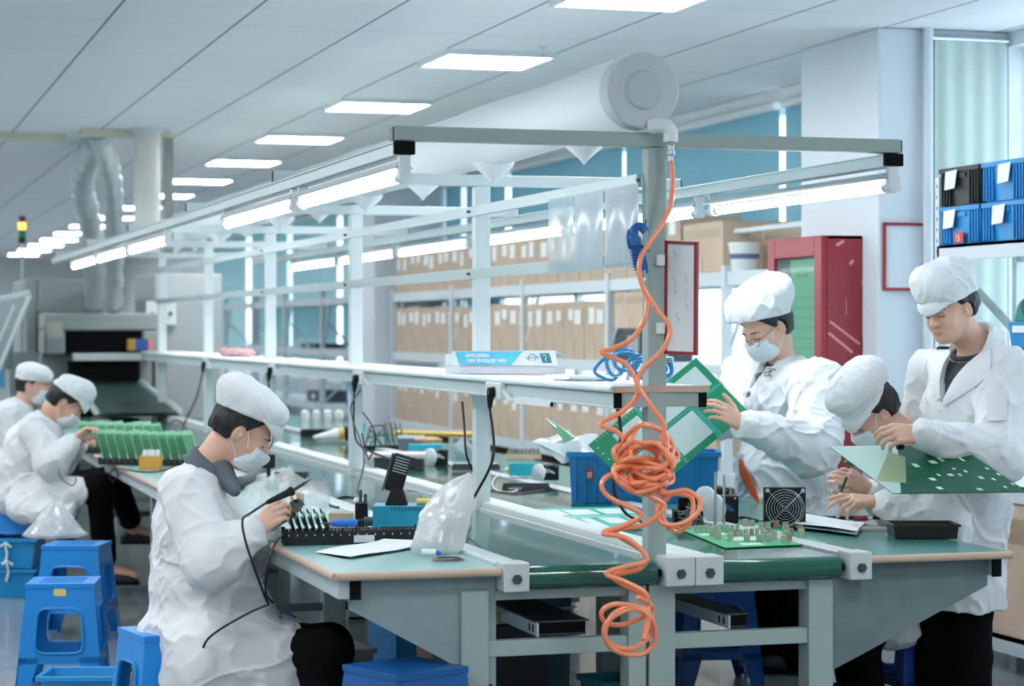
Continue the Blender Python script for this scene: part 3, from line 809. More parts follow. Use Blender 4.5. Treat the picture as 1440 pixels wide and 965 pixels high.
# ================================================================ red fire hose cabinet on the near pillar
cb = thing('fire_hose_cabinet', 'scratched red steel fire hose cabinet with green notice in its door, on the white pillar', 'cabinet', (2.11, 3.37, 0.8))
cx0, cx1, cy0, cy1, cz0, cz1 = 2.0, 2.219, 3.04, 3.69, 0.75, 1.955
c = MB(); t_ = 0.02
c.box((cx0 + 0.03, cy0, cz0), (cx1, cy0 + t_, cz1)).box((cx0 + 0.03, cy1 - t_, cz0), (cx1, cy1, cz1)).box((cx0 + 0.03, cy0, cz1 - t_), (cx1, cy1, cz1)).box((cx0 + 0.03, cy0, cz0), (cx1, cy1, cz0 + t_)).box((cx1 - 0.01, cy0, cz0), (cx1, cy1, cz1))
c.build('cabinet_body', RED, cb, bevel=0.004)
dm = MB(); fw = 0.085
for lo, hi in (((cy0, cz0), (cy0 + fw, cz1)), ((cy1 - fw, cz0), (cy1, cz1)), ((cy0 + fw, cz1 - 0.1), (cy1 - fw, cz1)), ((cy0 + fw, cz0), (cy1 - fw, cz0 + 0.1))):
    dm.box((cx0, lo[0], lo[1]), (cx0 + 0.03, hi[0], hi[1]))
dr = dm.build('door', RED, cb, bevel=0.005)
MB().box((cx0 + 0.012, cy0 + fw, cz0 + 0.1), (cx0 + 0.016, cy1 - fw, cz1 - 0.1)).build('door_glass', film('cabinet glass', (225, 238, 235), clear=0.85, rough=0.05, gloss=0.05), dr)
GNOTE = mat('pale green notice', (120, 200, 158), 0.7)
n_ = MB().box((cx0 + 0.018, cy0 + fw, cz0 + 0.12), (cx0 + 0.020, cy0 + 0.40, cz1 - 0.11)).build('notice', GNOTE, cb)
lines = MB()
for k in range(12):
    zz = cz1 - 0.30 - 0.05 * k; lines.box((cx0 + 0.0172, cy0 + fw + 0.02, zz), (cx0 + 0.018, cy0 + 0.38, zz + 0.003))
for k in range(4): lines.box((cx0 + 0.0172, cy0 + 0.2 + 0.035 * k, cz1 - 0.2), (cx0 + 0.018, cy0 + 0.215 + 0.035 * k, cz1 - 0.16))
lines.build('print', mat('green print', (74, 140, 108), 0.7), n_)
MB().box((cx0 + 0.04, cy0 + 0.41, cz1 - 0.42), (cx0 + 0.12, cy1 - fw - 0.02, cz1 - 0.13)).build('extinguisher_box', mat('grey casing', (84, 100, 108), 0.4), cb, bevel=0.006)
st = mat('old tape marks', (206, 150, 146), 0.6)
def strip(y0, z0, y1, z1, wd, x=None):
    pass
mk = MB()
yq = cy0 - 0.0008
def mark(px0, py0, px1, py1, wd):
    a = pt(px0, py0, Y=cy0); b2 = pt(px1, py1, Y=cy0); d_ = (b2 - a).normalized(); n = Vector((d_.z, 0, -d_.x)) * wd / 2
    mk.prism([a + n, b2 + n, b2 - n, a - n], (0, -0.0008, 0))
mark(1167, 452, 1209, 484, 0.012); mark(1165, 468, 1199, 496, 0.014); mark(1176, 345, 1187, 339, 0.016); mark(1190, 420, 1190, 443, 0.004); mark(1195, 372, 1200, 366, 0.016); mark(1212, 400, 1218, 360, 0.008); mark(1214, 480, 1217, 420, 0.007)
mk.build('tape_mark', st, cb)
# framed notice on the pillar's near face
def framed(name, label, cat, x0, x1, z0, z1, y, rails, m=REDP, face=PAPER, th=0.018):
    t = thing(name, label, cat, ((x0 + x1) / 2, y, z0))
    f = MB(); q = rails
    for lo, hi in (((x0, z0), (x0 + q, z1)), ((x1 - q, z0), (x1, z1)), ((x0 + q, z1 - q), (x1 - q, z1)), ((x0 + q, z0), (x1 - q, z0 + q))): f.box((lo[0], y - th, lo[1]), (hi[0], y, hi[1]))
    f.build('frame', m, t, bevel=0.003)
    MB().box((x0 + q, y - th * 0.5, z0 + q), (x1 - q, y - th * 0.4, z1 - q)).build('sheet', face, t)
    return t
framed('notice_holder', 'empty red-edged notice holder hung on the near face of the white pillar', 'notice holder', 2.239, 2.478, 1.685, 2.012, 2.868, 0.014, face=mat('pale blue sheet', (206, 216, 222), 0.6))
sy = 2.868
ppx = pt(1304, 200, Y=2.84).x
struct(MB().cyl((ppx, 2.83, 0.0), (ppx, 2.83, ZC), 0.024, n=20).build('trim_7', PIL))
# pale green curtain on the wall side of the pillar
cu = MB(); rows = []
for zz in np.linspace(0.15, 2.9, 12):
    rows.append([(x, 2.838 - 0.005 * math.sin(x * 62 + 0.4 * math.sin(zz * 2)), zz) for x in np.linspace(2.505, 2.88, 70)])
cu.grid(rows, th=0.003)
co = thing('curtain', 'pale green plastic curtain hanging beside the white pillar behind the bins', 'curtain', (2.69, 2.83, 0.15))
cu.build('drape', mat('pale green curtain', (186, 202, 199), 0.5, spec=0.4), co)
MB().cyl((2.49, 2.84, 2.905), (2.9, 2.84, 2.905), 0.012).build('curtain_rod', STEEL, co)
# ================================================================ bin rack at the right edge
br = thing('bin_rack', 'white rack with perforated posts holding stacked plastic bins at the right edge', 'rack', (2.5, 1.6, 0))
BX0, BX1 = 2.30, 2.74; bys = (0.55, 2.43)
for y in bys:
    for x in (BX0, BX1 - 0.04):
        u = MB().box((x, y - 0.02, 0), (x + 0.04, y + 0.02, 2.2)).build('upright', RACK, br)
        hs = MB()
        for k in range(20): hs.box((x - 0.001, y - 0.006, 1.2 + k * 0.05), (x, y + 0.006, 1.215 + k * 0.05))
        if x == BX0: hs.build('slot', mat('slot shadow grey', (120, 132, 138), 0.7), u)
for z in (0.16, 0.82, 1.42, 1.883):
    MB().box((BX0, bys[0], z - 0.07), (BX0 + 0.03, bys[1], z)).box((BX1 - 0.03, bys[0], z - 0.07), (BX1, bys[1], z)).box((BX0, bys[0], z - 0.012), (BX1, bys[1], z)).build('shelf_board', RACK, br)
def bin_(name, x0, x1, y0, y1, z0, h, m, label, group=None, face='-x', tagc=True, tag2=None, rot=None):
    t = thing(name, label, 'bin', ((x0 + x1) / 2, (y0 + y1) / 2, z0), group=group)
    b = MB().tray((x0 + 0.008, y0 + 0.008, z0), (x1 - 0.008, y1 - 0.008, z0 + h), 0.006, taper=0.012)
    r = MB()
    for zz, e in ((z0 + h - 0.022, 0.022),):
        r.box((x0, y0, zz), (x1, y0 + 0.008, zz + e)).box((x0, y1 - 0.008, zz), (x1, y1, zz + e)).box((x0, y0, zz), (x0 + 0.008, y1, zz + e)).box((x1 - 0.008, y0, zz), (x1, y1, zz + e))
    r.build('rim', m, t, bevel=0.002)
    rb = b; W = y1 - y0; Lx = x1 - x0
    for f in (0.06, 0.12, 0.19, 0.26, 0.74, 0.81, 0.88, 0.94):
        rb.box((x0 + 0.002, y0 + W * f - 0.004, z0 + 0.004), (x0 + 0.018, y0 + W * f + 0.004, z0 + h - 0.022))
        rb.box((x0 + Lx * f - 0.004, y0 + 0.002, z0 + 0.004), (x0 + Lx * f + 0.004, y0 + 0.018, z0 + h - 0.022))
    b.build('tub', m, t, bevel=0.003)
    MB().box((x0 + 0.004, y0 + W * 0.36, z0 + h * 0.72), (x0 + 0.012, y0 + W * 0.64, z0 + h * 0.84)).build('hand_grip', m, t)
    if tagc:
        yc = y0 + W * tagc; a = 0.06
        MB().prism([(x0 - 0.004, yc - 0.055, z0 + h * 0.93), (x0 - 0.004, yc + 0.055, z0 + h * 0.90), (x0 - 0.012, yc + 0.05, z0 + h * 0.42), (x0 - 0.012, yc - 0.045, z0 + h * 0.45)], (-0.001, 0, 0)).build('paper_tag', LBL if tag2 is None else tag2, t)
    return t
DKB = mat('black bin plastic', (34, 40, 44), 0.45)
LB_ = mat('light blue bin plastic', (30, 142, 208), 0.36, noise=0.06, nscale=6)
zz0 = 1.885
tb = bin_('storage_bin', BX0 - 0.005, BX1, 2.025, 2.405, zz0, 0.172, LB_, 'blue bin with red marked tag directly under the black bin', 'stacked bins on the rack', tagc=0.7)
text('size_mark', '15', 0.045, (BX0 - 0.012, 2.235, zz0 + 0.012), (0, -1, 0), (0, 0, 1), mat('white print', (240, 240, 240), 0.6), tb)
MB().box((BX0 - 0.009, 2.165, zz0 + 0.006), (BX0 - 0.006, 2.25, zz0 + 0.052)).build('size_label', mat('red label', (210, 70, 70), 0.6), tb)
bin_('storage_bin', BX0 - 0.005, BX1, 1.635, 2.015, zz0, 0.172, LB_, 'blue lower bin with a large hanging white tag, beside the red marked bin', 'stacked bins on the rack', tagc=0.55)
bin_('storage_bin', BX0 - 0.005, BX1, 1.245, 1.625, zz0, 0.172, LB_, 'blue lower bin, third from the perforated post', 'stacked bins on the rack', tagc=0.6)
bin_('storage_bin', BX0 - 0.005, BX1, 2.025, 2.405, zz0 + 0.175, 0.175, DKB, 'black bin with a creased white tag on top of the blue bins', 'stacked bins on the rack', tagc=0.66)
bin_('storage_bin', BX0 - 0.005, BX1, 1.635, 2.015, zz0 + 0.175, 0.175, LB_, 'blue upper bin with a small square tag, next to the black bin', 'stacked bins on the rack', tagc=0.42)
bin_('storage_bin', BX0 - 0.005, BX1, 1.245, 1.625, zz0 + 0.175, 0.175, LB_, 'blue upper bin, third from the perforated post', 'stacked bins on the rack', tagc=0.5)
bin_('storage_bin', BX0 + 0.02, BX1, 1.22, 1.80, 1.205, 0.165, LB_, 'blue crate behind the standing man, under the teal tape dispenser', tagc=0.5) if False else None
p0 = pt(1422, 500, X=2.3)
crt = bin_('storage_bin', BX0, BX1, 1.25, p0.y, 1.422 - 0.07 - 0.05, 0.12, LB_, 'blue crate on the rack behind the standing man, below the teal dispenser', tagc=0.85) if False else None
carton(1.0, 2.05, 0.165, 0.60, 'big tan carton on the bottom shelf of the bin rack', x0=BX0 + 0.01, d=0.42, labels=0, m=k2)
lt = thing('monitor', 'dark flat monitor standing on the rack shelf behind the standing man', 'monitor', (2.42, 1.35, 0.822))
MB().box((2.36, 1.15, 0.9), (2.39, 1.72, 1.22)).build('screen_housing', mat('dark screen', (44, 52, 58), 0.3), lt, bevel=0.006)
MB().box((2.385, 1.4, 0.83), (2.40, 1.46, 1.0)).build('stand', BLACK, lt)
MB().box((2.33, 1.32, 0.822), (2.45, 1.54, 0.832)).build('base', BLACK, lt)
a = pt(1424, 500, X=2.32)
crt = thing('tool_crate', 'small blue crate on the bin rack just behind the standing man', 'crate', (2.45, a.y - 0.2, 1.422))
MB().tray((2.31, a.y - 0.42, 1.422), (2.6, a.y + 0.02, 1.53), 0.006, taper=0.01).build('tub', LB_, crt)
MB().box((2.306, a.y - 0.3, 1.485), (2.312, a.y - 0.02, 1.515)).build('label_strip', LBL, crt)
td = thing('tape_dispenser', 'teal green tape dispenser sitting on the small blue crate', 'dispenser', (2.4, a.y - 0.1, 1.531))
MB().prism([(2.33, a.y + 0.01, 1.531), (2.33, a.y - 0.16, 1.531), (2.33, a.y - 0.16, 1.60), (2.33, a.y - 0.05, 1.625), (2.33, a.y - 0.02, 1.60)], (0.06, 0, 0)).build('body', mat('teal green plastic', (28, 140, 132), 0.4), td, bevel=0.005)
MB().lathe((2.325, a.y - 0.1, 1.595), (1, 0, 0), [(0, 0.012), (0.0, 0.04), (0.07, 0.04), (0.07, 0.012)], n=24).build('tape_roll', mat('dark teal tape', (20, 84, 84), 0.4), td)
a1 = pt(1376, 410, X=2.62); b1 = pt(1424, 462, X=2.62)
struct(MB().tube([a1, b1], 0.02, n=8).build('trim_8', mat('grey green brace', (140, 156, 154), 0.5)))
# ================================================================ wave soldering machine at the far end of the line
MC = mat('beige grey machine paint', (158, 168, 166), 0.5, noise=0.02, nscale=2)
wm = thing('soldering_machine', 'big beige grey wave soldering machine with a dark opening at the far end', 'machine', (-0.7, 13.2, 0))
YM = 12.35
fl = pt(62, 440, Y=YM); fr_ = pt(222, 440, Y=YM)
x0, x1 = fl.x, fr_.x; zt = fl.z
o0 = pt(92, 465, Y=YM); o1 = pt(201, 495, Y=YM)
m = MB()
m.box((x0, YM, o0.z), (x1, YM + 2.2, zt)); m.box((x0, YM, o1.z - 0.02), (o0.x, YM + 2.2, o0.z)); m.box((o1.x, YM, o1.z - 0.02), (x1, YM + 2.2, o0.z)); m.box((o0.x, YM + 0.5, o1.z - 0.02), (o1.x, YM + 2.2, o0.z))
m.box((x0, YM + 0.35, 0.0), (x1, YM + 2.2, o1.z - 0.02)); m.build('hood', MC, wm, bevel=0.02)
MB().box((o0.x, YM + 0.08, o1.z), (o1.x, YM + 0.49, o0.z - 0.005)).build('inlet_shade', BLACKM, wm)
MB().box((pt(66, 455, Y=YM).x, YM - 0.004, pt(66, 475, Y=YM).z), (pt(88, 455, Y=YM).x, YM, pt(66, 453, Y=YM).z)).build('label', mat('cream label', (196, 198, 184), 0.6), wm)
lip0 = pt(102, 497, Y=YM - 0.1); lip1 = pt(199, 507, Y=YM - 0.1)
MB().box((lip0.x, YM - 0.12, lip1.z), (lip1.x, YM + 0.02, lip0.z)).build('inlet_lip', mat('bright sheet metal', (196, 204, 206), 0.35, 0.4), wm, bevel=0.004)
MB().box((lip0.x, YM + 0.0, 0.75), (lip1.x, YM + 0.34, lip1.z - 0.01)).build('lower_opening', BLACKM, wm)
ib = MB()
c0 = pt(112, 538, Y=YM); c1 = pt(198, 538, Y=YM)
ib.prism([(c0.x, YM, c0.z), (c1.x, YM, c0.z), (c1.x + 0.18, YM - 1.1, 0.82), (c0.x + 0.05, YM - 1.1, 0.82)], (0, 0.03, -0.03)); ib.build('incline_belt', mat('dark grey green belt', (52, 78, 74), 0.35), wm)
for xa, xb in ((c0.x - 0.03, c0.x + 0.02), (c1.x, c1.x + 0.18)):
    MB().tube([(xa, YM, c0.z), (xb, YM - 1.1, 0.83)], 0.028, n=6).build('side_rail', ALU, wm)
u0 = pt(36, 392, Y=YM + 0.6); u1 = pt(144, 392, Y=YM + 0.6)
MB().box((u0.x, YM + 0.6, 0), (x0 - 0.01, YM + 2.2, u0.z)).box((x0 - 0.01, YM + 0.6, zt), (u1.x, YM + 2.2, u0.z)).build('rear_cabinet', mat('grey machine paint', (140, 152, 152), 0.55), wm, bevel=0.02)
ce = thing('electrical_cabinet', 'tall pale grey cabinet standing beside the soldering machine behind the posts', 'cabinet', (0.2, 14, 0))
e0 = pt(224, 400, Y=12.7); e1 = pt(312, 400, Y=12.7)
MB().box((x1 + 0.02, 12.7, 0), (e1.x, 14.1, pt(240, 385, Y=12.7).z)).build('body', mat('pale cabinet grey', (176, 186, 190), 0.5), ce, bevel=0.01)
for k, px in enumerate((213, 239)):
    a = pt(px - 8, 424, Y=12.69); b2 = pt(px + 8, 458, Y=12.69)
    o = MB().box((a.x, 12.66, b2.z), (b2.x, 12.7, a.z)).build('switch_box', WPLAST, ce, bevel=0.006)
    MB().cyl(((a.x + b2.x) / 2, 12.66, (a.z + b2.z) / 2), ((a.x + b2.x) / 2, 12.645, (a.z + b2.z) / 2), 0.014).build('knob', BLACK, o)
# flexible aluminium exhaust ducts
FOIL = mat('crinkled aluminium duct', (204, 213, 216), 0.3, 0.5, bump=0.3, bscale=9)
def flex(pts, r, label):
    t = thing('exhaust_duct', label, 'duct', pts[0], group='flexible aluminium exhaust ducts')
    P = smooth_path(pts, 40); R = [r * (0.84 + 0.26 * abs(math.sin(i * 0.16))) for i in range(len(P))]
    MB().tube(P, R, n=20).build('corrugated_hose', FOIL, t)
    d_ = (P[1] - P[0]).normalized()
    MB().lathe(P[0], d_, [(0, r * 1.05), (0, r * 1.2), (0.05, r * 1.2), (0.05, r * 1.05)]).build('clamp', STEEL, t)
def dpath(lst):
    return [pt(x, y, D=d) for x, y, d in lst]
flex(dpath([(160, 428, 19.2), (160, 380, 18.6), (160, 310, 17.8), (158, 262, 17.0), (152, 228, 16.5), (143, 200, 16.2), (139, 186, 16.1)]), 0.076, 'crinkled aluminium exhaust duct rising from the hood beside the white pipe')
flex(dpath([(134, 428, 19.5), (131, 350, 18.8), (124, 300, 18.2), (116, 268, 17.8), (118, 240, 17.4), (128, 215, 16.9), (134, 195, 16.6)]), 0.09, 'dull aluminium exhaust duct bending behind the brighter one')
wp = thing('exhaust_pipe', 'thick straight white pipe hanging from the ceiling above the far light rail', 'pipe', (0, 0, 0))
a = pt(207, 300, D=15.95)
wp.location = (a.x, a.y, 2.05)
MB().cyl((a.x, a.y, 2.05), (a.x, a.y, ZC - 0.002), 0.095, n=36).build('pipe', mat('off white pipe', (222, 224, 218), 0.5), wp)
MB().lathe((a.x, a.y, ZC - 0.002), (0, 0, -1), [(0, 0.12), (0.025, 0.12), (0.025, 0.095)]).build('collar', WHITE, wp)
# signal tower on a second machine at the left edge
LM = thing('tilted_hood_machine', 'white framed machine with tilted glass hood at the left edge', 'machine', (-1.9, 11.5, 0))
y = 11.2
fm = MB()
q = lambda px, py, yy=y: pt(px, py, Y=yy)
for a, b2, r in (((42, 415), (-2, 520), 0.02), ((42, 412), (-20, 425), 0.03), ((-2, 520), (-30, 560), 0.02), ((20, 430), (-10, 500), 0.012)):
    fm.tube([q(*a), q(*b2)], r, n=6)
fm.build('hood_frame', mat('white machine frame', (206, 216, 218), 0.4), LM)
MB().prism([q(36, 422), q(-6, 515), q(-60, 515), q(-40, 422)], (0, 0.02, 0)).build('glass_panel', film('machine glass', (190, 206, 208), clear=0.55, rough=0.05), LM)
lo = q(-40, 560); hi = q(30, 560)
MB().box((lo.x, y + 0.02, 0), (q(14, 560).x, y + 1.2, pt(10, 520, Y=y).z)).build('cabinet', mat('machine grey blue', (168, 182, 184), 0.5), LM, bevel=0.01)
MB().box((lo.x, y + 0.0, q(0, 545).z), (q(6, 540).x, y + 0.03, q(0, 518).z)).build('blue_panel', mat('machine blue', (64, 140, 190), 0.5), LM)
MB().box((q(-40, 420).x, y + 0.4, q(0, 520).z), (q(24, 420).x, y + 1.2, q(0, 425).z)).build('inner_unit', mat('machine mid grey', (120, 138, 142), 0.5), LM)
sg = thing('signal_tower', 'red, amber and green signal tower light on a thin pole at the left', 'signal light', (0, 0, 0))
ys = 13.0
b0 = pt(31, 342, Y=ys); sg.location = (b0.x, ys, b0.z)
MB().cyl((b0.x, ys, 1.3), (b0.x, ys, b0.z), 0.01).build('pole', STEEL, sg)
zb = b0.z
for nm, col, z0, z1, e in (('green_lens', (20, 120, 84), 334, 323, 0.2), ('amber_lens', (255, 176, 60), 323, 313, 1.6), ('red_lens', (96, 26, 50), 313, 304, 0.1)):
    za = pt(31, z0, Y=ys).z; zc = pt(31, z1, Y=ys).z
    MB().cyl((b0.x, ys, za), (b0.x, ys, zc), 0.032, n=20).build(nm, mat(nm, col, 0.3, emit=col if e > 1 else None, estr=e if e > 1 else 0), sg)
MB().cyl((b0.x, ys, zb), (b0.x, ys, pt(31, 334, Y=ys).z), 0.034, 0.034).build('base', BLACK, sg)
MB().box((b0.x - 0.3, ys - 0.1, 0), (b0.x + 0.15, ys + 0.4, 1.3)).build('stand_box', mat('stand grey', (150, 164, 166), 0.5), sg)
# ================================================================ people
SKIN = mat('skin', (216, 174, 152), 0.5, sss=0.06, noise=0.05, nscale=20, bump=0.04, bscale=120)
LIP = mat('lips', (206, 148, 132), 0.45)
HAIR = mat('black hair', (20, 22, 26), 0.45, noise=0.35, nscale=90, bump=0.7, bscale=130, stretch=(1, 1, 0.25))
COAT = mat('white work coat', (222, 226, 229), 0.75, bump=0.25, bscale=5.5, noise=0.015, nscale=4)
for n_ in COAT.node_tree.nodes:
    if n_.type == 'TEX_NOISE' and abs(n_.inputs['Scale'].default_value - 5.5) < 1e-3:
        n_.noise_type = 'RIDGED_MULTIFRACTAL'; n_.inputs['Detail'].default_value = 3.0; n_.inputs['Distortion'].default_value = 0.6; n_.inputs['Roughness'].default_value = 0.55
    if n_.type == 'BUMP': n_.inputs['Distance'].default_value = 0.012
CAPM = mat('white cap cloth', (218, 224, 227), 0.75, bump=0.12, bscale=30)
MASKM = mat('pale face mask', (210, 222, 228), 0.7, bump=0.05, bscale=40)
TROU = mat('black trousers', (5, 6, 8), 0.9, spec=0.15)
SHOE = mat('black shoe', (18, 20, 24), 0.5)
HB = 0.0042
def head_R(yaw, pitch, roll=0):
    h = hd(yaw); p = math.radians(pitch)
    f = h * math.cos(p) + Vector((0, 0, -1)) * math.sin(p)
    l = Vector((0, 0, 1)).cross(h).normalized()
    u = f.cross(l)
    r = math.radians(roll); l2 = l * math.cos(r) + u * math.sin(r); u2 = u * math.cos(r) - l * math.sin(r)
    return Matrix((f, l2, u2)).transposed()
class Head:
    def __init__(s, pos, yaw, pitch, roll=0, sc=1.0):
        s.p = Vector(pos); s.R = head_R(yaw, pitch, roll); s.s = sc; s.Rn = np.array(s.R, dtype=np.float32)
    def w(s, x, y, z): return s.p + s.R @ (Vector((x, y, z)) * s.s)
    def loc(s, P): return ((P - _np(s.p)) @ s.Rn) / s.s
    def e(s, F_, c, r, k=0.01, rot=None):
        R = s.R if rot is None else s.R @ Euler(rot).to_matrix()
        F_.ell(s.w(*c), [q * s.s for q in r], R, k)
    def c(s, F_, a, b, ra, rb, k=0.01): F_.cap(s.w(*a), s.w(*b), ra * s.s, rb * s.s, k)
    def base(s, F_):
        s.e(F_, (-0.012, 0, 0.032), (0.094, 0.076, 0.088), 0.02)
        s.e(F_, (0.03, 0, -0.03), (0.063, 0.061, 0.078), 0.03)
        s.e(F_, (0.05, 0, -0.078), (0.04, 0.042, 0.032), 0.03)
        s.c(F_, (-0.005, -0.055, -0.03), (0.05, -0.022, -0.092), 0.02, 0.018, 0.03)
        s.c(F_, (-0.005, 0.055, -0.03), (0.05, 0.022, -0.092), 0.02, 0.018, 0.03)
        for q in (-1, 1): s.e(F_, (0.058, 0.034 * q, -0.032), (0.03, 0.026, 0.03), 0.02)
        s.c(F_, (0.078, -0.03, 0.02), (0.078, 0.03, 0.02), 0.013, 0.013, 0.02)
        return F_
    def build(s, F_):
        s.base(F_)
        for q in (-1, 1):
            F_.sub(f_ell(s.w(0.098, 0.031 * q, -0.001), [0.017 * s.s, 0.017 * s.s, 0.011 * s.s], s.R), 0.012)
            s.e(F_, (0.0745, 0.031 * q, -0.002), (0.0135, 0.0155, 0.0125), 0.003)
            s.c(F_, (0.0875, 0.019 * q, -0.0045), (0.082, 0.044 * q, -0.0035), 0.0022, 0.002, 0.002)   # closed lid edge
        s.c(F_, (0.086, 0, 0.012), (0.107, 0, -0.030), 0.008, 0.0115, 0.012)
        for q in (-1, 1): s.e(F_, (0.0985, 0.0115 * q, -0.034), (0.011, 0.008, 0.0085), 0.006)
        s.e(F_, (0.088, 0, -0.062), (0.0115, 0.024, 0.0065), 0.005)
        s.e(F_, (0.086, 0, -0.0725), (0.0115, 0.020, 0.0065), 0.005)
        F_.sub(f_cap(s.w(0.1, -0.02, -0.0672), s.w(0.1, 0.02, -0.0672), 0.0022 * s.s, 0.0022 * s.s), 0.003)
        s.e(F_, (0.075, 0, -0.096), (0.017, 0.018, 0.014), 0.015)
        for q in (-1, 1):
            s.e(F_, (-0.006, 0.078 * q, -0.008), (0.019, 0.0075, 0.031), 0.006, (0, 0.22, -0.35 * q))
            F_.sub(f_ell(s.w(-0.002, 0.088 * q, -0.008), [0.010 * s.s, 0.007 * s.s, 0.017 * s.s], s.R), 0.004)
            s.e(F_, (0.004, 0.081 * q, -0.012), (0.005, 0.004, 0.007), 0.004)
        return F_
    def lips(s, P):
        q = s.loc(P)
        return (np.abs(q[:, 2] + 0.067) < 0.011) & (np.abs(q[:, 1]) < 0.022) & (q[:, 0] > 0.0875) & (((q[:, 1] / 0.022) ** 2 + ((q[:, 2] + 0.067) / 0.011) ** 2) < 1)
def hair(person, H, t=0.007, back=0.02, low=-0.055, front=None, side=-0.03, name='hair', hi=0.2, amp=0.004, slope=0.9):
    F_ = Field(); H.base(F_)
    G = Field(); s = H.s
    G.ell(H.w(-0.014, 0, 0.03), [(0.096 + t) * s, (0.078 + t) * s, (0.092 + t) * s], H.R)
    G.cap(H.w(-0.05, -0.03, 0.0), H.w(-0.058, -0.02, low + 0.02), (0.05 + t) * s, (0.036 + t) * s, 0.03)
    G.cap(H.w(-0.05, 0.03, 0.0), H.w(-0.058, 0.02, low + 0.02), (0.05 + t) * s, (0.036 + t) * s, 0.03)
    def region(P):
        q = H.loc(P)
        x, y, z = q[..., 0], q[..., 1], q[..., 2]
        hl = np.where(x < 0.012, low + 0.0 * x, side + (x - 0.012) * slope)          # lower hair edge
        hl = np.where(x > -0.03, np.maximum(hl, low + (x + 0.03) * 1.3), hl)
        d1 = (hl - z)
        d2 = z - hi
        ear = 0.026 - np.sqrt((x + 0.004) ** 2 + ((z + 0.012) * 0.8) ** 2)
        d3 = np.where(np.abs(y) > 0.05, ear, -1)
        d4 = x - (back if front is None else front)
        return (np.maximum(np.maximum(d1, d2), np.maximum(d3, d4)) * s).astype(np.float32)
    G.cut(region)
    return solid(name, G.mesh(0.004, lambda P: amp * hash_noise((P - _np(H.p)) @ H.Rn * np.array([60, 160, 40], dtype=np.float32), 3)), HAIR, person)
def face_mask(person, H, straps=(-1, 1)):
    G = Field(); H.base(G); s = H.s
    H.e(G, (0.068, 0, -0.05), (0.046, 0.052, 0.058), 0.02)
    H.c(G, (0.09, 0, 0.0), (0.112, 0, -0.035), 0.006, 0.008, 0.03)
    base_at = Field(); base_at.ops = list(G.ops)
    M = Field(); fn = lambda P: (base_at.at(P) - 0.005 * s).astype(np.float32)
    c = H.w(0.08, 0, -0.055)
    M.add((fn, _np(c) - 0.1 * s, _np(c) + 0.1 * s), 0)
    bx, _, _ = f_box(H.w(0.085, 0, -0.066), [0.053 * s, 0.060 * s, 0.047 * s], H.R @ Euler((0, 0.16, 0)).to_matrix(), 0.010 * s)
    M.cut(bx)
    def pleat(P):
        z = H.loc(P)[..., 2]
        return 0.0006 * np.sin(z * 380)
    mo = solid('face_mask', M.mesh(0.0024, pleat), MASKM, person)
    sm = mo.modifiers.new('smooth', 'SMOOTH'); sm.factor = 0.5; sm.iterations = 10
    S = Field(); H.build(S)
    for q in straps:
        for a, b, m_ in (((0.045, 0.06 * q, -0.032), (0.006, 0.083 * q, 0.022), (0.025, 0.075 * q, 0.005)), ((0.042, 0.056 * q, -0.098), (-0.010, 0.084 * q, -0.036), (0.016, 0.072 * q, -0.07))):
            P = smooth_path([S.stick(H.w(*a), 0.003), S.stick(H.w(*m_), 0.0022), S.stick(H.w(*b), 0.003)], 8)
            MB().tube(P, 0.0014, n=6).build('mask_strap', WPLAST, person)
def brows(person, H, sides=(-1, 1), lash=True):
    S = Field(); H.build(S); m = MB()
    for q in sides:
        P = [S.march(H.w(0, y * q, z), H.R @ Vector((1, 0, 0)), 0.0006, 0.16) for y, z in ((0.015, 0.0205), (0.025, 0.023), (0.037, 0.0225), (0.048, 0.017))]
        MB().tube(smooth_path(P, 5), [0.0024] * 6 + [0.0030] * 6 + [0.0016] * 4, n=6).build('eyebrow', HAIR, person)
        if lash:
            P = [S.march(H.w(0, y * q, z), H.R @ Vector((1, 0, 0)), 0.0004, 0.16) for y, z in ((0.018, -0.006), (0.027, -0.0085), (0.037, -0.008), (0.046, -0.004))]
            MB().tube(smooth_path(P, 5), 0.0014, n=5).build('eyelash', HAIR, person)
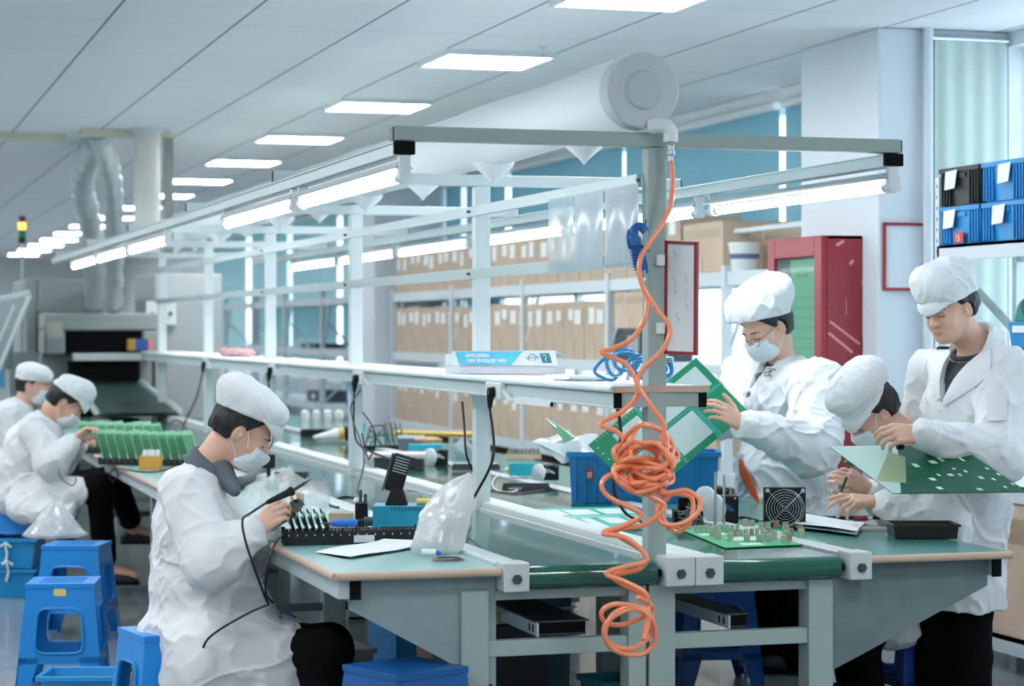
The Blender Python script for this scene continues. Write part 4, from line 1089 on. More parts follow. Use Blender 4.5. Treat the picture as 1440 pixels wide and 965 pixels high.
def cap(person, H, crown, visor=True, tilt=0.0, amp=0.005, seed=4, band_z=0.028, vis=(0.012, 0.055), low=None, vlen=0.0, vdrop=0.04, bandr=(0.111, 0.094, 0.088)):
    s = H.s; G = Field()
    G.ell(H.w(-0.01, 0, 0.042), [q * s for q in bandr], H.R)
    for c, r, k in crown: G.ell(H.w(*c), [q * s for q in r], H.R, k)
    tn = Vector((-math.sin(tilt), 0, -math.cos(tilt)))
    G.cut(f_plane(H.w(0, 0, band_z), H.R @ tn))
    ob = solid('cap', G.mesh(0.0045, folds(amp, (16, 16, 12), seed, 0.5)), CAPM, person)
    # stitched band round the head
    B = Field(); B.ell(H.w(-0.01, 0, 0.042), [(q + 0.004) * s for q in bandr], H.R)
    B.cut(f_plane(H.w(0, 0, band_z - 0.001), H.R @ tn)); B.cut(f_plane(H.w(0, 0, band_z + 0.026), H.R @ -tn))
    solid('cap_band', B.mesh(0.004, folds(amp * 0.35, (22, 22, 16), seed + 1)), CAPM, ob)
    if visor:
        V = Field(); xf = bandr[0] - 0.006 + vlen; zb = band_z - 0.06 * math.tan(tilt)
        fe, lo, hi = f_ell(H.w(0.0, 0, zb - 0.02), [(xf + 0.006) * s, (bandr[1] + 0.004) * s, 0.085 * s], H.R)
        V.add((lambda P: np.abs(fe(P)) - 0.0026, lo, hi), 0)
        def vis_(P):
            q = H.loc(P); x, y, z = q[..., 0], q[..., 1], q[..., 2]
            return (np.maximum(np.maximum(z - (zb + 0.012), (zb - vdrop + 5.0 * y * y) - z), 0.035 - x) * s).astype(np.float32)
        V.cut(vis_)
        solid('visor', V.mesh(0.003), CAPM, ob)
    return ob
FL = ((0.041, 0.025, 0.020), (0.045, 0.028, 0.021), (0.041, 0.026, 0.020), (0.032, 0.019, 0.018))
def hand(F_, W, d, n, right, curl, thumb, sc=1.0, spread=0.05):
    """palm, five separate fingers; curl = three joint angles per finger in degrees; thumb = direction (along, side, out of the back), bend"""
    W = Vector(W); d = Vector(d).normalized(); n = Vector(n); n = (n - d * n.dot(d)).normalized()
    t = n.cross(d) if right else -(n.cross(d))
    K = []
    for i in range(4):
        off = (0.029, 0.010, -0.009, -0.027)[i]; ln = (0.088, 0.091, 0.086, 0.078)[i]
        K.append(W + d * ln * sc + t * off * sc - n * (0.002 * (i in (0, 3))) * sc)
    for i, kp in enumerate(K):
        F_.cap(W + t * (0.016, 0.006, -0.006, -0.016)[i] * sc + d * 0.01 * sc, kp, 0.0155 * sc, 0.0115 * sc, 0.008)
    F_.cap(W + d * 0.03 * sc + t * 0.012 * sc - n * 0.006 * sc, W + d * 0.06 * sc - n * 0.006 * sc, 0.015 * sc, 0.013 * sc, 0.012)
    tips = []
    for i, kp in enumerate(K):
        a = 0; p = kp; sd = (1.5 - i) * spread
        dd = (d + t * sd).normalized()
        rr = (0.0098, 0.0098, 0.0093, 0.0082)[i] * sc
        for j in range(3):
            a += math.radians(curl[i][j]); v = dd * math.cos(a) - n * math.sin(a)
            q = p + v * FL[i][j] * sc; F_.cap(p, q, rr * (1 - 0.09 * j), rr * (1 - 0.09 * (j + 1)), 0.0035); p = q
        tips.append(p)
    (ta, ts, tn), tb = thumb
    p = W + d * 0.026 * sc + t * 0.026 * sc - n * 0.006 * sc; v = (d * ta + t * ts + n * tn).normalized(); rr = 0.0135 * sc
    ax = v.cross(d); ax = ax.normalized() if ax.length > 1e-3 else n
    for j, L_ in enumerate((0.042, 0.032, 0.026)):
        q = p + v * L_ * sc; F_.cap(p, q, rr * (1 - 0.12 * j), rr * (1 - 0.12 * (j + 1)), 0.006 if j else 0.012); p = q
        v = Matrix.Rotation(math.radians(tb), 3, ax) @ v
    tips.append(p)
    return tips
def trunk(F_, pel, chest, neck, sl, sr):
    F_.cap(pel, chest, 0.115, 0.125, 0.03); F_.cap(chest, neck, 0.105, 0.05, 0.05); F_.cap(sl, sr, 0.05, 0.05, 0.05)
def limb(F_, a, b, c, ra, rb, rc, k=0.02): F_.cap(a, b, ra, rb, k); F_.cap(b, c, rb, rc, k)
def leg(F_, hip, knee, ank, r=(0.092, 0.068, 0.052), k=0.03): F_.cap(hip, knee, r[0], r[1], k); F_.cap(knee, ank, r[1], r[2], k)
def shoe(person, ank, d, slip=False, m=None):
    d = Vector((d[0], d[1], 0)).normalized(); a = Vector(ank); sd = Vector((-d.y, d.x, 0))
    G = Field(); z = a.z - 0.06
    b = Vector((a.x, a.y, z))
    G.cap(b - d * 0.045 + Vector((0, 0, 0.035)), b + d * 0.12 + Vector((0, 0, 0.03)), 0.038, 0.032, 0.02)
    G.cap(b + d * 0.04 + Vector((0, 0, 0.03)), b + d * 0.15 + Vector((0, 0, 0.024)), 0.042, 0.03, 0.02)
    if not slip: G.cap(b - d * 0.02 + Vector((0, 0, 0.05)), a + Vector((0, 0, 0.01)), 0.042, 0.04, 0.02)
    G.cut(f_plane(b + Vector((0, 0, 0.0)), (0, 0, -1)))
    o = solid('shoe', G.mesh(0.006), m or SHOE, person)
    S = Field(); S.cap(b - d * 0.05 + Vector((0, 0, 0.01)), b + d * 0.15 + Vector((0, 0, 0.01)), 0.036, 0.04, 0.01); S.cut(f_plane(b + Vector((0, 0, 0.012)), (0, 0, 1))); S.cut(f_plane(b, (0, 0, -1)))
    solid('sole', S.mesh(0.006), BLACKM, o)
def sheet_collar(person, name, c, axis, fwd, r0, r1, hgt, m, open_a=0.5, drop=0.05, spread=0.02, th=0.003, flare=1.0):
    """folded collar round the neck, open at the front"""
    ax = Vector(axis).normalized(); f = Vector(fwd); f = (f - ax * f.dot(ax)).normalized(); l = ax.cross(f); rows = []
    N = 36
    for row, (rr, z) in enumerate(((r0 - 0.002, -0.03), (r0 + 0.004, hgt * 0.55), (r0 + 0.010, hgt), (r0 + 0.020, hgt * 0.75), (r1, -0.008), (r1 + 0.016, -0.03))):
        R_ = []
        for k in range(N):
            a = open_a + (2 * PI - 2 * open_a) * k / (N - 1)
            e = abs(k / (N - 1) - 0.5) * 2
            fr = max(0, e - 0.55) / 0.45
            zz = z - drop * fr ** 1.5 * (0.5 if row < 3 else 1.0) - (0.02 * fr if row >= 4 else 0)
            rad = rr * (1 + flare * 0.25 * fr * (row >= 4)) + spread * fr
            R_.append(Vector(c) + f * (math.cos(a) * rad) + l * (math.sin(a) * rad) + ax * zz)
        rows.append(R_)
    return MB().grid(rows, th=th).build(name, m, person)
def person(label, cat='person', group=None, loc=(0, 0, 0)):
    return label, cat, group, loc
def make_body(F_, label, loc, H, h=None):
    V = F_.mesh(h or HB)
    ob = solid('person', V, [SKIN, LIP], None, lambda P: H.lips(P), origin=loc)
    tag(ob, label, 'person'); return ob
P = lambda x, y, D: pt(x, y, D=D)
Zv = Vector((0, 0, 1))
# ---------------------------------------------------------------- seated woman soldering at the left table
def person_a():
    H = Head(P(341, 606, 7.72), 4, 33, 0, 1.06)
    pel, chest, neck = P(296, 852, 7.75), P(275, 748, 7.73), P(288, 655, 7.72)
    shR, elR, wrR = P(262, 692, 7.52), P(296, 788, 7.42), P(362, 746, 7.52)
    shL, elL, wrL = P(290, 690, 7.93), P(345, 780, 8.02), P(382, 738, 7.74)
    B = Field(); H.build(B)
    trunk(B, pel, chest, neck, shL, shR)
    H.c(B, (-0.02, 0, -0.03), (-0.03, 0, -0.075), 0.052, 0.05, 0.02); B.cap(H.w(-0.03, 0, -0.075), neck, 0.052, 0.056, 0.025)
    limb(B, shR, elR, wrR, 0.05, 0.04, 0.026); limb(B, shL, elL, wrL, 0.05, 0.04, 0.026)
    dR = (P(402, 708, 7.52) - wrR).normalized()
    tips = hand(B, wrR, dR, (P(370, 700, 7.3) - P(390, 725, 7.5)), True, [(42, 35, 15), (40, 40, 18), (45, 42, 20), (48, 42, 20)], ((0.9, 0.35, -0.5), 12), 0.98)
    dL = (P(418, 722, 7.68) - wrL).normalized()
    hand(B, wrL, dL, (P(420, 760, 7.7) - P(400, 722, 7.7)), False, [(20, 25, 20), (25, 28, 20), (28, 30, 20), (30, 30, 20)], ((0.7, 0.5, -0.4), 14), 0.98)
    hipR, knR, anR = P(340, 905, 7.62), P(456, 925, 7.5), P(455, 1082, 7.45)
    hipL, knL, anL = P(340, 900, 7.86), P(462, 912, 7.85), P(470, 1060, 7.9)
    me = make_body(B, 'woman in white coat, cap and mask seated at the left table soldering a small board', Vector((pel.x, pel.y, 0)), H)
    T = Field(); leg(T, hipR, knR, anR, (0.07, 0.088, 0.065)); leg(T, hipL, knL, anL, (0.07, 0.085, 0.065))
    solid('trousers', T.mesh(0.008, folds(0.004, (7, 7, 5), 22)), TROU, me)
    shoe(me, anR + Vector((0, 0, -0.02)), hd(10)); shoe(me, anL + Vector((0, 0, -0.02)), hd(10))
    # coat
    Rb = np.array(Matrix((hd(6), Zv.cross(hd(6)), Zv)).transposed(), dtype=np.float32)
    G = Field()
    G.ell(P(272, 738, 7.73), (0.145, 0.205, 0.19), Rb, 0.05); G.ell(P(282, 820, 7.74), (0.185, 0.215, 0.19), Rb, 0.06)
    G.ell(P(292, 890, 7.72), (0.215, 0.235, 0.17), Rb, 0.05)
    G.cap(shR, shL, 0.075, 0.075, 0.05); G.cap(P(285, 668, 7.72), P(274, 700, 7.73), 0.075, 0.1, 0.05)
    G.cap(P(300, 905, 7.58), P(392, 925, 7.56), 0.135, 0.125, 0.06); G.cap(P(310, 900, 7.86), P(388, 910, 7.84), 0.125, 0.115, 0.06)
    G.cap(P(300, 930, 7.55), P(395, 965, 7.54), 0.15, 0.085, 0.06); G.cap(P(285, 960, 7.58), P(350, 1000, 7.55), 0.14, 0.12, 0.05)
    G.cap(P(345, 850, 7.7), P(372, 930, 7.62), 0.095, 0.10, 0.05)
    G.cap(P(215, 890, 7.7), P(208, 905, 7.7), 0.05, 0.045, 0.06)
    limb(G, shR, elR, wrR + (elR - wrR) * 0.18, 0.088, 0.092, 0.062, 0.035); limb(G, shL, elL, wrL + (elL - wrL) * 0.18, 0.085, 0.085, 0.06, 0.03)
    G.ell(P(303, 800, 7.42), (0.075, 0.08, 0.06), None, 0.05)
    G.cut(f_plane(Vector((0, 0, 0.235)), (0, 0, -1)))
    co = solid('coat', G.mesh(0.0055, folds(0.010, (7, 7, 11), 2, 0.6)), COAT, me)
    for wr, el in ((wrR, elR), (wrL, elL)):
        c = wr + (el - wr) * 0.13; d = (wr - el).normalized()
        MB().lathe(c - d * 0.03, d, [(0, 0.056), (0.01, 0.062), (0.028, 0.05), (0.045, 0.043), (0.05, 0.036)], n=24).build('cuff', COAT, co)
    sheet_collar(me, 'shirt_collar', neck + Vector((0.01, 0, 0.0)), (H.w(-0.03, 0, -0.06) - neck), hd(6), 0.060, 0.074, 0.026, mat('slate grey collar', (92, 102, 110), 0.75), 0.35, 0.055, 0.0)
    S = Field(); S.cap(P(318, 668, 7.7), P(330, 690, 7.66), 0.022, 0.022); S.cap(P(310, 660, 7.70), P(322, 680, 7.68), 0.045, 0.03, 0.02)
    solid('shirt_front', S.mesh(0.005), mat('slate grey collar', (92, 102, 110), 0.75), me)
    hair(me, H, 0.009, low=-0.045, side=-0.012, front=0.085, slope=1.1)
    face_mask(me, H); brows(me, H, (-1, 1))
    cap(me, H, [((-0.02, 0, 0.098), (0.13, 0.106, 0.066), 0.03), ((-0.085, 0, 0.10), (0.066, 0.085, 0.060), 0.03)], tilt=-0.18, seed=4, vlen=0.004, band_z=0.058, vdrop=0.042, amp=0.004)
    MB().lathe(H.w(-0.002, -0.09, -0.042), (0, 0, 1), [(0, 0.0025), (0.005, 0.0025)], n=8).build('earring', STEEL, me)
    return me, tips, H
pa, tipsA, HA = person_a()
# ---------------------------------------------------------------- woman bending over the green board racks (far left)
def seated_far(px, label, full=True):
    pass
def person_c():
    D = 12.5
    H = Head(P(93, 566, D), 6, 42, 0, 1.05)
    pel, chest, neck = P(32, 690, 12.6), P(45, 632, D), P(67, 592, D)
    shR, elR, wrR = P(47, 606, 12.33), P(72, 652, 12.22), P(106, 618, 12.3)
    shL, elL, wrL = P(58, 602, 12.7), P(88, 650, 12.8), P(112, 622, 12.6)
    B = Field(); H.build(B); trunk(B, pel, chest, neck, shL, shR)
    H.c(B, (-0.02, 0, -0.03), (-0.03, 0, -0.075), 0.052, 0.05, 0.02); B.cap(H.w(-0.03, 0, -0.075), neck, 0.052, 0.056, 0.025)
    limb(B, shR, elR, wrR, 0.05, 0.04, 0.026); limb(B, shL, elL, wrL, 0.05, 0.04, 0.026)
    dv = (P(124, 603, 12.32) - wrR)
    hand(B, wrR, dv, Zv - hd(-60) * 0.6, True, [(35, 35, 15), (38, 38, 18), (42, 40, 20), (45, 40, 20)], ((0.8, 0.4, -0.5), 12))
    hand(B, wrL, (P(128, 612, 12.5) - wrL), Zv + hd(-60) * 0.3, False, [(25, 30, 15), (28, 32, 18), (32, 35, 20), (35, 35, 20)], ((0.8, 0.4, -0.4), 12))
    hipR, knR, anR = P(45, 700, 12.45), P(138, 683, 12.25), P(150, 800, 12.5)
    hipL, knL, anL = P(45, 695, 12.75), P(160, 672, 12.95), P(188, 744, 13.25)
    B.cap(knR, anR, 0.05, 0.036, 0.02); B.cap(anR, anR + hd(0) * 0.16 + Vector((0, 0, -0.035)), 0.036, 0.028, 0.02)
    B.cap(knL, anL, 0.05, 0.036, 0.02); B.cap(anL, anL + hd(0) * 0.12 + Vector((0, 0, -0.04)), 0.036, 0.03, 0.02)
    me = make_body(B, 'worker bending forward over the racks of green boards at the far end', Vector((pel.x, pel.y, 0)), H, 0.005)
    T = Field(); leg(T, hipR, knR, knR + (anR - knR) * 0.86, (0.1, 0.075, 0.062)); leg(T, hipL, knL, knL + (anL - knL) * 0.8, (0.1, 0.075, 0.065)); T.ell(pel, (0.15, 0.17, 0.11), None, 0.04)
    solid('trousers', T.mesh(0.008, folds(0.004, (7, 7, 5), 23)), TROU, me)
    shoe(me, anR + Vector((0, 0, -0.03)), hd(0), True); shoe(me, anL + Vector((0, 0, -0.03)), hd(0), True)
    Rb = np.array(head_R(6, 20), dtype=np.float32); G = Field()
    G.ell(P(42, 632, D), (0.15, 0.20, 0.19), Rb, 0.05); G.ell(P(30, 672, 12.55), (0.18, 0.21, 0.17), None, 0.06); G.ell(P(35, 700, 12.55), (0.2, 0.23, 0.13), None, 0.05)
    G.cap(shR, shL, 0.075, 0.075, 0.05); G.cap(P(60, 600, D), P(50, 612, D), 0.075, 0.1, 0.05)
    G.cap(P(45, 700, 12.4), P(112, 690, 12.25), 0.125, 0.075, 0.06); G.cap(P(45, 700, 12.7), P(100, 690, 12.8), 0.12, 0.08, 0.06)
    G.cap(P(60, 720, 12.35), P(95, 725, 12.2), 0.07, 0.04, 0.07); G.cap(P(30, 715, 12.3), P(75, 725, 12.2), 0.09, 0.05, 0.05)
    limb(G, shR, elR, wrR + (elR - wrR) * 0.2, 0.09, 0.085, 0.055, 0.03); limb(G, shL, elL, wrL + (elL - wrL) * 0.2, 0.085, 0.08, 0.055, 0.03)
    co = solid('coat', G.mesh(0.008, folds(0.012, (8, 8, 10), 31, 0.5)), COAT, me)
    sheet_collar(me, 'coat_collar', neck, (H.w(-0.03, 0, -0.06) - neck), hd(6), 0.066, 0.09, 0.03, COAT, 0.35, 0.04)
    hair(me, H, 0.008, front=0.078); face_mask(me, H); brows(me, H, lash=False)
    cap(me, H, [((-0.005, 0, 0.09), (0.105, 0.09, 0.055), 0.03), ((0.03, 0, 0.12), (0.055, 0.06, 0.045), 0.05)], seed=14, vlen=0.004, band_z=0.050, tilt=-0.12)
    return me
pc = person_c()
def person_b():
    D = 14.0
    H = Head(P(47, 541, D), -6, 12, 0, 1.0)
    pel, chest, neck = P(5, 655, 14.05), P(18, 600, D), P(30, 572, D)
    shR, elR, wrR = P(12, 586, 13.8), P(28, 632, 13.75), P(66, 632, 13.8)
    shL, elL, wrL = P(25, 584, 14.2), P(45, 632, 14.25), P(75, 628, 14.1)
    B = Field(); H.build(B); trunk(B, pel, chest, neck, shL, shR)
    H.c(B, (-0.02, 0, -0.03), (-0.03, 0, -0.075), 0.052, 0.05, 0.02); B.cap(H.w(-0.03, 0, -0.075), neck, 0.052, 0.056, 0.025)
    limb(B, shR, elR, wrR, 0.05, 0.04, 0.026); limb(B, shL, elL, wrL, 0.05, 0.04, 0.026)
    hand(B, wrR, hd(0) * 1 + Zv * 0.1, Zv, True, [(25, 30, 15)] * 4, ((0.8, 0.4, -0.4), 12)); hand(B, wrL, hd(0), Zv, False, [(25, 30, 15)] * 4, ((0.8, 0.4, -0.4), 12))
    me = make_body(B, 'worker at the far left edge, half hidden behind the bending worker', Vector((pel.x, pel.y, 0)), H, 0.0055)
    T = Field()
    for s_, dd in ((13.85, -1), (14.2, 1)):
        leg(T, P(15, 662, s_), P(92, 660, s_), P(92, 765, s_), (0.1, 0.075, 0.06))
        shoe(me, Vector(P(92, 765, s_)) * 1.0, hd(0))
    T.ell(pel, (0.15, 0.17, 0.11), None, 0.04); solid('trousers', T.mesh(0.01), TROU, me)
    G = Field(); G.ell(P(15, 605, D), (0.14, 0.2, 0.2), None, 0.05); G.ell(P(5, 650, 14.05), (0.18, 0.21, 0.17), None, 0.06)
    G.cap(shR, shL, 0.075, 0.075, 0.05); G.cap(P(28, 578, D), P(20, 590, D), 0.075, 0.1, 0.05)
    for s_ in (13.85, 14.2): G.cap(P(15, 662, s_), P(70, 665, s_), 0.125, 0.09, 0.06)
    limb(G, shR, elR, wrR + (elR - wrR) * 0.2, 0.09, 0.08, 0.055, 0.03); limb(G, shL, elL, wrL + (elL - wrL) * 0.2, 0.085, 0.08, 0.055, 0.03)
    solid('coat', G.mesh(0.009, folds(0.012, (8, 8, 10), 41, 0.5)), COAT, me)
    hair(me, H, 0.007, front=0.05); face_mask(me, H); brows(me, H, lash=False)
    cap(me, H, [((-0.01, 0, 0.075), (0.118, 0.1, 0.06), 0.03)], seed=24, visor=False, band_z=0.03, tilt=-0.12)
    return me
pb = person_b()
# ---------------------------------------------------------------- standing woman holding up the large board
def person_d():
    D = 9.7
    H = Head(P(1076, 460, D), 218, 30, 4, 1.12)
    pel, chest, neck = P(1112, 722, D), P(1110, 590, D + 0.02), P(1103, 515, D + 0.03)
    shL, elL, wrL = P(1150, 545, 9.47), P(1142, 630, 9.2), P(1042, 597, 8.98)
    shR, elR, wrR = P(1052, 530, 9.95), P(1018, 585, 9.85), P(984, 532, 9.45)
    B = Field(); H.build(B); trunk(B, pel, chest, neck, shL, shR)
    H.c(B, (-0.02, 0, -0.03), (-0.03, 0, -0.075), 0.054, 0.054, 0.02); B.cap(H.w(-0.03, 0, -0.075), neck, 0.054, 0.06, 0.025)
    limb(B, shR, elR, wrR, 0.055, 0.045, 0.028); limb(B, shL, elL, wrL, 0.055, 0.045, 0.028)
    hand(B, wrL, (P(1000, 566, 8.92) - wrL), Zv * 0.5 + hd(-80), False, [(28, 30, 18), (30, 32, 18), (32, 34, 20), (34, 34, 20)], ((0.55, 0.75, -0.35), 20), 1.05)
    hand(B, wrR, (P(958, 508, 9.2) - wrR), Zv * 0.9 + hd(-90) * 0.5, True, [(30, 40, 20), (32, 42, 20), (34, 42, 22), (36, 42, 22)], ((0.6, 0.5, -0.7), 18), 1.05)
    me = make_body(B, 'standing woman with glasses and mask holding up a large green circuit board', Vector((pel.x, pel.y, 0)), H)
    T = Field(); f = Vector((pel.x, pel.y, 0))
    sd = Vector((-hd(200).y, hd(200).x, 0))
    aL, aR = P(1120, 800, 9.62), P(1088, 800, 9.78)
    for q in (aL, aR):
        hip = Vector((q.x, q.y, 0.78)); kn = Vector((q.x, q.y, 0.45)); an = Vector((q.x, q.y, 0.085))
        leg(T, hip, kn, an, (0.125, 0.105, 0.09)); shoe(me, Vector((q.x, q.y, 0.08)), hd(200))
    T.ell(Vector((pel.x, pel.y, 0.76)), (0.13, 0.15, 0.10), None, 0.05)
    solid('trousers', T.mesh(0.009, folds(0.006, (6, 6, 4), 24)), TROU, me)
    Rb = np.array(head_R(205, 6), dtype=np.float32); G = Field()
    G.ell(P(1106, 575, D), (0.165, 0.235, 0.2), Rb, 0.06); G.ell(P(1106, 650, D), (0.185, 0.25, 0.2), Rb, 0.07)
    G.cap(P(1106, 690, D), P(1104, 780, D), 0.22, 0.235, 0.07)
    G.cap(shR, shL, 0.095, 0.1, 0.06); G.cap(P(1105, 520, D + 0.04), P(1106, 552, D + 0.02), 0.08, 0.12, 0.05)
    limb(G, shL, elL, wrL + (elL - wrL) * 0.10, 0.115, 0.115, 0.062, 0.04); limb(G, shR, elR, wrR + (elR - wrR) * 0.2, 0.105, 0.09, 0.06, 0.04)
    G.cut(f_plane(Vector((0, 0, 0.56)), (0, 0, -1)))
    # open front: a V that shows what is worn under the coat
    fw = hd(232); lf = Zv.cross(fw); V0 = P(1040, 650, D)
    fwn, lfn = _np(fw), _np(lf); c0 = _np(G.hit(1052, 556, 0.0))
    def vee(Pp):
        q = Pp - c0; x = q @ fwn; z = q[..., 2]; y = q @ lfn - z * 0.55
        return np.maximum(np.abs(y) * 0.85 - (z + 0.02) * 0.24, -(x + 0.07 + z * 0.9)).astype(np.float32)
    base = Field(); base.ops = list(G.ops)
    G.sub((vee, c0 - 0.3, c0 + np.array([0.3, 0.3, 0.42], dtype=np.float32)), 0.006)
    co = solid('coat', G.mesh(0.0058, folds(0.013, (8, 8, 10), 51, 0.6)), COAT, me)
    S = Field(); fnb = lambda Pp: (base.at(Pp) + 0.022).astype(np.float32)
    S.add((fnb, c0 - 0.25, c0 + np.array([0.25, 0.25, 0.3], dtype=np.float32)), 0)
    S.cut(lambda Pp: (vee(Pp) - 0.02).astype(np.float32)); S.cut(f_plane(c0 + np.array([0, 0, 0.022]), (0, 0, -1)))
    solid('inner_top', S.mesh(0.006), mat('dark patterned blouse', (92, 88, 92), 0.8, col2=(120, 114, 116), nscale=60), me)
    # orange lanyard and lining
    Lp = [base.hit(1067 - 7.0 * k, 510 + 16.5 * k, -0.006) for k in range(4)]
    MB().grid([[q + lf * 0.008, q - lf * 0.008] for q in smooth_path(Lp, 6)], th=0.002).build('lanyard', mat('orange lanyard', (226, 96, 56), 0.6), me)
    op = []
    for k in range(12):
        t = k / 11; y = 646 + 62 * t; xm = 1042 + 26 * t ** 1.6; wv = 9 * math.sin(PI * min(1, t * 1.02)) ** 0.8 + 1.5
        op.append([base.hit(xm - wv * 0.5, y, 0.014), base.hit(xm + wv * 0.75, y, 0.014)])
    MB().grid(op, th=0.004).build('orange_lining', mat('orange lining', (222, 98, 48), 0.7), me)
    sheet_collar(me, 'coat_collar', neck + Vector((0, 0, -0.005)) + hd(225) * 0.012, (H.w(-0.03, 0, -0.06) - neck), hd(228), 0.082, 0.112, 0.028, COAT, 0.55, 0.10, 0.02)
    # coat emblem: a swirl and a C
    e0 = base.hit(1074, 527, 0.014)
    rr = -hd(218 + 90); rr = (rr + Vector((0, 0, 0.1))).normalized(); rr = rr if rr.x > 0 else -rr
    GI = mat('grey embroidery', (96, 100, 112), 0.7)
    nrm = Vector(base.grad(_np(e0)[None])[0].tolist()); up = (Zv - nrm * nrm.z).normalized(); r2 = up.cross(nrm)
    Em = lambda x, y: base.stick(e0 + r2 * x + up * y, 0.013)
    MB().tube(smooth_path([Em(*q) for q in ((0.0, 0.03), (0.022, 0.035), (0.028, 0.022), (0.008, 0.012), (0.002, 0.002), (0.016, -0.006), (0.03, 0.0), (0.034, 0.016))], 6), 0.0022, n=5).build('emblem_swirl', GI, co)
    MB().tube(smooth_path([Em(0.048 + 0.016 * math.cos(a), 0.014 + 0.019 * math.sin(a)) for a in np.linspace(0.9, 5.3, 9)], 4), 0.0026, n=5).build('emblem_letter', GI, co)
    hair(me, H, 0.012, low=-0.06, side=-0.018, front=0.125, slope=0.22)
    bun = Field(); bun.ell(H.w(-0.105, 0.0, 0.0), (0.03, 0.035, 0.03), H.R); solid('hair_bun', bun.mesh(0.005, lambda Pp: 0.003 * hash_noise(Pp * 90, 5)), HAIR, me)
    face_mask(me, H); brows(me, H)
    S2 = Field(); H.build(S2)
    gl = MB()
    for q in (-1, 1):
        c = [H.w(0.107, 0.032 * q + 0.024 * math.cos(a), -0.012 + 0.018 * math.sin(a)) for a in np.linspace(0, 2 * PI, 22)[:-1]]
        gl.tube(c, 0.0013, n=6, closed=True); gl.tube([H.w(0.107, 0.056 * q, -0.004), H.w(0.06, 0.074 * q, 0.002), H.w(0.0, 0.084 * q, 0.008)], 0.0014, n=6)
    gl.tube(smooth_path([H.w(0.107, -0.008, -0.006), H.w(0.112, 0, -0.002), H.w(0.107, 0.008, -0.006)], 4), 0.0012, n=6)
    gl.build('glasses', DSTEEL, me)
    cap(me, H, [((-0.02, 0, 0.10), (0.145, 0.128, 0.08), 0.03), ((-0.06, 0.03, 0.115), (0.105, 0.105, 0.07), 0.04), ((0.06, 0, 0.075), (0.07, 0.09, 0.05), 0.03)], visor=False, seed=54, amp=0.008, band_z=0.046, tilt=-0.36, bandr=(0.119, 0.101, 0.09))
    return me
pd = person_d()
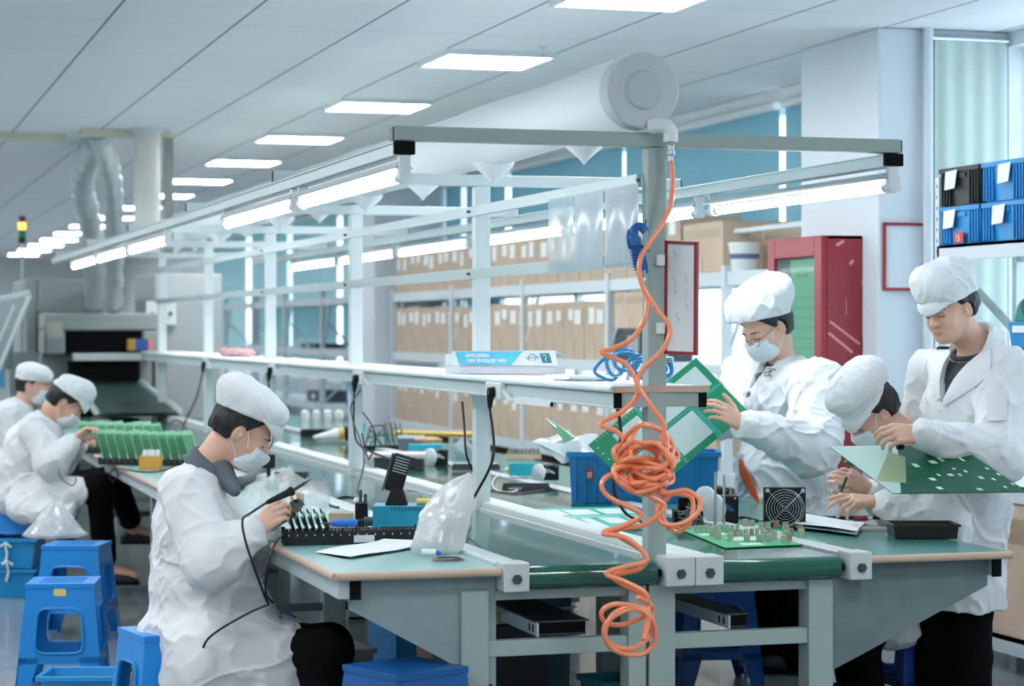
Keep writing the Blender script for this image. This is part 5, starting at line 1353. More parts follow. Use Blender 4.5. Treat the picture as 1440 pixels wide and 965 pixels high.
# ---------------------------------------------------------------- seated man at the right table
def person_e():
    D = 8.5
    H = Head(P(1226, 580, D), 196, 40, -6, 1.04)
    pel, chest, neck = P(1300, 812, 8.6), P(1316, 690, 8.58), P(1290, 622, 8.55)
    shL, elL, wrL = P(1330, 660, 8.33), P(1330, 748, 8.22), P(1236, 706, 8.28)
    shR, elR, wrR = P(1290, 655, 8.78), P(1268, 735, 8.85), P(1216, 684, 8.68)
    B = Field(); H.build(B); trunk(B, pel, chest, neck, shL, shR)
    H.c(B, (-0.02, 0, -0.03), (-0.03, 0, -0.075), 0.052, 0.05, 0.02); B.cap(H.w(-0.03, 0, -0.075), neck, 0.052, 0.056, 0.025)
    limb(B, shR, elR, wrR, 0.05, 0.04, 0.028); limb(B, shL, elL, wrL, 0.05, 0.042, 0.028)
    tl_ = hand(B, wrL, (P(1180, 700, 8.28) - wrL), Zv * 1.0 + hd(-90) * 0.35, False, [(8, 14, 8), (20, 18, 10), (38, 25, 10), (46, 30, 12)], ((0.62, 0.35, -0.75), 10), 1.08, 0.08)
    tr_ = hand(B, wrR, (P(1188, 668, 8.62) - wrR), hd(-85) * 1.0 + Zv * 0.3, True, [(40, 45, 25), (44, 48, 25), (48, 50, 25), (50, 50, 25)], ((0.7, 0.5, -0.5), 15), 1.05)
    me = make_body(B, 'seated man with head bowed over the right table beside the standing man', Vector((pel.x, pel.y, 0)), H)
    T = Field()
    hipL, knL = P(1290, 835, 8.45), P(1205, 893, 8.35); hipR, knR = P(1280, 835, 8.75), P(1192, 890, 8.8)
    anL = Vector((knL.x + 0.05, knL.y, 0.085)); anR = Vector((knR.x + 0.02, knR.y, 0.085))
    leg(T, hipL, knL, anL, (0.105, 0.08, 0.065)); leg(T, hipR, knR, anR, (0.105, 0.08, 0.065)); T.ell(pel, (0.16, 0.18, 0.12), None, 0.04)
    solid('trousers', T.mesh(0.008, folds(0.005, (7, 7, 5), 25)), TROU, me)
    shoe(me, Vector((anL.x, anL.y, 0.08)), hd(195)); shoe(me, Vector((anR.x, anR.y, 0.08)), hd(195))
    Rb = np.array(head_R(195, 14), dtype=np.float32); G = Field()
    G.ell(P(1316, 690, 8.6), (0.14, 0.2, 0.2), Rb, 0.05); G.ell(P(1308, 770, 8.6), (0.16, 0.2, 0.17), None, 0.06); G.ell(P(1300, 815, 8.6), (0.18, 0.21, 0.13), None, 0.05)
    G.cap(shR, shL, 0.08, 0.08, 0.05); G.cap(P(1298, 628, 8.57), P(1310, 650, 8.58), 0.07, 0.1, 0.05)
    G.cap(P(1285, 830, 8.45), P(1222, 855, 8.38), 0.115, 0.09, 0.06); G.cap(P(1280, 830, 8.75), P(1215, 850, 8.78), 0.115, 0.09, 0.06)
    G.cap(P(1240, 845, 8.55), P(1250, 885, 8.4), 0.10, 0.075, 0.06); G.cap(P(1215, 850, 8.6), P(1270, 890, 8.4), 0.08, 0.06, 0.06)
    limb(G, shL, elL, wrL + (elL - wrL) * 0.12, 0.09, 0.088, 0.058, 0.035); limb(G, shR, elR, wrR + (elR - wrR) * 0.2, 0.085, 0.08, 0.056, 0.03)
    co = solid('coat', G.mesh(0.0065, folds(0.011, (9, 9, 10), 61, 0.6)), COAT, me)
    for wr, el in ((wrL, elL),):
        d = (wr - el).normalized(); c = wr - d * 0.055
        MB().lathe(c, d, [(0, 0.054), (0.012, 0.058), (0.03, 0.048), (0.042, 0.046), (0.05, 0.041), (0.058, 0.036)], n=24).build('cuff', COAT, co)
    sheet_collar(me, 'coat_collar', neck, (H.w(-0.03, 0, -0.06) - neck), hd(196), 0.066, 0.09, 0.03, COAT, 0.4, 0.05)
    hair(me, H, 0.007, low=-0.04, side=-0.01, front=0.08, slope=1.0); face_mask(me, H); brows(me, H)
    cap(me, H, [((0.0, 0, 0.115), (0.125, 0.104, 0.07), 0.03), ((-0.03, 0, 0.135), (0.11, 0.09, 0.06), 0.05)], seed=64, amp=0.006, band_z=0.055, tilt=0.32, vlen=0.004, bandr=(0.112, 0.095, 0.09))
    return me, tr_, tl_
pe, tipsER, tipsEL = person_e()
# ---------------------------------------------------------------- standing man with the dark green board
def person_f():
    D = 8.3
    H = Head(P(1335, 434, D), 219, 17, 3, 1.03)
    pel, chest, neck = P(1350, 765, 8.36), P(1362, 585, 8.36), P(1371, 484, 8.36)
    shL, elL, wrL = P(1414, 524, 8.17), P(1404, 640, 8.02), P(1296, 611, 7.9)
    shR, elR, wrR = P(1310, 520, 8.58), P(1288, 625, 8.6), P(1330, 664, 8.12)
    B = Field(); H.build(B); trunk(B, pel, chest, neck, shL, shR)
    H.c(B, (-0.02, 0, -0.03), (-0.03, 0, -0.075), 0.055, 0.054, 0.02); B.cap(H.w(-0.03, 0, -0.075), neck, 0.056, 0.062, 0.025)
    limb(B, shR, elR, wrR, 0.052, 0.042, 0.028); limb(B, shL, elL, wrL, 0.052, 0.042, 0.029)
    th = hand(B, wrL, (P(1258, 610, 7.88) - wrL), Zv * 0.7 + hd(-75), False, [(36, 42, 18), (40, 44, 18), (44, 46, 20), (48, 46, 20)], ((0.75, 0.2, -0.55), 10), 1.12, 0.05)
    hand(B, wrR, hd(-30) + Vector((0, 0, -0.2)), Vector((0, 0, -1)), True, [(15, 20, 10)] * 4, ((0.6, 0.7, -0.2), 14), 1.05)
    me = make_body(B, 'standing young man in cap without a mask, holding a dark green board at the right', Vector((pel.x, pel.y, 0)), H)
    T = Field()
    aL, aR = P(1362, 900, 8.33), P(1320, 900, 8.42)
    for q in (aL, aR):
        hip = Vector((q.x, q.y, 0.70)); kn = Vector((q.x, q.y, 0.45)); an = Vector((q.x, q.y, 0.085))
        leg(T, hip, kn, an, (0.085, 0.09, 0.085)); shoe(me, Vector((q.x, q.y, 0.08)), hd(210))
    T.ell(Vector((pel.x, pel.y, 0.66)), (0.10, 0.11, 0.10), None, 0.05)
    solid('trousers', T.mesh(0.008, folds(0.006, (6, 6, 4), 26)), TROU, me)
    Rb = np.array(head_R(212, 2), dtype=np.float32); G = Field()
    G.ell(P(1358, 590, 8.36), (0.135, 0.205, 0.21), Rb, 0.06); G.ell(P(1354, 680, 8.36), (0.15, 0.20, 0.22), Rb, 0.07)
    G.cap(P(1354, 720, 8.36), P(1350, 880, 8.36), 0.165, 0.165, 0.08)
    G.cap(shR, shL, 0.072, 0.078, 0.05); G.cap(P(1372, 492, 8.38), P(1366, 530, 8.37), 0.07, 0.1, 0.05)
    limb(G, shL, elL, wrL + (elL - wrL) * 0.08, 0.092, 0.095, 0.062, 0.035); limb(G, shR, elR, wrR + (elR - wrR) * 0.2, 0.085, 0.078, 0.056, 0.03)
    hz = pt(1340, 857, D=8.3).z
    G.cut(f_plane(Vector((0, 0, hz)), (0, 0, -1)))
    fw = hd(222); lf = Zv.cross(fw); fwn, lfn = _np(fw), _np(lf)
    base = Field(); base.ops = list(G.ops)
    apex = base.hit(1324, 566, 0.0); c0 = _np(apex)
    slant = 0.16
    def vee(Pp):
        q = Pp - c0; x = q @ fwn; z = q[..., 2]; y = q @ lfn - z * slant
        return np.maximum(np.abs(y) * 0.95 - z * 0.46, -(x + 0.06 + z * 0.5)).astype(np.float32)
    G.sub((vee, c0 - np.array([0.3, 0.3, 0.05], dtype=np.float32), c0 + np.array([0.3, 0.3, 0.36], dtype=np.float32)), 0.004)
    co = solid('coat', G.mesh(0.006, folds(0.010, (8, 8, 8), 71, 0.6)), COAT, me)
    S = Field(); fnb = lambda Pp: (base.at(Pp) + 0.020).astype(np.float32)
    S.add((fnb, c0 - np.array([0.25, 0.25, 0.05], dtype=np.float32), c0 + np.array([0.25, 0.25, 0.26], dtype=np.float32)), 0)
    S.cut(lambda Pp: (vee(Pp) - 0.02).astype(np.float32)); nk = _np(neck)
    S.cut(f_plane(neck + Vector((0, 0, 0.018)) , Vector((0, 0, 1)) + fw * 0.35))
    tee = mat('dark grey tee', (58, 66, 72), 0.85, noise=0.15, nscale=12)
    solid('tee_shirt', S.mesh(0.005, folds(0.004, (9, 9, 6), 75)), tee, me)
    nb = [neck + fw * 0.016 + Vector((0, 0, -0.026)) + (fw * math.cos(a) + lf * math.sin(a)) * 0.074 + Vector((0, 0, -0.030 * math.cos(a))) for a in np.linspace(0, 2 * PI, 30)[:-1]]
    MB().tube(nb, 0.010, n=8, closed=True).build('tee_neckband', tee, me)
    sheet_collar(me, 'coat_collar', neck + Vector((0, 0, 0.004)) + fw * 0.008, (H.w(-0.03, 0, -0.06) - neck), fw, 0.078, 0.100, 0.026, COAT, 0.62, 0.06, 0.014)
    # lapels lying along the open edges
    for edge in (((1326, 562), (1340, 535), (1358, 513), (1378, 496), (1390, 484)), ((1322, 560), (1322, 535), (1328, 512), (1337, 498))):
        out = ((1327, 572), (1358, 552), (1378, 538), (1392, 518), (1394, 490)) if len(edge) == 5 else ((1318, 564), (1311, 540), (1305, 515), (1309, 496))
        rows = []
        for a, b in zip(smooth_path([(x, y, 0) for x, y in edge], 4), smooth_path([(x, y, 0) for x, y in out], 4)):
            r_ = []
            for j in range(6):
                t = j / 5; r_.append(base.hit(a.x + (b.x - a.x) * t, a.y + (b.y - a.y) * t, 0.010 + 0.004 * math.sin(PI * t)))
            if all(q is not None for q in r_): rows.append(r_)
        if len(rows) > 2: MB().grid(rows, th=0.004).build('lapel', COAT, co)
    # chest pocket and buttons
    pk = []
    for k in range(6):
        r_ = [base.hit(1388 + 28 * j / 5, 552 + 40 * k / 5, 0.014) for j in range(6)]
        if all(q is not None for q in r_): pk.append(r_)
    if len(pk) > 2: MB().grid(pk, th=0.003).build('pocket', COAT, co)
    for x, y in ((1321, 578), (1354, 590), (1392, 586)):
        b_ = base.hit(x, y, 0.012)
        if b_: MB().lathe(b_, hd(230), [(0, 0.006), (0.003, 0.006)], n=12).build('button', WPLAST, co)
    d = (wrL - elL).normalized(); c = wrL - d * 0.05
    MB().lathe(c, d, [(0, 0.056), (0.012, 0.060), (0.03, 0.050), (0.044, 0.046), (0.052, 0.038)], n=24).build('cuff', COAT, co)
    hair(me, H, 0.007, low=-0.045, side=-0.018, front=0.08, slope=0.9); brows(me, H)
    cap(me, H, [((0.0, 0, 0.095), (0.122, 0.104, 0.078), 0.025), ((-0.05, -0.01, 0.115), (0.105, 0.100, 0.062), 0.03), ((0.055, 0, 0.115), (0.065, 0.088, 0.068), 0.03)], seed=74, amp=0.006, band_z=0.044, tilt=0.05, vlen=0.006, vdrop=0.034, bandr=(0.115, 0.097, 0.09))
    return me, th
pf, tipsF = person_f()
# ================================================================ helpers for things standing on the line
A_ = -ANG
def spot(px, py, Z=ZT):
    p = pt(px, py, Z=Z); d = (p.x - CAM[0]) * FW[0] + (p.y - CAM[1]) * FW[1]
    return p, F / d
def rot(deg): return Matrix.Rotation(math.radians(deg), 3, 'Z')
ZB = ZT + 0.001
# ---------------------------------------------------------------- stools
def stool(loc, rz, label, m=None, group='blue plastic stools', sticker=False):
    m = m or BLUEP
    t = thing('plastic_stool', label, 'stool', loc, rz, group)
    H_, a, b, th = 0.45, 0.135, 0.18, 0.006
    def W(z): return b + (a - b) * z / H_
    s_ = MB(); s_.box((-a - 0.006, -a - 0.006, H_ - 0.02), (a + 0.006, a + 0.006, H_)); 
    for k in range(9):
        s_.box((-0.09, -0.09 + 0.0225 * k - 0.004, H_), (0.09, -0.09 + 0.0225 * k + 0.004, H_ + 0.0015))
    s_.build('seat', m, t, local=True, bevel=0.012, seg=3)
    def side(q):
        M = Matrix.Rotation(q * PI / 2, 3, 'Z'); N = 40; O = []; I_ = []
        def pc(u, z): return M @ Vector((u * W(z), -W(z), z))
        for k in range(N + 1):
            a = 2 * PI * k / N + PI / 4; c, d = math.cos(a), math.sin(a); r = 1 / max(abs(c), abs(d))
            O.append(pc(c * r, 0.277 + 0.153 * d * r)); e = (abs(c) ** 6 + abs(d) ** 6) ** (-1 / 6)
            I_.append(pc(0.62 * c * e, 0.258 + 0.092 * d * e))
        mid = [o * 0.35 + i_ * 0.65 for o, i_ in zip(O, I_)]
        MB().grid([O, mid, I_], smooth=False, th=0.007).build('side_panel', m, t, local=True)
        fr = [i_ * 1.0 + M @ Vector((0, -0.004, 0)) for i_ in I_[:-1]]
        MB().tube(fr, 0.006, n=6, closed=True).build('opening_rim', m, t, local=True)
    for q in range(4): side(q)
    for cx, cy in ((-1, -1), (1, -1), (1, 1), (-1, 1)):
        lg = MB()
        for ax_ in (0, 1):
            P_ = []
            for z, wd in ((0.15, 0.52), (0.0, 0.30)):
                w_ = W(z)
                if ax_ == 0: P_.append((Vector((cx * w_, cy * w_, z)), Vector((cx * w_ * (1 - wd), cy * w_, z))))
                else: P_.append((Vector((cx * w_, cy * w_, z)), Vector((cx * w_, cy * w_ * (1 - wd), z))))
            n = Vector((0, -cy * th, 0)) if ax_ == 0 else Vector((-cx * th, 0, 0))
            lg.prism([P_[0][0], P_[0][1], P_[1][1], P_[1][0]], n)
        w0 = W(0); lg.box((min(cx * w0, cx * (w0 - 0.05)), min(cy * w0, cy * (w0 - 0.05)), 0), (max(cx * w0, cx * (w0 - 0.05)), max(cy * w0, cy * (w0 - 0.05)), 0.008))
        lg.build('leg', m, t, local=True)
    if sticker:
        MB().lathe((0.0, -W(0.415) - 0.0015, 0.415), (0, 1, 0), [(0, 0.026), (0.001, 0.026)], n=24).build('sticker', mat('yellow sticker', (228, 214, 120), 0.5), t, local=True)
    return t
def seat_at(px, py, rz, label, **k):
    p = pt(px, py, Z=0.45); return stool((p.x, p.y, 0), rz, label, **k)
seat_at(90, 816, A_ + 0.08, 'bright blue plastic stool with a yellow oval sticker, nearest at the left edge', sticker=True)
seat_at(108, 764, A_ - 0.05, 'bright blue plastic stool standing just behind the stickered one')
seat_at(20, 722, A_ + 0.05, 'blue plastic stool under the bending worker at the far left')
stool((P(290, 900, 7.75).x - 0.13, P(290, 900, 7.75).y, 0), A_ + 0.5, 'blue plastic stool under the seated woman in the front')
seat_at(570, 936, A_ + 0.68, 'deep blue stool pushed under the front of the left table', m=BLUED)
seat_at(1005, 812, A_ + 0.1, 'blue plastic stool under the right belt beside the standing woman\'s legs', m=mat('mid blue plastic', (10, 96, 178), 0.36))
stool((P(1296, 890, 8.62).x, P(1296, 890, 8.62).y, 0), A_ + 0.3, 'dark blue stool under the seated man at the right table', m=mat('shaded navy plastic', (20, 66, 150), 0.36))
pb_ = P(20, 700, 14.1); stool((P(10, 670, 14.05).x, P(10, 670, 14.05).y, 0), A_, 'blue plastic stool under the half hidden worker at the left edge')
# ---------------------------------------------------------------- blue boxes on the floor at the left
BXM = mat('sky blue tub plastic', (16, 140, 204), 0.35, noise=0.05, nscale=5)
def tub(p, rz, lx, ly, h, label, m, group=None, tp=0.02, cat='tub', name='storage_tub'):
    t = thing(name, label, cat, p, rz, group)
    MB().tray((-lx / 2, -ly / 2, 0), (lx / 2, ly / 2, h), 0.006, taper=tp).build('tub_body', m, t, local=True, bevel=0.003)
    r = MB(); e = 0.014
    for lo, hi in (((-lx/2 - e, -ly/2 - e), (lx/2 + e, -ly/2)), ((-lx/2 - e, ly/2), (lx/2 + e, ly/2 + e)), ((-lx/2 - e, -ly/2), (-lx/2, ly/2)), ((lx/2, -ly/2), (lx/2 + e, ly/2))): r.box((lo[0], lo[1], h - 0.02), (hi[0], hi[1], h))
    r.build('rim', m, t, local=True, bevel=0.003)
    return t
def sack(loc, rx, ry, rz_, label, seed, name='plastic_bag', m=None, peak=0.0, cat='bag', group=None, spikes=0.25, flat=0.0, lean=(0, 0)):
    """crumpled plastic bag: a closed creased skin"""
    t = thing(name, label, cat, loc, 0, group)
    N, M_ = 40, 26; vs = []; r = np.random.RandomState(seed); ph = r.uniform(0, 6, 24); rows = []
    for i in range(M_):
        v = i / (M_ - 1); row = []
        prof = (math.sin(PI * min(1, v * 1.12 + 0.06)) ** 0.6) if not peak else (max(0.03, (1 - v) ** peak * (0.35 + 0.65 * min(1, v * 6 + 0.45))))
        for k in range(N):
            a = 2 * PI * k / N
            w_ = 1 + spikes * (0.35 * math.sin(3 * a + ph[0] + 3 * v) + 0.3 * math.sin(5 * a + ph[1] - 5 * v) + 0.22 * math.sin(9 * a + ph[2] + 9 * v) * math.sin(7 * v + ph[3]) + 0.15 * math.sin(14 * a + ph[4] + 4 * v))
            z = rz_ * v * (1 + 0.05 * math.sin(4 * a + ph[5])) 
            row.append((math.cos(a) * rx * prof * w_ + lean[0] * v, math.sin(a) * ry * prof * w_ + lean[1] * v, max(0, z)))
        row.append(row[0]); rows.append(row)
    MB().grid(rows).build('film', m or BAG, t, local=True, sharp=180)
    return t
def crumple(label, quad, seed, hmax, m, Z=ZB, name='plastic_bag'):
    c = [spot(x, y, Z)[0] for x, y in quad]; t = thing(name, label, 'bag', c[0]); N, M_ = 46, 34; rows = []
    for j in range(M_):
        v = j / (M_ - 1); r_ = []
        for i in range(N):
            u = i / (N - 1); q = (c[0] * (1 - u) + c[1] * u) * (1 - v) + (c[3] * (1 - u) + c[2] * u) * v
            a = np.array([[u * 4.2 + seed, v * 3.4, seed * 1.7]], dtype=np.float32); n1 = 1 - abs(float(hash_noise(a, seed)[0])); n2 = 1 - abs(float(hash_noise(a * 2.3, seed + 1)[0]))
            env = (math.sin(PI * u) * math.sin(PI * v)) ** 0.45 if 0 < u < 1 and 0 < v < 1 else 0
            w2 = float(hash_noise(a * 1.1, seed + 4)[0])
            r_.append(q + Vector((0.02 * w2, 0.02 * n2, 0.002 + hmax * env * (0.6 * n1 ** 2 + 0.4 * n2 ** 2))))
        rows.append(r_)
    MB().grid(rows).build('film', m, t, sharp=180); return t
p, s_ = spot(26, 838, 0.0)
t0 = tub((p.x, p.y, 0.0), A_, 0.22, 0.22, 0.16, 'lower blue tub with a white tie at the left edge behind the stools', BXM, 'stacked blue tubs')
tub((p.x, p.y + 0.0, 0.162), A_, 0.24, 0.24, 0.17, 'upper blue tub stacked on another one at the left edge', BXM, 'stacked blue tubs')
for (x, y, lab) in ((10, 795, 'white cloth tie hanging on the lower blue tub'), (8, 770, 'white cloth tie hanging on the upper blue tub')):
    q = P(x, y, 12.26); t = thing('ribbon_tie', lab, 'tie', q)
    MB().tube([q + Vector((0, 0, 0.03)), q, q + Vector((0.008, 0, -0.04)), q + Vector((-0.004, 0, -0.09))], 0.007, n=6).build('band', WPLAST, t)
    MB().tube([q + Vector((0.03, 0, 0.0)), q + Vector((0, 0, 0.025)), q + Vector((-0.03, 0, 0.005))], 0.008, n=6).build('bow', WPLAST, t)
q = spot(78, 756, 0.455)[0]; sack((q.x, q.y, 0.455), 0.16, 0.14, 0.17, 'crumpled clear plastic bag lying on the stool behind the stickered one', 3, peak=0.7)
p, s_ = spot(130, 968, 0.12)
tub((p.x - 0.02, p.y + 0.1, 0.0), A_, 0.30, 0.24, 0.17, 'light blue open tub with a plastic packet inside, at the bottom left', mat('light sky blue plastic', (40, 150, 216), 0.35))
pk_ = thing('plastic_packet', 'clear plastic packet lying in the blue tub at the bottom left', 'packet', (p.x, p.y + 0.12, 0.10))
MB().grid([[(p.x - 0.1 + 0.02 * i, p.y + 0.05 + 0.02 * j, 0.12 + 0.012 * math.sin(i * 1.3 + j)) for i in range(11)] for j in range(7)], th=0.004).build('film', BAG, pk_)
# ---------------------------------------------------------------- circuit board racks
RACKB = mat('black antistatic plastic', (14, 19, 22), 0.45)
def pcb_rack(px0, py0, px1, py1, depth, label, h=0.034, teeth=34, sticker=None):
    a, s0 = spot(px0, py0); b, s1 = spot(px1, py1); d = b - a; L = d.length; ang = math.atan2(d.y, d.x)
    t = thing('board_rack', label, 'rack', (a.x, a.y, ZB), ang)
    MB().box((0, 0, 0), (L, depth, 0.008)).build('base', RACKB, t, local=True)
    for y0 in (0, depth - 0.026):
        m = MB(); m.box((0, y0, 0.008), (L, y0 + 0.026, h - 0.006))
        for k in range(teeth):
            x = L * (k + 0.5) / teeth; m.box((x - L / teeth * 0.28, y0, h - 0.006), (x + L / teeth * 0.28, y0 + 0.026, h))
        dots = MB()
        m.build('comb_rail', RACKB, t, local=True)
    for x in (0, L - 0.012):
        m = MB(); m.box((x, 0, 0.0), (x + 0.012, depth, 0.012)).box((x, 0, 0.012), (x + 0.012, 0.012, h + 0.006)).box((x, depth - 0.012, 0.012), (x + 0.012, depth, h + 0.006)).box((x, 0, h * 0.55), (x + 0.012, depth, h * 0.75))
        m.build('end_plate', RACKB, t, local=True)
    m = MB()
    for k in range(16): m.box((L * (k + 0.5) / 16 - 0.0015, -0.0006, h * 0.62), (L * (k + 0.5) / 16 + 0.0015, 0, h * 0.74))
    m.build('scale_mark', LBL, t, local=True)
    if sticker: MB().box((L * sticker, -0.001, 0.006), (L * (sticker + 0.15), 0, h * 0.62)).build('sticker', LBL, t, local=True)
    return t, a, ang, L
def board_thing(loc, rz, w_, h_, label, group, m, comps, lean=0.0, seed=0, big=False):
    """upright board: local x is its thickness, y its width, z its height"""
    t = thing('circuit_board', label, 'circuit board', loc, rz, group)
    M = Matrix.Rotation(lean, 3, 'Y'); r = np.random.RandomState(seed)
    MB().box((-0.0008, 0, 0), (0.0008, w_, h_), M).build('board', m, t, local=True)
    for (y, z, sy, sz, dx, mm, nm) in comps:
        MB().box((min(-0.0008 - dx, 0.0008), y - sy, z - sz), (max(-0.0008, -dx - 0.0012), y + sy, z + sz), M).build(nm, mm, t, local=True)
    return t
CAPS = mat('silver capacitor', (196, 204, 204), 0.3, 0.6)
rk1, a1_, an1, L1 = pcb_rack(400, 768, 594, 764, 0.105, 'long black comb rack holding small boards at the near left', 0.05, 40, 0.50)
GR = mat('dark green small board', (24, 84, 66), 0.35)
for k in range(6):
    o = Matrix.Rotation(an1, 3, 'Z') @ Vector((0.045 + 0.0235 * k, 0.012, 0.03))
    board_thing((a1_.x + o.x, a1_.y + o.y, ZB + o.z), an1, 0.085, 0.085, 'small dark green board standing in the long black rack, %s from its left end' % ORD[k], 'small boards in the near rack', GR,
        [(0.02, 0.05, 0.012, 0.012, 0.009, BLACK, 'relay'), (0.055, 0.055, 0.014, 0.014, 0.010, CAPS, 'capacitor'), (0.04, 0.025, 0.02, 0.008, 0.006, BLACK, 'chip'), (0.01, 0.08, 0.004, 0.008, 0.004, CAPS, 'terminal'), (0.07, 0.085, 0.004, 0.008, 0.004, BLACK, 'connector')], lean=-0.28, seed=k)
for ri, (x0, y0, x1, y1, n, tx) in enumerate(((112, 638, 232, 640, 9, 'farther green board rack'), (138, 654, 276, 657, 11, 'nearer green board rack'))):
    t, a, an, L = pcb_rack(x0, y0, x1, y1, 0.16, 'black comb rack full of tall light green boards, the %s of two' % ('farther' if ri == 0 else 'nearer'), 0.035, 30)
    for k in range(n):
        o = Matrix.Rotation(an, 3, 'Z') @ Vector((0.03 + (L - 0.07) * k / (n - 1), 0.01, 0.02))
        board_thing((a.x + o.x, a.y + o.y, ZB + o.z), an, 0.12, 0.170 + 0.014 * rng.rand(), 'tall light green board in the %s, %s from its left end' % (tx, ORD[k]), 'tall green boards in the far racks', PCBL,
            [(0.03, 0.03, 0.02, 0.02, 0.012, CAPS, 'capacitor'), (0.09, 0.025, 0.018, 0.018, 0.012, CHIP, 'relay'), (0.07, 0.07, 0.03, 0.006, 0.004, mat('board darker green', (58, 140, 92), 0.4), 'trace_area'), (0.055, 0.08, 0.052, 0.075, -0.0032, mat('board back green', (92, 166, 124), 0.5), 'solder_side')], lean=-0.30, seed=k)
ob_ = thing('parts_box', 'small orange carton with white parts in front of the green board racks', 'box', (0, 0, 0))
p, s_ = spot(210, 661); ob_.location = (p.x, p.y, ZB); ob_.rotation_euler = (0, 0, A_)
MB().tray((-0.055, 0, 0), (0.055, 0.09, 0.072), 0.003).build('carton', mat('orange carton', (216, 158, 72), 0.6), ob_, local=True)
for k in range(4): MB().lathe((-0.035 + 0.022 * k, 0.03 + 0.012 * (k % 2), 0.03), (0.1, 0.1, 1), [(0, 0.012), (0.06, 0.013), (0.075, 0.009)], n=12).build('white_part', WPLAST, ob_, local=True)
# cables
def cable(pts_, r, label, m=None, name='cable', cat='cable', group=None, n=6, k=8, plug=None):
    P_ = smooth_path(pts_, k); o = MB().tube(P_, r, n=n).build(name, m or RUBBER)
    tag(o, label, cat, group); return o
G_ = lambda px, py: spot(px, py, ZB + 0.004)[0]
cable([G_(276, 636), G_(262, 615) + Vector((0, 0, .06)), G_(246, 606) + Vector((0, 0, .08)), G_(232, 622) + Vector((0, 0, .06)), G_(222, 648)], 0.006, 'dark cable looped over the nearer green boards')
cable([G_(160, 657), G_(185, 662), G_(215, 664), G_(245, 658)], 0.004, 'thin dark cable lying on the left table in front of the orange carton')
cable([P(152, 664, 12.2), P(158, 676, 12.15), P(166, 668, 12.1), P(160, 660, 12.1), P(154, 670, 12.1), P(160, 680, 12.1)], 0.004, 'small dark cable loop hanging from the far table edge')
cable([P(82, 660, 12.1), P(86, 672, 12.05), P(100, 683, 12.0), P(107, 676, 12.0), P(104, 664, 12.0)], 0.003, 'thin wire loop hanging on the bending worker\'s coat', k=8)
# ---------------------------------------------------------------- station in front: teal box, stand, iron, boxes
def at_(px, py, Z=ZB):
    p, s_ = spot(px, py, Z); return p, s_
p, s_ = at_(524, 752)
hs = thing('soldering_station', 'teal blue metal soldering station box with slotted front behind the black rack', 'soldering station', (p.x, p.y, ZB), A_)
w_ = 73 / s_; h_ = 40 / s_
MB().box((0, 0, 0.006), (w_, 0.16, h_)).build('case', TEALBOX, hs, local=True, bevel=0.003)
m = MB()
for k in range(12): m.box((w_ * (0.36 + 0.048 * k), -0.001, h_ - 0.018), (w_ * (0.36 + 0.048 * k) + 0.003, 0, h_ - 0.003))
m.build('vent_slot', mat('dark vent', (16, 60, 78), 0.6), hs, local=True)
for q in ((0.01, 0.01), (w_ - 0.02, 0.01), (0.01, 0.14), (w_ - 0.02, 0.14)): MB().box((q[0], q[1], 0), (q[0] + 0.01, q[1] + 0.01, 0.007)).build('foot', BLACK, hs, local=True)
MB().cyl((0, 0.05, h_ * 0.42), (-0.035, 0.045, h_ * 0.42), 0.017).build('socket', DSTEEL, hs, local=True)
MB().cyl((-0.035, 0.045, h_ * 0.42), (-0.07, 0.035, h_ * 0.36), 0.011).cyl((-0.07, 0.035, h_ * 0.36), (-0.085, 0.03, h_ * 0.32), 0.006).build('plug', BLACK, hs, local=True)
hw = hs.location
def loc_w(t, v): return Vector(t.location) + Matrix.Rotation(t.rotation_euler.z, 3, 'Z') @ Vector(v)
cable([loc_w(hs, (-0.085, 0.03, h_ * 0.32)), loc_w(hs, (-0.11, 0.02, 0.02)), loc_w(hs, (-0.15, 0.0, 0.012)), loc_w(hs, (-0.17, -0.01, 0.06))], 0.004, 'short black lead plugged into the teal station box')
yp = thing('yellow_plug', 'pale yellow plug lying on the right end of the teal station box', 'plug', loc_w(hs, (w_ - 0.03, 0.05, h_ + 0.001)))
MB().cyl(loc_w(hs, (w_ - 0.03, 0.05, h_ + 0.013)), loc_w(hs, (w_ + 0.02, 0.05, h_ + 0.013)), 0.012).build('body', YEL, yp); MB().cyl(loc_w(hs, (w_ + 0.02, 0.05, h_ + 0.013)), loc_w(hs, (w_ + 0.028, 0.05, h_ + 0.013)), 0.005).build('pin', STEEL, yp)
# black slotted smoke head on top of the box
z0 = h_ + 0.001
fh = thing('smoke_absorber_head', 'black slotted smoke absorber head standing tilted on the teal station box', 'smoke absorber', loc_w(hs, (w_ * 0.46, 0.06, z0)), A_)
MB().prism([(-0.045, -0.02, 0), (0.04, -0.02, 0), (0.022, -0.015, 0.055), (-0.022, -0.015, 0.06)], (0, 0.05, 0)).build('pedestal', BLACK, fh, local=True, bevel=0.004)
Mh = Matrix.Translation((0.0, 0.01, 0.11)) @ Matrix.Rotation(0.28, 4, 'Y')
MB().box((-0.032, -0.022, -0.065), (0.034, 0.022, 0.075), Mh).build('head', BLACK, fh, local=True, bevel=0.008)
MB().box((-0.040, -0.012, -0.07), (-0.033, 0.03, 0.07), Mh).build('side_plate', mat('dark grey metal', (86, 98, 102), 0.35, 0.5), fh, local=True)
m = MB()
for k in range(6): m.box((-0.022, -0.0235, 0.008 + 0.0105 * k), (0.03, -0.021, 0.0125 + 0.0105 * k), Mh)
m.build('louvre', mat('grey slot', (150, 162, 166), 0.5), fh, local=True)
MB().tube([(0.035, 0.02, 0.05), (0.07, 0.02, 0.045), (0.085, 0.02, 0.035), (0.085, 0.02, -0.0)], 0.0025, n=6).build('wire_stay', STEEL, fh, local=True)
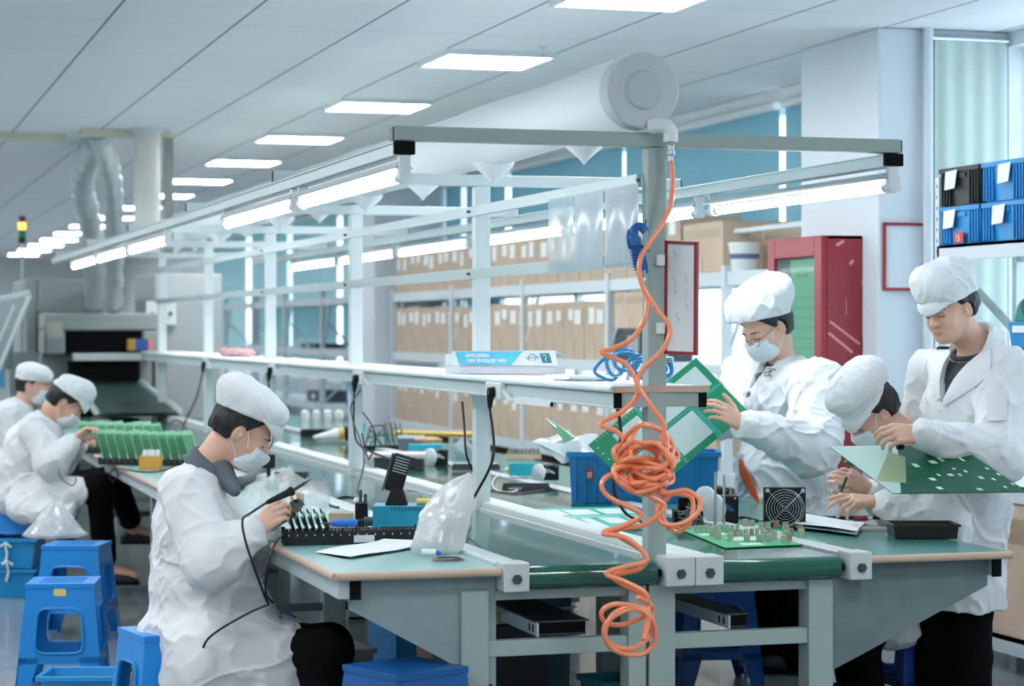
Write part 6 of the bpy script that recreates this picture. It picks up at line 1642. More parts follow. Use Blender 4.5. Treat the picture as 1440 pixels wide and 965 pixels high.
p, s_ = at_(462, 746)
kb = thing('small_carton', 'small plain kraft carton beside the teal station box', 'box', (p.x, p.y, ZB), A_)
MB().box((0, 0, 0), (38 / s_, 0.09, 24 / s_)).build('carton', KRAFT, kb, local=True, bevel=0.002)
MB().box((0.0, 0.043, 24 / s_), (38 / s_, 0.047, 24 / s_ + 0.0006)).build('seam', TAPE, kb, local=True)
kz = 24 / s_ + ZB
st_ = thing('iron_stand', 'black soldering iron stand with white disc and steel tubes beside the kraft carton', 'stand', (0, 0, 0), A_)
p, s_ = at_(501, 748); st_.location = (p.x, p.y + 0.02, ZB)
MB().box((0, 0, 0), (0.045, 0.06, 0.105)).build('block', BLACK, st_, local=True, bevel=0.004)
MB().lathe((-0.006, 0.03, 0.06), (1, 0, 0), [(0, 0.026), (0.004, 0.030), (0.006, 0.030)], n=24).build('disc', WPLAST, st_, local=True)
MB().lathe((0.01, 0.07, 0.106), (0, 0, 1), [(0, 0.022), (0.012, 0.018), (0.014, 0.0)], n=20).build('sponge_cap', WPLAST, st_, local=True)
for x in (0.018, 0.036): MB().cyl((x, 0.03, 0.105), (x, 0.03, 0.15 - (x - 0.018) * 0.8), 0.006, n=12).build('tube', DSTEEL, st_, local=True)
pn = thing('blue_pen', 'blue handled soldering pencil lying on the kraft carton', 'soldering pencil', (0, 0, 0))
e0 = P(464, 717, 7.62); e0.z = kz + 0.012; e1 = P(502, 714, 7.62); e1.z = kz + 0.014; pn.location = e0
dv = (e1 - e0).normalized()
MB().lathe(e0, dv, [(0, 0.004), (0.012, 0.010), (0.03, 0.0125), (0.09, 0.0125), (0.095, 0.009)], n=18).build('handle', mat('vivid blue handle', (24, 110, 206), 0.35), pn)
MB().lathe(e0, -dv, [(0, 0.005), (0.012, 0.004), (0.03, 0.0015)], n=12).build('tip', DSTEEL, pn)
# paper sheets with a curled dark underside
p0, s_ = at_(444, 778); ps = thing('paper_sheet', 'white paper sheets lying curled at the front of the left table', 'paper', (p0.x, p0.y, ZB))
c = [spot(x, y, ZB)[0] for x, y in ((443, 778), (493, 787), (600, 770), (540, 766))]
rows = []
for j in range(8):
    v = j / 7; r_ = []
    for i in range(14):
        u = i / 13; q = (c[0] * (1 - u) + c[3] * u) * (1 - v) + (c[1] * (1 - u) + c[2] * u) * v
        r_.append(q + Vector((0, 0, 0.003 + 0.022 * u * u + 0.006 * math.sin(u * 5 + v))))
    rows.append(r_)
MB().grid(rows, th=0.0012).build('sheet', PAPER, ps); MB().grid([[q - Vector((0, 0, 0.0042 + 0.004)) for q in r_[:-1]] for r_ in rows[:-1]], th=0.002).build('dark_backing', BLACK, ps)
# tall crumpled bag
p, s_ = at_(622, 778)
def tall_bag():
    t = thing('plastic_bag', 'tall crumpled white plastic bag standing at the right front corner of the left table', 'bag', (p.x, p.y, ZB))
    sil = [(785, 585, 640), (770, 580, 648), (755, 581, 652), (740, 588, 655), (725, 596, 658), (710, 606, 661), (695, 616, 663), (682, 628, 664), (674, 642, 664), (667, 655, 662)]
    rows = []
    Dp = (p.x - CAM[0]) * FW[0] + (p.y - CAM[1]) * FW[1]
    for i, (y, xa, xb) in enumerate(sil):
        q0, q1 = P(xa, y, Dp), P(xb, y, Dp); cc = (q0 + q1) / 2; rx = (q1 - q0).length / 2; ry = rx * (0.75 - 0.05 * i); row = []
        zz = max(ZB + 0.001, cc.z)
        for k in range(41):
            a = 2 * PI * k / 40; wv = 1 + 0.12 * math.sin(3 * a + i * 0.7) + 0.13 * abs(math.sin(4 * a + i * 0.9)) + 0.10 * abs(math.sin(6.5 * a - i * 1.1)) - 0.1
            row.append(Vector((cc.x, cc.y, zz + 0.006 * math.sin(5 * a + i))) + Vector((RT[0], RT[1], 0)) * (math.cos(a) * rx * (0.5 + 0.5 * wv)) + Vector((FW[0], FW[1], 0)) * (math.sin(a) * ry * wv))
        rows.append(row)
    fine = []
    cols = [smooth_path([r_[k] for r_ in rows], 5) for k in range(41)]
    for i in range(len(cols[0])):
        r2 = []
        for k in range(41):
            q = cols[k][i]; a = np.array([[q.x * 17, q.y * 17, q.z * 6]], dtype=np.float32); n1 = 1 - abs(float(hash_noise(a, 5)[0])); n2 = 1 - abs(float(hash_noise(a * 2.2, 6)[0])); axis_ = Vector((p.x, p.y, q.z))
            ou = (q - axis_); ou.z = 0; ou = ou.normalized() if ou.length > 1e-4 else Vector((1, 0, 0))
            q2 = q + ou * (0.016 * n1 ** 4 + 0.007 * n2 ** 4 - 0.006); q2.z = max(q2.z, ZB + 0.0005); r2.append(q2)
        r2[-1] = r2[0]; fine.append(r2)
    rows = fine
    MB().grid(rows).build('film', film('milky plastic bag', (246, 249, 250), clear=0.42, rough=0.2, white=(252, 253, 254), bump=0.4, bscale=10, gloss=0.45), t, sharp=180)
    inner = Field(); inner.cap(P(612, 760, Dp), P(628, 735, Dp), 0.05, 0.04, 0.02); inner.cut(f_plane(Vector((0, 0, ZB + 0.004)), (0, 0, -1)))
    solid('contents', inner.mesh(0.006, lambda Pp: 0.006 * hash_noise(Pp * 45, 2)), mat('pale foam parts', (222, 228, 230), 0.8), t)
tall_bag()
q = G_(607, 782); tb_ = thing('glue_tube', 'small white tube with a blue cap lying at the foot of the tall bag', 'tube', q)
MB().cyl(q + Vector((-0.028, 0.01, 0.012)), q + Vector((0.012, -0.02, 0.012)), 0.0115).build('tube', WPLAST, tb_)
MB().cyl(q + Vector((0.012, -0.02, 0.012)), q + Vector((0.024, -0.029, 0.010)), 0.009, 0.006).build('cap', mat('vivid blue handle', (24, 110, 206), 0.35), tb_)
cc, s_ = spot(630, 787, ZB + 0.003); o = MB()
for k in range(4): o.tube([cc + Vector((RT[0], RT[1], 0)) * (math.cos(a) * (0.052 - 0.004 * k)) + Vector((FW[0], FW[1], 0)) * (math.sin(a) * (0.05 - 0.004 * k)) + Vector((0, 0, 0.0016 * k)) for a in np.linspace(0, 2 * PI, 28)[:-1]], 0.0014, n=5, closed=True)
tag(o.build('wire_coil', mat('dull red wire', (120, 104, 108), 0.4, 0.4)), 'thin ring of coiled wire lying on the teal table top', 'wire coil')
# flat bag, black device, hose and block behind the seated woman's hands
crumple('flat crumpled clear bag lying on the left table behind the woman\'s hands', ((330, 716), (462, 722), (468, 678), (352, 668)), 9, 0.10, BAG)
bd = thing('power_unit', 'flat black control unit on the left table behind the clear bag', 'device', (0, 0, 0), A_)
p, s_ = at_(386, 684); bd.location = (p.x, p.y, ZB)
MB().box((0, 0, 0.004), (46 / s_, 0.11, 20 / s_)).build('case', mat('black grey casing', (48, 58, 62), 0.4), bd, local=True, bevel=0.004)
MB().box((0.06, -0.001, 0.015), (0.085, 0, 0.04)).build('display', mat('dark red display', (80, 50, 54), 0.3), bd, local=True); MB().box((0.0, 0.0, 0.0), (46 / s_, 0.1, 0.004)).build('foot', BLACK, bd, local=True)
MB().cyl((0.10, 0.0, 0.03), (0.10, -0.01, 0.03), 0.009).build('knob', BLACK, bd, local=True)
hh = thing('ribbed_hose', 'short ribbed grey hose on the left table beside the woman\'s chin', 'hose', G_(345, 680))
Pp_ = smooth_path([spot(x, y, ZB + 0.032)[0] for x, y in ((326, 680), (343, 678), (358, 669), (370, 656))], 14)
MB().tube(Pp_, [0.026 + 0.004 * (i % 2) for i in range(len(Pp_))], n=16).build('hose', mat('grey ribbed rubber', (84, 94, 98), 0.45), hh)
bb = thing('black_nozzle_block', 'black square nozzle block in front of the woman\'s face on the left table', 'nozzle', (0, 0, 0), A_)
p, s_ = at_(380, 690); bb.location = (p.x, p.y + 0.05, ZB)
MB().box((-0.008, 0.01, 0.0), (0.008, 0.03, 0.115)).build('stem', BLACK, bb, local=True); MB().box((-0.028, -0.01, 0.10), (0.03, 0.05, 0.165)).build('head', BLACK, bb, local=True, bevel=0.006)
MB().box((-0.04, 0, 0), (0.04, 0.06, 0.008)).build('base', BLACK, bb, local=True)
# soldering iron and board held by the woman
i0 = P(384, 703, 7.47); i1 = P(412, 690, 7.52); i2 = P(437, 674, 7.56); iron = thing('soldering_iron', 'black soldering iron held in the seated woman\'s right hand', 'soldering iron', i0)
dv = (i1 - i0).normalized()
MB().lathe(i0 - dv * 0.03, dv, [(0, 0.004), (0.01, 0.008), (0.05, 0.011), (0.095, 0.0125), (0.102, 0.016), (0.112, 0.016), (0.118, 0.008)], n=18).build('handle', BLACK, iron)
MB().tube([i1, i1 + (i2 - i1) * 0.65], 0.006, n=10).cyl(i1 + (i2 - i1) * 0.65, i2, 0.0045, 0.001).build('tip', mat('dark tip steel', (70, 74, 78), 0.3, 0.8), iron)
MB().tube(smooth_path([i0 - dv * 0.03, P(352, 722, 7.40), P(341, 732, 7.34), P(345, 760, 7.30), P(358, 800, 7.30), P(372, 838, 7.33), P(378, 850, 7.36)], 8) , 0.0042, n=8).build('cord', RUBBER, iron)
cable([P(378, 850, 7.36), P(350, 862, 7.36), P(310, 885, 7.38), P(290, 902, 7.40), P(283, 922, 7.42)], 0.0042, 'black cord trailing across the seated woman\'s lap')
cable([loc_w(rk1, (0.0, 0.05, 0.03)), P(393, 757, 7.42), P(382, 775, 7.36), P(375, 805, 7.34), P(374, 835, 7.36), P(384, 848, 7.40)], 0.0042, 'black cable hanging from the black rack down beside the lap')
sb = thing('hand_board', 'tiny dark green board pinched in the seated woman\'s left hand', 'circuit board', P(418, 712, 7.6))
c0 = P(411, 716, 7.6); MB().prism([c0, P(427, 708, 7.66), P(420, 700, 7.66), P(407, 706, 7.6)], (0.004, -0.01, -0.004)).build('board', mat('deep green board', (14, 58, 46), 0.3), sb); MB().cbox(P(416, 705, 7.6), (0.008, 0.008, 0.006)).build('chip', BLACK, sb)
# ================================================================ upper shelf: box of solder wire, cloth, papers
UZ = 1.316
def on_shelf(px, py, Z=UZ): return pt(px, py, Z=Z)
def shelf_x(px, X=-0.12):  # point above the shelf's near-left edge seen at that column
    return pt(px, 500, X=X)
sx = thing('solder_wire_box', 'white and sky blue solder wire carton standing on the upper shelf', 'box', (0, 0, 0))
b0 = pt(649, 528, X=-0.135); b1 = pt(779, 526, X=-0.135)
# the carton's long face looks back at the camera: build it between two shelf points
c0 = Vector((-0.145, pt(649, 528, X=-0.145).y, UZ + 0.001)); 
dirx = Vector((RT[0], RT[1], 0)); 
q0 = pt(648, 530, D=9.05); q1 = pt(780, 527, D=8.85)
c0 = Vector((q0.x, q0.y, UZ + 0.001)); c1 = Vector((q1.x, q1.y, UZ + 0.001)); L = (c1 - c0).length
ang = math.atan2((c1 - c0).y, (c1 - c0).x); sx.location = c0; sx.rotation_euler = (0, 0, ang)
MB().box((0, 0, 0), (L, 0.10, 0.036)).build('carton', mat('grey white carton', (214, 216, 226), 0.55), sx, local=True, bevel=0.0015)
lid = MB(); yy = -0.010
lid.prism([(-0.03, yy, 0.036), (L + 0.018, yy, 0.036), (L - 0.002, 0.004, 0.098), (-0.045, 0.006, 0.092)], (0, 0.004, 0)); lid.prism([(-0.045, 0.006, 0.092), (L - 0.002, 0.004, 0.098), (L - 0.002, 0.10, 0.075), (-0.045, 0.10, 0.072)], (0, 0.0, -0.003))
LD = lid.build('open_lid', PAPER, sx, local=True)
BLF = mat('sky blue print', (70, 184, 224), 0.5, col2=(96, 206, 232), nscale=5)
def lp(u, v, o=0.001):   # point on the lid face
    a = Vector((-0.03, yy, 0.036)).lerp(Vector((L + 0.018, yy, 0.036)), u); b = Vector((-0.045, 0.006, 0.092)).lerp(Vector((L - 0.002, 0.004, 0.098)), u)
    return a.lerp(b, v) + Vector((0, -o, 0))
MB().prism([lp(0.06, 0.02), lp(0.56, 0.02), lp(0.70, 0.97), lp(0.03, 0.97)], (0, -0.0006, 0)).build('blue_print', BLF, LD, local=True)
WP = mat('white print', (240, 246, 248), 0.6); TP = mat('teal print', (40, 130, 150), 0.6)
def lettering(s_, u, v, size, m, par, sxs=1.0):
    o = text('lettering', s_, size, (0, 0, 0), (1, 0, 0), (0, 0.27, 0.96), m, None, 0.0004, sx=sxs, bold=0.0007)
    M_ = LAST_M.copy(); o.parent = par; M_.translation = lp(u, v, 0.0030); o.matrix_local = M_; return o
lettering('ANTI-OXIDA', 0.13, 0.58, 0.019, WP, LD, 1.0); lettering('PURE TIN SOLDER WIRE', 0.14, 0.22, 0.019, WP, LD, 0.88)
e_ = MB(); cc_ = lp(0.775, 0.52, 0.0016); R_ = 0.016
e_.tube([cc_ + Vector((R_ * math.cos(a), 0, R_ * math.sin(a))) for a in np.linspace(0, 2 * PI, 25)[:-1]], 0.0013, n=5, closed=True)
e_.build('round_emblem', TP, LD, local=True)
for sg_ in (-1, 1): MB().tube([cc_ + Vector((sg_ * (R_ + 0.012 * t), 0, sg_ * 0.010 * math.sin(t * PI) - 0.004 * sg_)) for t in np.linspace(0, 1, 7)], 0.0012, n=5).build('emblem_wing', TP, LD, local=True)
o = text('emblem_word', 'PURE', 0.0095, (0, 0, 0), (1, 0, 0), (0, 0, 1), TP, None, 0.0003, align='CENTER'); M_ = LAST_M.copy(); o.parent = LD; M_.translation = cc_ + Vector((0, -0.001, -0.0035)); o.matrix_local = M_
MB().prism([lp(0.865, 0.18), lp(0.955, 0.18), lp(0.94, 0.82), lp(0.85, 0.82)], (0, -0.0006, 0)).build('teal_square', TP, LD, local=True)
MB().tube([lp(0.88, 0.66, 0.003), lp(0.90, 0.72, 0.003), lp(0.915, 0.6, 0.003), lp(0.90, 0.45, 0.003), lp(0.905, 0.32, 0.003)], 0.0016, n=5).build('square_mark', WP, LD, local=True)
wb = thing('white_carton', 'small plain white carton on the shelf beside the solder wire carton', 'box', (0, 0, 0)); qa = pt(626, 522, D=9.15); wb.location = (qa.x, qa.y, UZ + 0.001); wb.rotation_euler = (0, 0, ang)
MB().box((0, 0, 0), (0.075, 0.08, 0.078)).build('carton', PAPER, wb, local=True, bevel=0.002); MB().box((0.0, -0.0008, 0.03), (0.03, 0, 0.034)).build('print_line', mat('faint print', (190, 200, 206), 0.6), wb, local=True)
rc = pt(333, 500, X=0.0); rc.z = UZ + 0.001; rcl = thing('cleaning_cloth', 'crumpled dusty red cloth lying on the far part of the upper shelf', 'cloth', rc)
F1 = Field()
for k in range(7): F1.ell(rc + Vector((0.05 * math.sin(k * 2.1), 0.25 * (k - 3) / 3, 0.015 + 0.012 * (k % 2))), (0.05, 0.09, 0.028), None, 0.02)
F1.cut(f_plane(rc, (0, 0, -1))); solid('cloth', F1.mesh(0.006, lambda Pp: 0.01 * hash_noise(Pp * 30, 4)), mat('dusty red cloth', (176, 124, 130), 0.85, col2=(214, 186, 190), nscale=24), rcl)
tb = pt(212, 499, X=-0.02); tb.z = UZ + 0.001; tbx = thing('striped_box', 'small box with amber, blue and pink stripes at the far end of the upper shelf', 'box', tb)
for k, (cn, cv, w0, w1) in enumerate((('amber_band', (206, 160, 60), -0.19, -0.13), ('blue_band', (60, 92, 176), -0.13, -0.02), ('pink_band', (238, 150, 140), -0.02, 0.02))):
    MB().box((tb.x + w0, tb.y, tb.z), (tb.x + w1, tb.y + 0.1, tb.z + 0.1)).build(cn, mat(cn, cv, 0.5), tbx)
np_ = pt(812, 535, Z=UZ + 0.001); nt_ = thing('notepad', 'white notepad with a green printed cover on the shelf left of the blue hose', 'notepad', np_, ang)
MB().box((-0.07, -0.05, 0), (0.10, 0.08, 0.004)).build('cover', mat('teal printed cover', (70, 140, 146), 0.5, col2=(190, 214, 214), nscale=30), nt_, local=True); MB().box((-0.02, -0.03, 0.004), (0.12, 0.09, 0.018)).build('pages', PAPER, nt_, local=True, bevel=0.003)
# ---------------------------------------------------------------- plugs and leads under the shelf
def plug_lead(px, py, pts_, label, dd):
    y = dd; x = -0.170
    t = thing('power_lead', label, 'power lead', (x, y, 1.26), 0, 'leads plugged in under the shelf')
    MB().cyl((x + 0.004, y, 1.262), (x - 0.022, y, 1.262), 0.02, 0.018, n=16).build('plug', BLACK, t, bevel=0.002)
    MB().cyl((x - 0.012, y, 1.252), (x - 0.016, y - 0.004, 1.20), 0.016, 0.007).build('strain_relief', BLACK, t)
    MB().tube(smooth_path([Vector((x - 0.016, y - 0.004, 1.20))] + pts_, 8), 0.0052, n=7).build('cord', RUBBER, t)
PX = lambda x, y, X: pt(x, y, X=X)
plug_lead(706, 560, [PX(694, 640, -0.2), PX(672, 690, -0.24), PX(650, 725, -0.3), PX(652, 742, -0.28), PX(680, 754, -0.2), PX(697, 745, -0.16), PX(680, 742, -0.2), PX(640, 750, -0.34)], 'black power lead plugged in nearest, running down past the tall bag', OY[0] - 0.02)
plug_lead(512, 545, [PX(498, 600, -0.2), PX(508, 628, -0.2), PX(560, 650, -0.18), PX(590, 662, -0.1)], 'black power lead plugged in at the post behind the smoke absorber', OY[1] - 0.02)
plug_lead(379, 532, [PX(378, 560, -0.2), PX(381, 590, -0.2), PX(384, 620, -0.2), PX(370, 640, -0.22)], 'black power lead plugged in behind the seated woman\'s cap', OY[2] - 0.02)
plug_lead(288, 520, [PX(276, 560, -0.2), PX(262, 590, -0.2), PX(255, 608, -0.2)], 'black power lead plugged in farthest along the shelf', OY[3] - 0.02)
cable([PX(507, 548, -0.19), PX(494, 570, -0.2), PX(496, 590, -0.2), PX(512, 640, -0.2), PX(505, 680, -0.25), PX(497, 700, -0.3), PX(470, 712, -0.4)], 0.004, 'thin grey wire looping from the shelf outlet down to the rail', mat('grey wire', (90, 100, 106), 0.5))
cable([PX(510, 580, -0.18), PX(524, 600, -0.18), PX(528, 620, -0.18), PX(518, 645, -0.18), PX(509, 610, -0.18)], 0.004, 'dark wire loop hanging under the shelf beside the post')
cable([PX(650, 565, -0.06), PX(653, 600, -0.06), PX(656, 640, -0.06), PX(668, 668, -0.02), PX(678, 680, 0.0)], 0.005, 'black lead hanging from the shelf just before the second post')
cable([pt(868, 571, D=7.3), pt(873, 610, D=7.3), pt(866, 650, D=7.3), pt(864, 690, D=7.3), pt(880, 722, D=7.32), pt(905, 735, D=7.35)], 0.0055, 'black lead hanging from the shelf end beside the front post')
cable([PX(392, 720, -0.48), PX(460, 712, -0.42), PX(520, 716, -0.40), PX(560, 722, -0.36)], 0.005, 'black cable lying along the white rail behind the soldering gear')
cable([G_(452, 712), G_(478, 700), G_(500, 700), G_(508, 708), G_(480, 714), G_(455, 708)], 0.005, 'black cable coil lying beside the flat clear bag')
# ---------------------------------------------------------------- things on the right belt and table, far to near
def item(name, label, cat, px, py, Z=ZB, rz=A_, group=None):
    p, s_ = spot(px, py, Z); return thing(name, label, cat, (p.x, p.y, Z), rz, group), s_
WFIT = mat('pale fitting plastic', (214, 222, 224), 0.4)
t, s_ = item('fixture_base', 'black fixture base carrying four pale upright fittings on the far right belt', 'fixture', 422, 613)
MB().box((0, 0, 0), (0.30, 0.16, 0.045)).build('base', BLACK, t, local=True, bevel=0.006)
for k in range(4):
    x = 0.03 + 0.078 * k
    MB().lathe((x, 0.06 + 0.012 * k, 0.045), (0, 0, 1), [(0, 0.030), (0.06, 0.026), (0.062, 0.034), (0.10, 0.036), (0.125, 0.030), (0.135, 0.012)], n=18).build('fitting', WFIT, t, local=True)
t, s_ = item('sealant_bottle', 'white cone nozzle bottle with amber collar lying on the right belt', 'bottle', 440, 623)
MB().lathe((0, 0, 0.035), (1, 0.1, 0.13), [(0, 0.008), (0.02, 0.014), (0.14, 0.036), (0.17, 0.04)], n=24).build('cone', WPLAST, t, local=True); MB().lathe((0.168, 0.017, 0.057), (1, 0.1, 0.1), [(0, 0.041), (0.04, 0.041)], n=24).build('collar', mat('amber collar', (206, 170, 90), 0.5), t, local=True)
MB().lathe((0.207, 0.02, 0.06), (1, 0.1, 0.1), [(0, 0.044), (0.01, 0.05), (0.05, 0.05), (0.06, 0.04)], n=24).build('reel_end', BLACK, t, local=True); MB().box((0.04, -0.03, 0), (0.26, 0.06, 0.012)).build('tray', mat('grey tray', (140, 150, 152), 0.5), t, local=True)
t, s_ = item('blue_sheet', 'bright blue folded sheet lying behind the white cone bottle', 'sheet', 455, 606)
MB().prism([(0, 0, 0.0), (0.30, 0.02, 0.0), (0.30, 0.12, 0.04), (0.10, 0.12, 0.02)], (0, 0, 0.012)).build('sheet', TEALBOX, t, local=True); MB().prism([(0.08, -0.02, 0.02), (0.25, 0.0, 0.035), (0.26, 0.02, 0.045), (0.08, 0.0, 0.03)], (0, 0, 0.006)).build('fold', SKYBLUE, t, local=True)
t, s_ = item('board_stand', 'black wire frame stand holding four dark green boards behind the post', 'stand', 514, 632)
MB().box((0, 0, 0), (0.30, 0.16, 0.02)).build('base', BLACK, t, local=True)
fr = MB()
for a, b in (((0, 0, 0.02), (0.03, 0.02, 0.14)), ((0.03, 0.02, 0.14), (0.11, 0.02, 0.15)), ((0.11, 0.02, 0.15), (0.13, 0, 0.02)), ((0, 0.02, 0.07), (0.12, 0.02, 0.09)), ((0.02, 0.05, 0.02), (0.10, 0.05, 0.12)), ((0.10, 0.05, 0.02), (0.03, 0.05, 0.12))): fr.tube([a, b], 0.006, n=6)
fr.build('wire_frame', DSTEEL, t, local=True)
DG = mat('grey green board', (70, 104, 92), 0.4)
for k in range(4):
    board_thing(Vector(t.location) + Matrix.Rotation(A_, 3, 'Z') @ Vector((0.15 + 0.03 * k, 0.01, 0.02)), A_, 0.14, 0.15, 'dark grey green board in the wire frame stand, %s from its frame' % ORD[k], 'boards in the wire stand', DG, [(0.03, 0.05, 0.02, 0.03, 0.006, BLACK, 'chip'), (0.08, 0.08, 0.02, 0.02, 0.006, CHIP, 'relay')], lean=-0.22, seed=k)
t, s_ = item('feeder_unit', 'long flat pinkish grey feeder unit with black base on the right belt', 'machine', 526, 661)
MB().box((0, 0, 0.0), (0.26, 0.22, 0.055)).build('base', mat('black brown base', (48, 46, 50), 0.5), t, local=True); MB().box((-0.05, -0.01, 0.058), (0.27, 0.26, 0.085)).build('top_cover', mat('pinkish grey cover', (200, 192, 198), 0.4), t, local=True, bevel=0.006); MB().box((0.0, -0.012, 0.060), (0.22, -0.01, 0.066)).build('slot', BLACK, t, local=True)
t, s_ = item('box_of_parts', 'grey box with white lid behind the feeder unit', 'box', 560, 634)
MB().box((0, 0, 0), (0.15, 0.12, 0.075)).build('box', mat('slate box', (104, 116, 124), 0.5), t, local=True); MB().box((-0.005, -0.005, 0.075), (0.16, 0.125, 0.088)).build('lid', WPLAST, t, local=True)
t, s_ = item('orange_pouch', 'pale orange pouch lying on top of the teal carton in mid line', 'pouch', 592, 622, ZB + 0.065)
F1 = Field(); F1.ell(Vector(t.location) + Vector((0.04, 0.03, 0.014)), (0.085, 0.05, 0.016)); solid('pouch', F1.mesh(0.005, lambda Pp: 0.006 * hash_noise(Pp * 40, 6)), mat('pale orange', (238, 176, 128), 0.6), t); 
t, s_ = item('teal_carton', 'bright teal carton in front of the grey box in mid line', 'box', 574, 640)
MB().box((0, 0, 0), (0.20, 0.10, 0.062)).build('carton', mat('bright teal carton', (40, 176, 198), 0.5), t, local=True, bevel=0.003); MB().prism([(0.02, -0.001, 0.0), (0.1, -0.001, 0.0), (0.07, -0.001, 0.035), (0.03, -0.001, 0.02)], (0, 0.001, 0)).build('print', mat('brownish print', (126, 120, 116), 0.5), t, local=True)
yb = thing('yellow_bar', 'long yellow bar lying along the far side of the right table', 'bar', (0, 0, 0)); y0_ = pt(556, 607, X=1.2); y1_ = pt(700, 607, X=1.2); 
za, zb_ = spot(556, 608, ZB + 0.06)[0], spot(690, 612, ZB + 0.06)[0]; yb.location = za
MB().tube([za, zb_], 0.018, n=4).build('bar', mat('ochre bar', (214, 180, 92), 0.5), yb)
for q in (za.lerp(zb_, 0.1), za.lerp(zb_, 0.9)): MB().box((q.x - 0.02, q.y - 0.02, ZB), (q.x + 0.02, q.y + 0.02, q.z - 0.012)).build('block', WPLAST, yb)
def reel(label, px, py, Z=ZB, r=0.05, face='left', hook=WPLAST, th=0.075, grp='black motor reels'):
    t, s_ = item('motor_reel', label, 'motor', px, py, Z, group=grp)
    MB().box((0.034, 0.0, 0), (0.034 + th, 0.08, r * 1.75)).build('housing', BLACK, t, local=True, bevel=0.006)
    MB().lathe((0.016, -0.004, r * 0.95), (-0.72, -0.69, 0), [(0, r * 0.96), (0.012, r * 0.96), (0.016, r * 0.85), (0.018, r * 0.2)], n=32).build('disc', WPLAST, t, local=True)
    MB().prism([(x + 0.016, -0.007, z * r) for x, z in ((0.02, 0.9), (0.02, 1.5), (0.03, 1.2), (0.075, 0.75), (0.07, 0.95), (0.04, 1.35))], (0, 0.007, 0)).build('hook', hook, t, local=True)
    for x in (0.05, 0.095): MB().lathe((x, 0.0, r * 1.6), (0, -1, 0), [(0, 0.004), (0.003, 0.004)], n=8).build('screw', STEEL, t, local=True)
    return t
reel('black motor with white disc on the right belt behind the tall bag', 602, 655)
sack(tuple(spot(650, 645)[0]), 0.06, 0.06, 0.13, 'clear bag of loose wires on the right belt just before the second post', 19, spikes=0.4, m=film('grey clear bag', (190, 200, 204), clear=0.4, bump=0.6, bscale=40))
t, s_ = item('cable_chain', 'black and white bumpy cable chain lying on the right belt by the second post', 'chain', 640, 664)
for k in range(10): MB().lathe((0.024 * k, 0.02, 0.022), (0, 1, 0), [(0, 0.014), (0.0, 0.02), (0.03, 0.02), (0.03, 0.014)], n=12).build('link', mat('charcoal rubber', (66, 76, 80), 0.5), t, local=True)
MB().box((-0.01, 0.0, 0.0), (0.25, 0.06, 0.008)).build('base', mat('grey tray', (140, 150, 152), 0.5), t, local=True); MB().box((0.0, 0.018, 0.042), (0.22, 0.052, 0.046)).build('top_strip', WPLAST, t, local=True)
t, s_ = item('component_tray', 'tray filled with rows of grey relay components behind the teal carton', 'tray', 712, 646)
MB().tray((0, 0, 0), (0.20, 0.14, 0.03), 0.004).build('tray_body', mat('beige tray', (196, 182, 150), 0.6), t, local=True)
m = MB()
for i in range(8):
    for j in range(4): m.box((0.012 + 0.023 * i, 0.012 + 0.032 * j, 0.004), (0.030 + 0.023 * i, 0.032 + 0.032 * j, 0.052 + 0.004 * ((i + j) % 2)))
o = m.build('component', mat('grey relay', (128, 136, 134), 0.5), t, local=True); o['kind'] = 'stuff'
t, s_ = item('teal_instrument', 'teal instrument case with slotted lid in a black tray on the right belt', 'instrument', 716, 676)
MB().box((0, 0, 0.024), (0.125, 0.09, 0.085)).build('case', mat('teal instrument', (40, 168, 186), 0.4), t, local=True, bevel=0.004); m = MB()
for k in range(8): m.box((0.01 + 0.014 * k, 0.015, 0.085), (0.017 + 0.014 * k, 0.075, 0.0865))
m.build('lid_slot', mat('dark vent', (16, 60, 78), 0.6), t, local=True); MB().cyl((-0.002, 0.03, 0.05), (-0.02, 0.03, 0.05), 0.012).build('yellow_knob', YEL, t, local=True)
t2, s_ = item('black_tray', 'low black tray under the teal instrument on the right belt', 'tray', 706, 690)
MB().tray((0, -0.02, 0), (0.22, 0.17, 0.022), 0.004).build('tray_body', mat('charcoal tray', (58, 64, 68), 0.5), t2, local=True); MB().box((0.03, -0.0215, 0.006), (0.09, -0.02, 0.016)).build('label', GREYP, t2, local=True)
reel('black motor with white disc in front of the blue bin on the right belt', 754, 676, ZB + 0.024, 0.042)
cable([G_(700, 668), G_(692, 680), G_(700, 690), G_(720, 692), G_(730, 688)], 0.0035, 'white wire curling in front of the low black tray', WPLAST)
cable([G_(690, 690), G_(730, 694), G_(770, 688), G_(784, 680)], 0.004, 'dark red wire lying on the right belt before the blue bin', mat('dark red wire', (104, 60, 64), 0.5))
# blue bin with plastic sheets
bp0, s_ = spot(800, 708)
bb_ = thing('parts_bin', 'large blue plastic bin of sheets on the right belt behind the big circuit board', 'bin', (bp0.x, bp0.y, ZB), A_ - 0.05)
Lb, Wb, Hb = 210 / s_, 0.26, 72 / s_
tb0 = MB().tray((0, 0, 0), (Lb, Wb, Hb), 0.006, taper=0.012)
r = MB()
for lo, hi in (((-0.012, -0.012), (Lb + 0.012, 0)), ((-0.012, Wb), (Lb + 0.012, Wb + 0.012)), ((-0.012, 0), (0, Wb)), ((Lb, 0), (Lb + 0.012, Wb))): r.box((lo[0], lo[1], Hb - 0.02), (hi[0], hi[1], Hb))
r.build('rim', BLUEB, bb_, local=True); m = tb0
for f in (0.04, 0.10, 0.17, 0.26, 0.34, 0.42, 0.55, 0.7, 0.85): m.box((Lb * f, -0.008, 0.015), (Lb * f + 0.006, 0.012, Hb - 0.02))
m.build('tub_body', BLUEB, bb_, local=True)
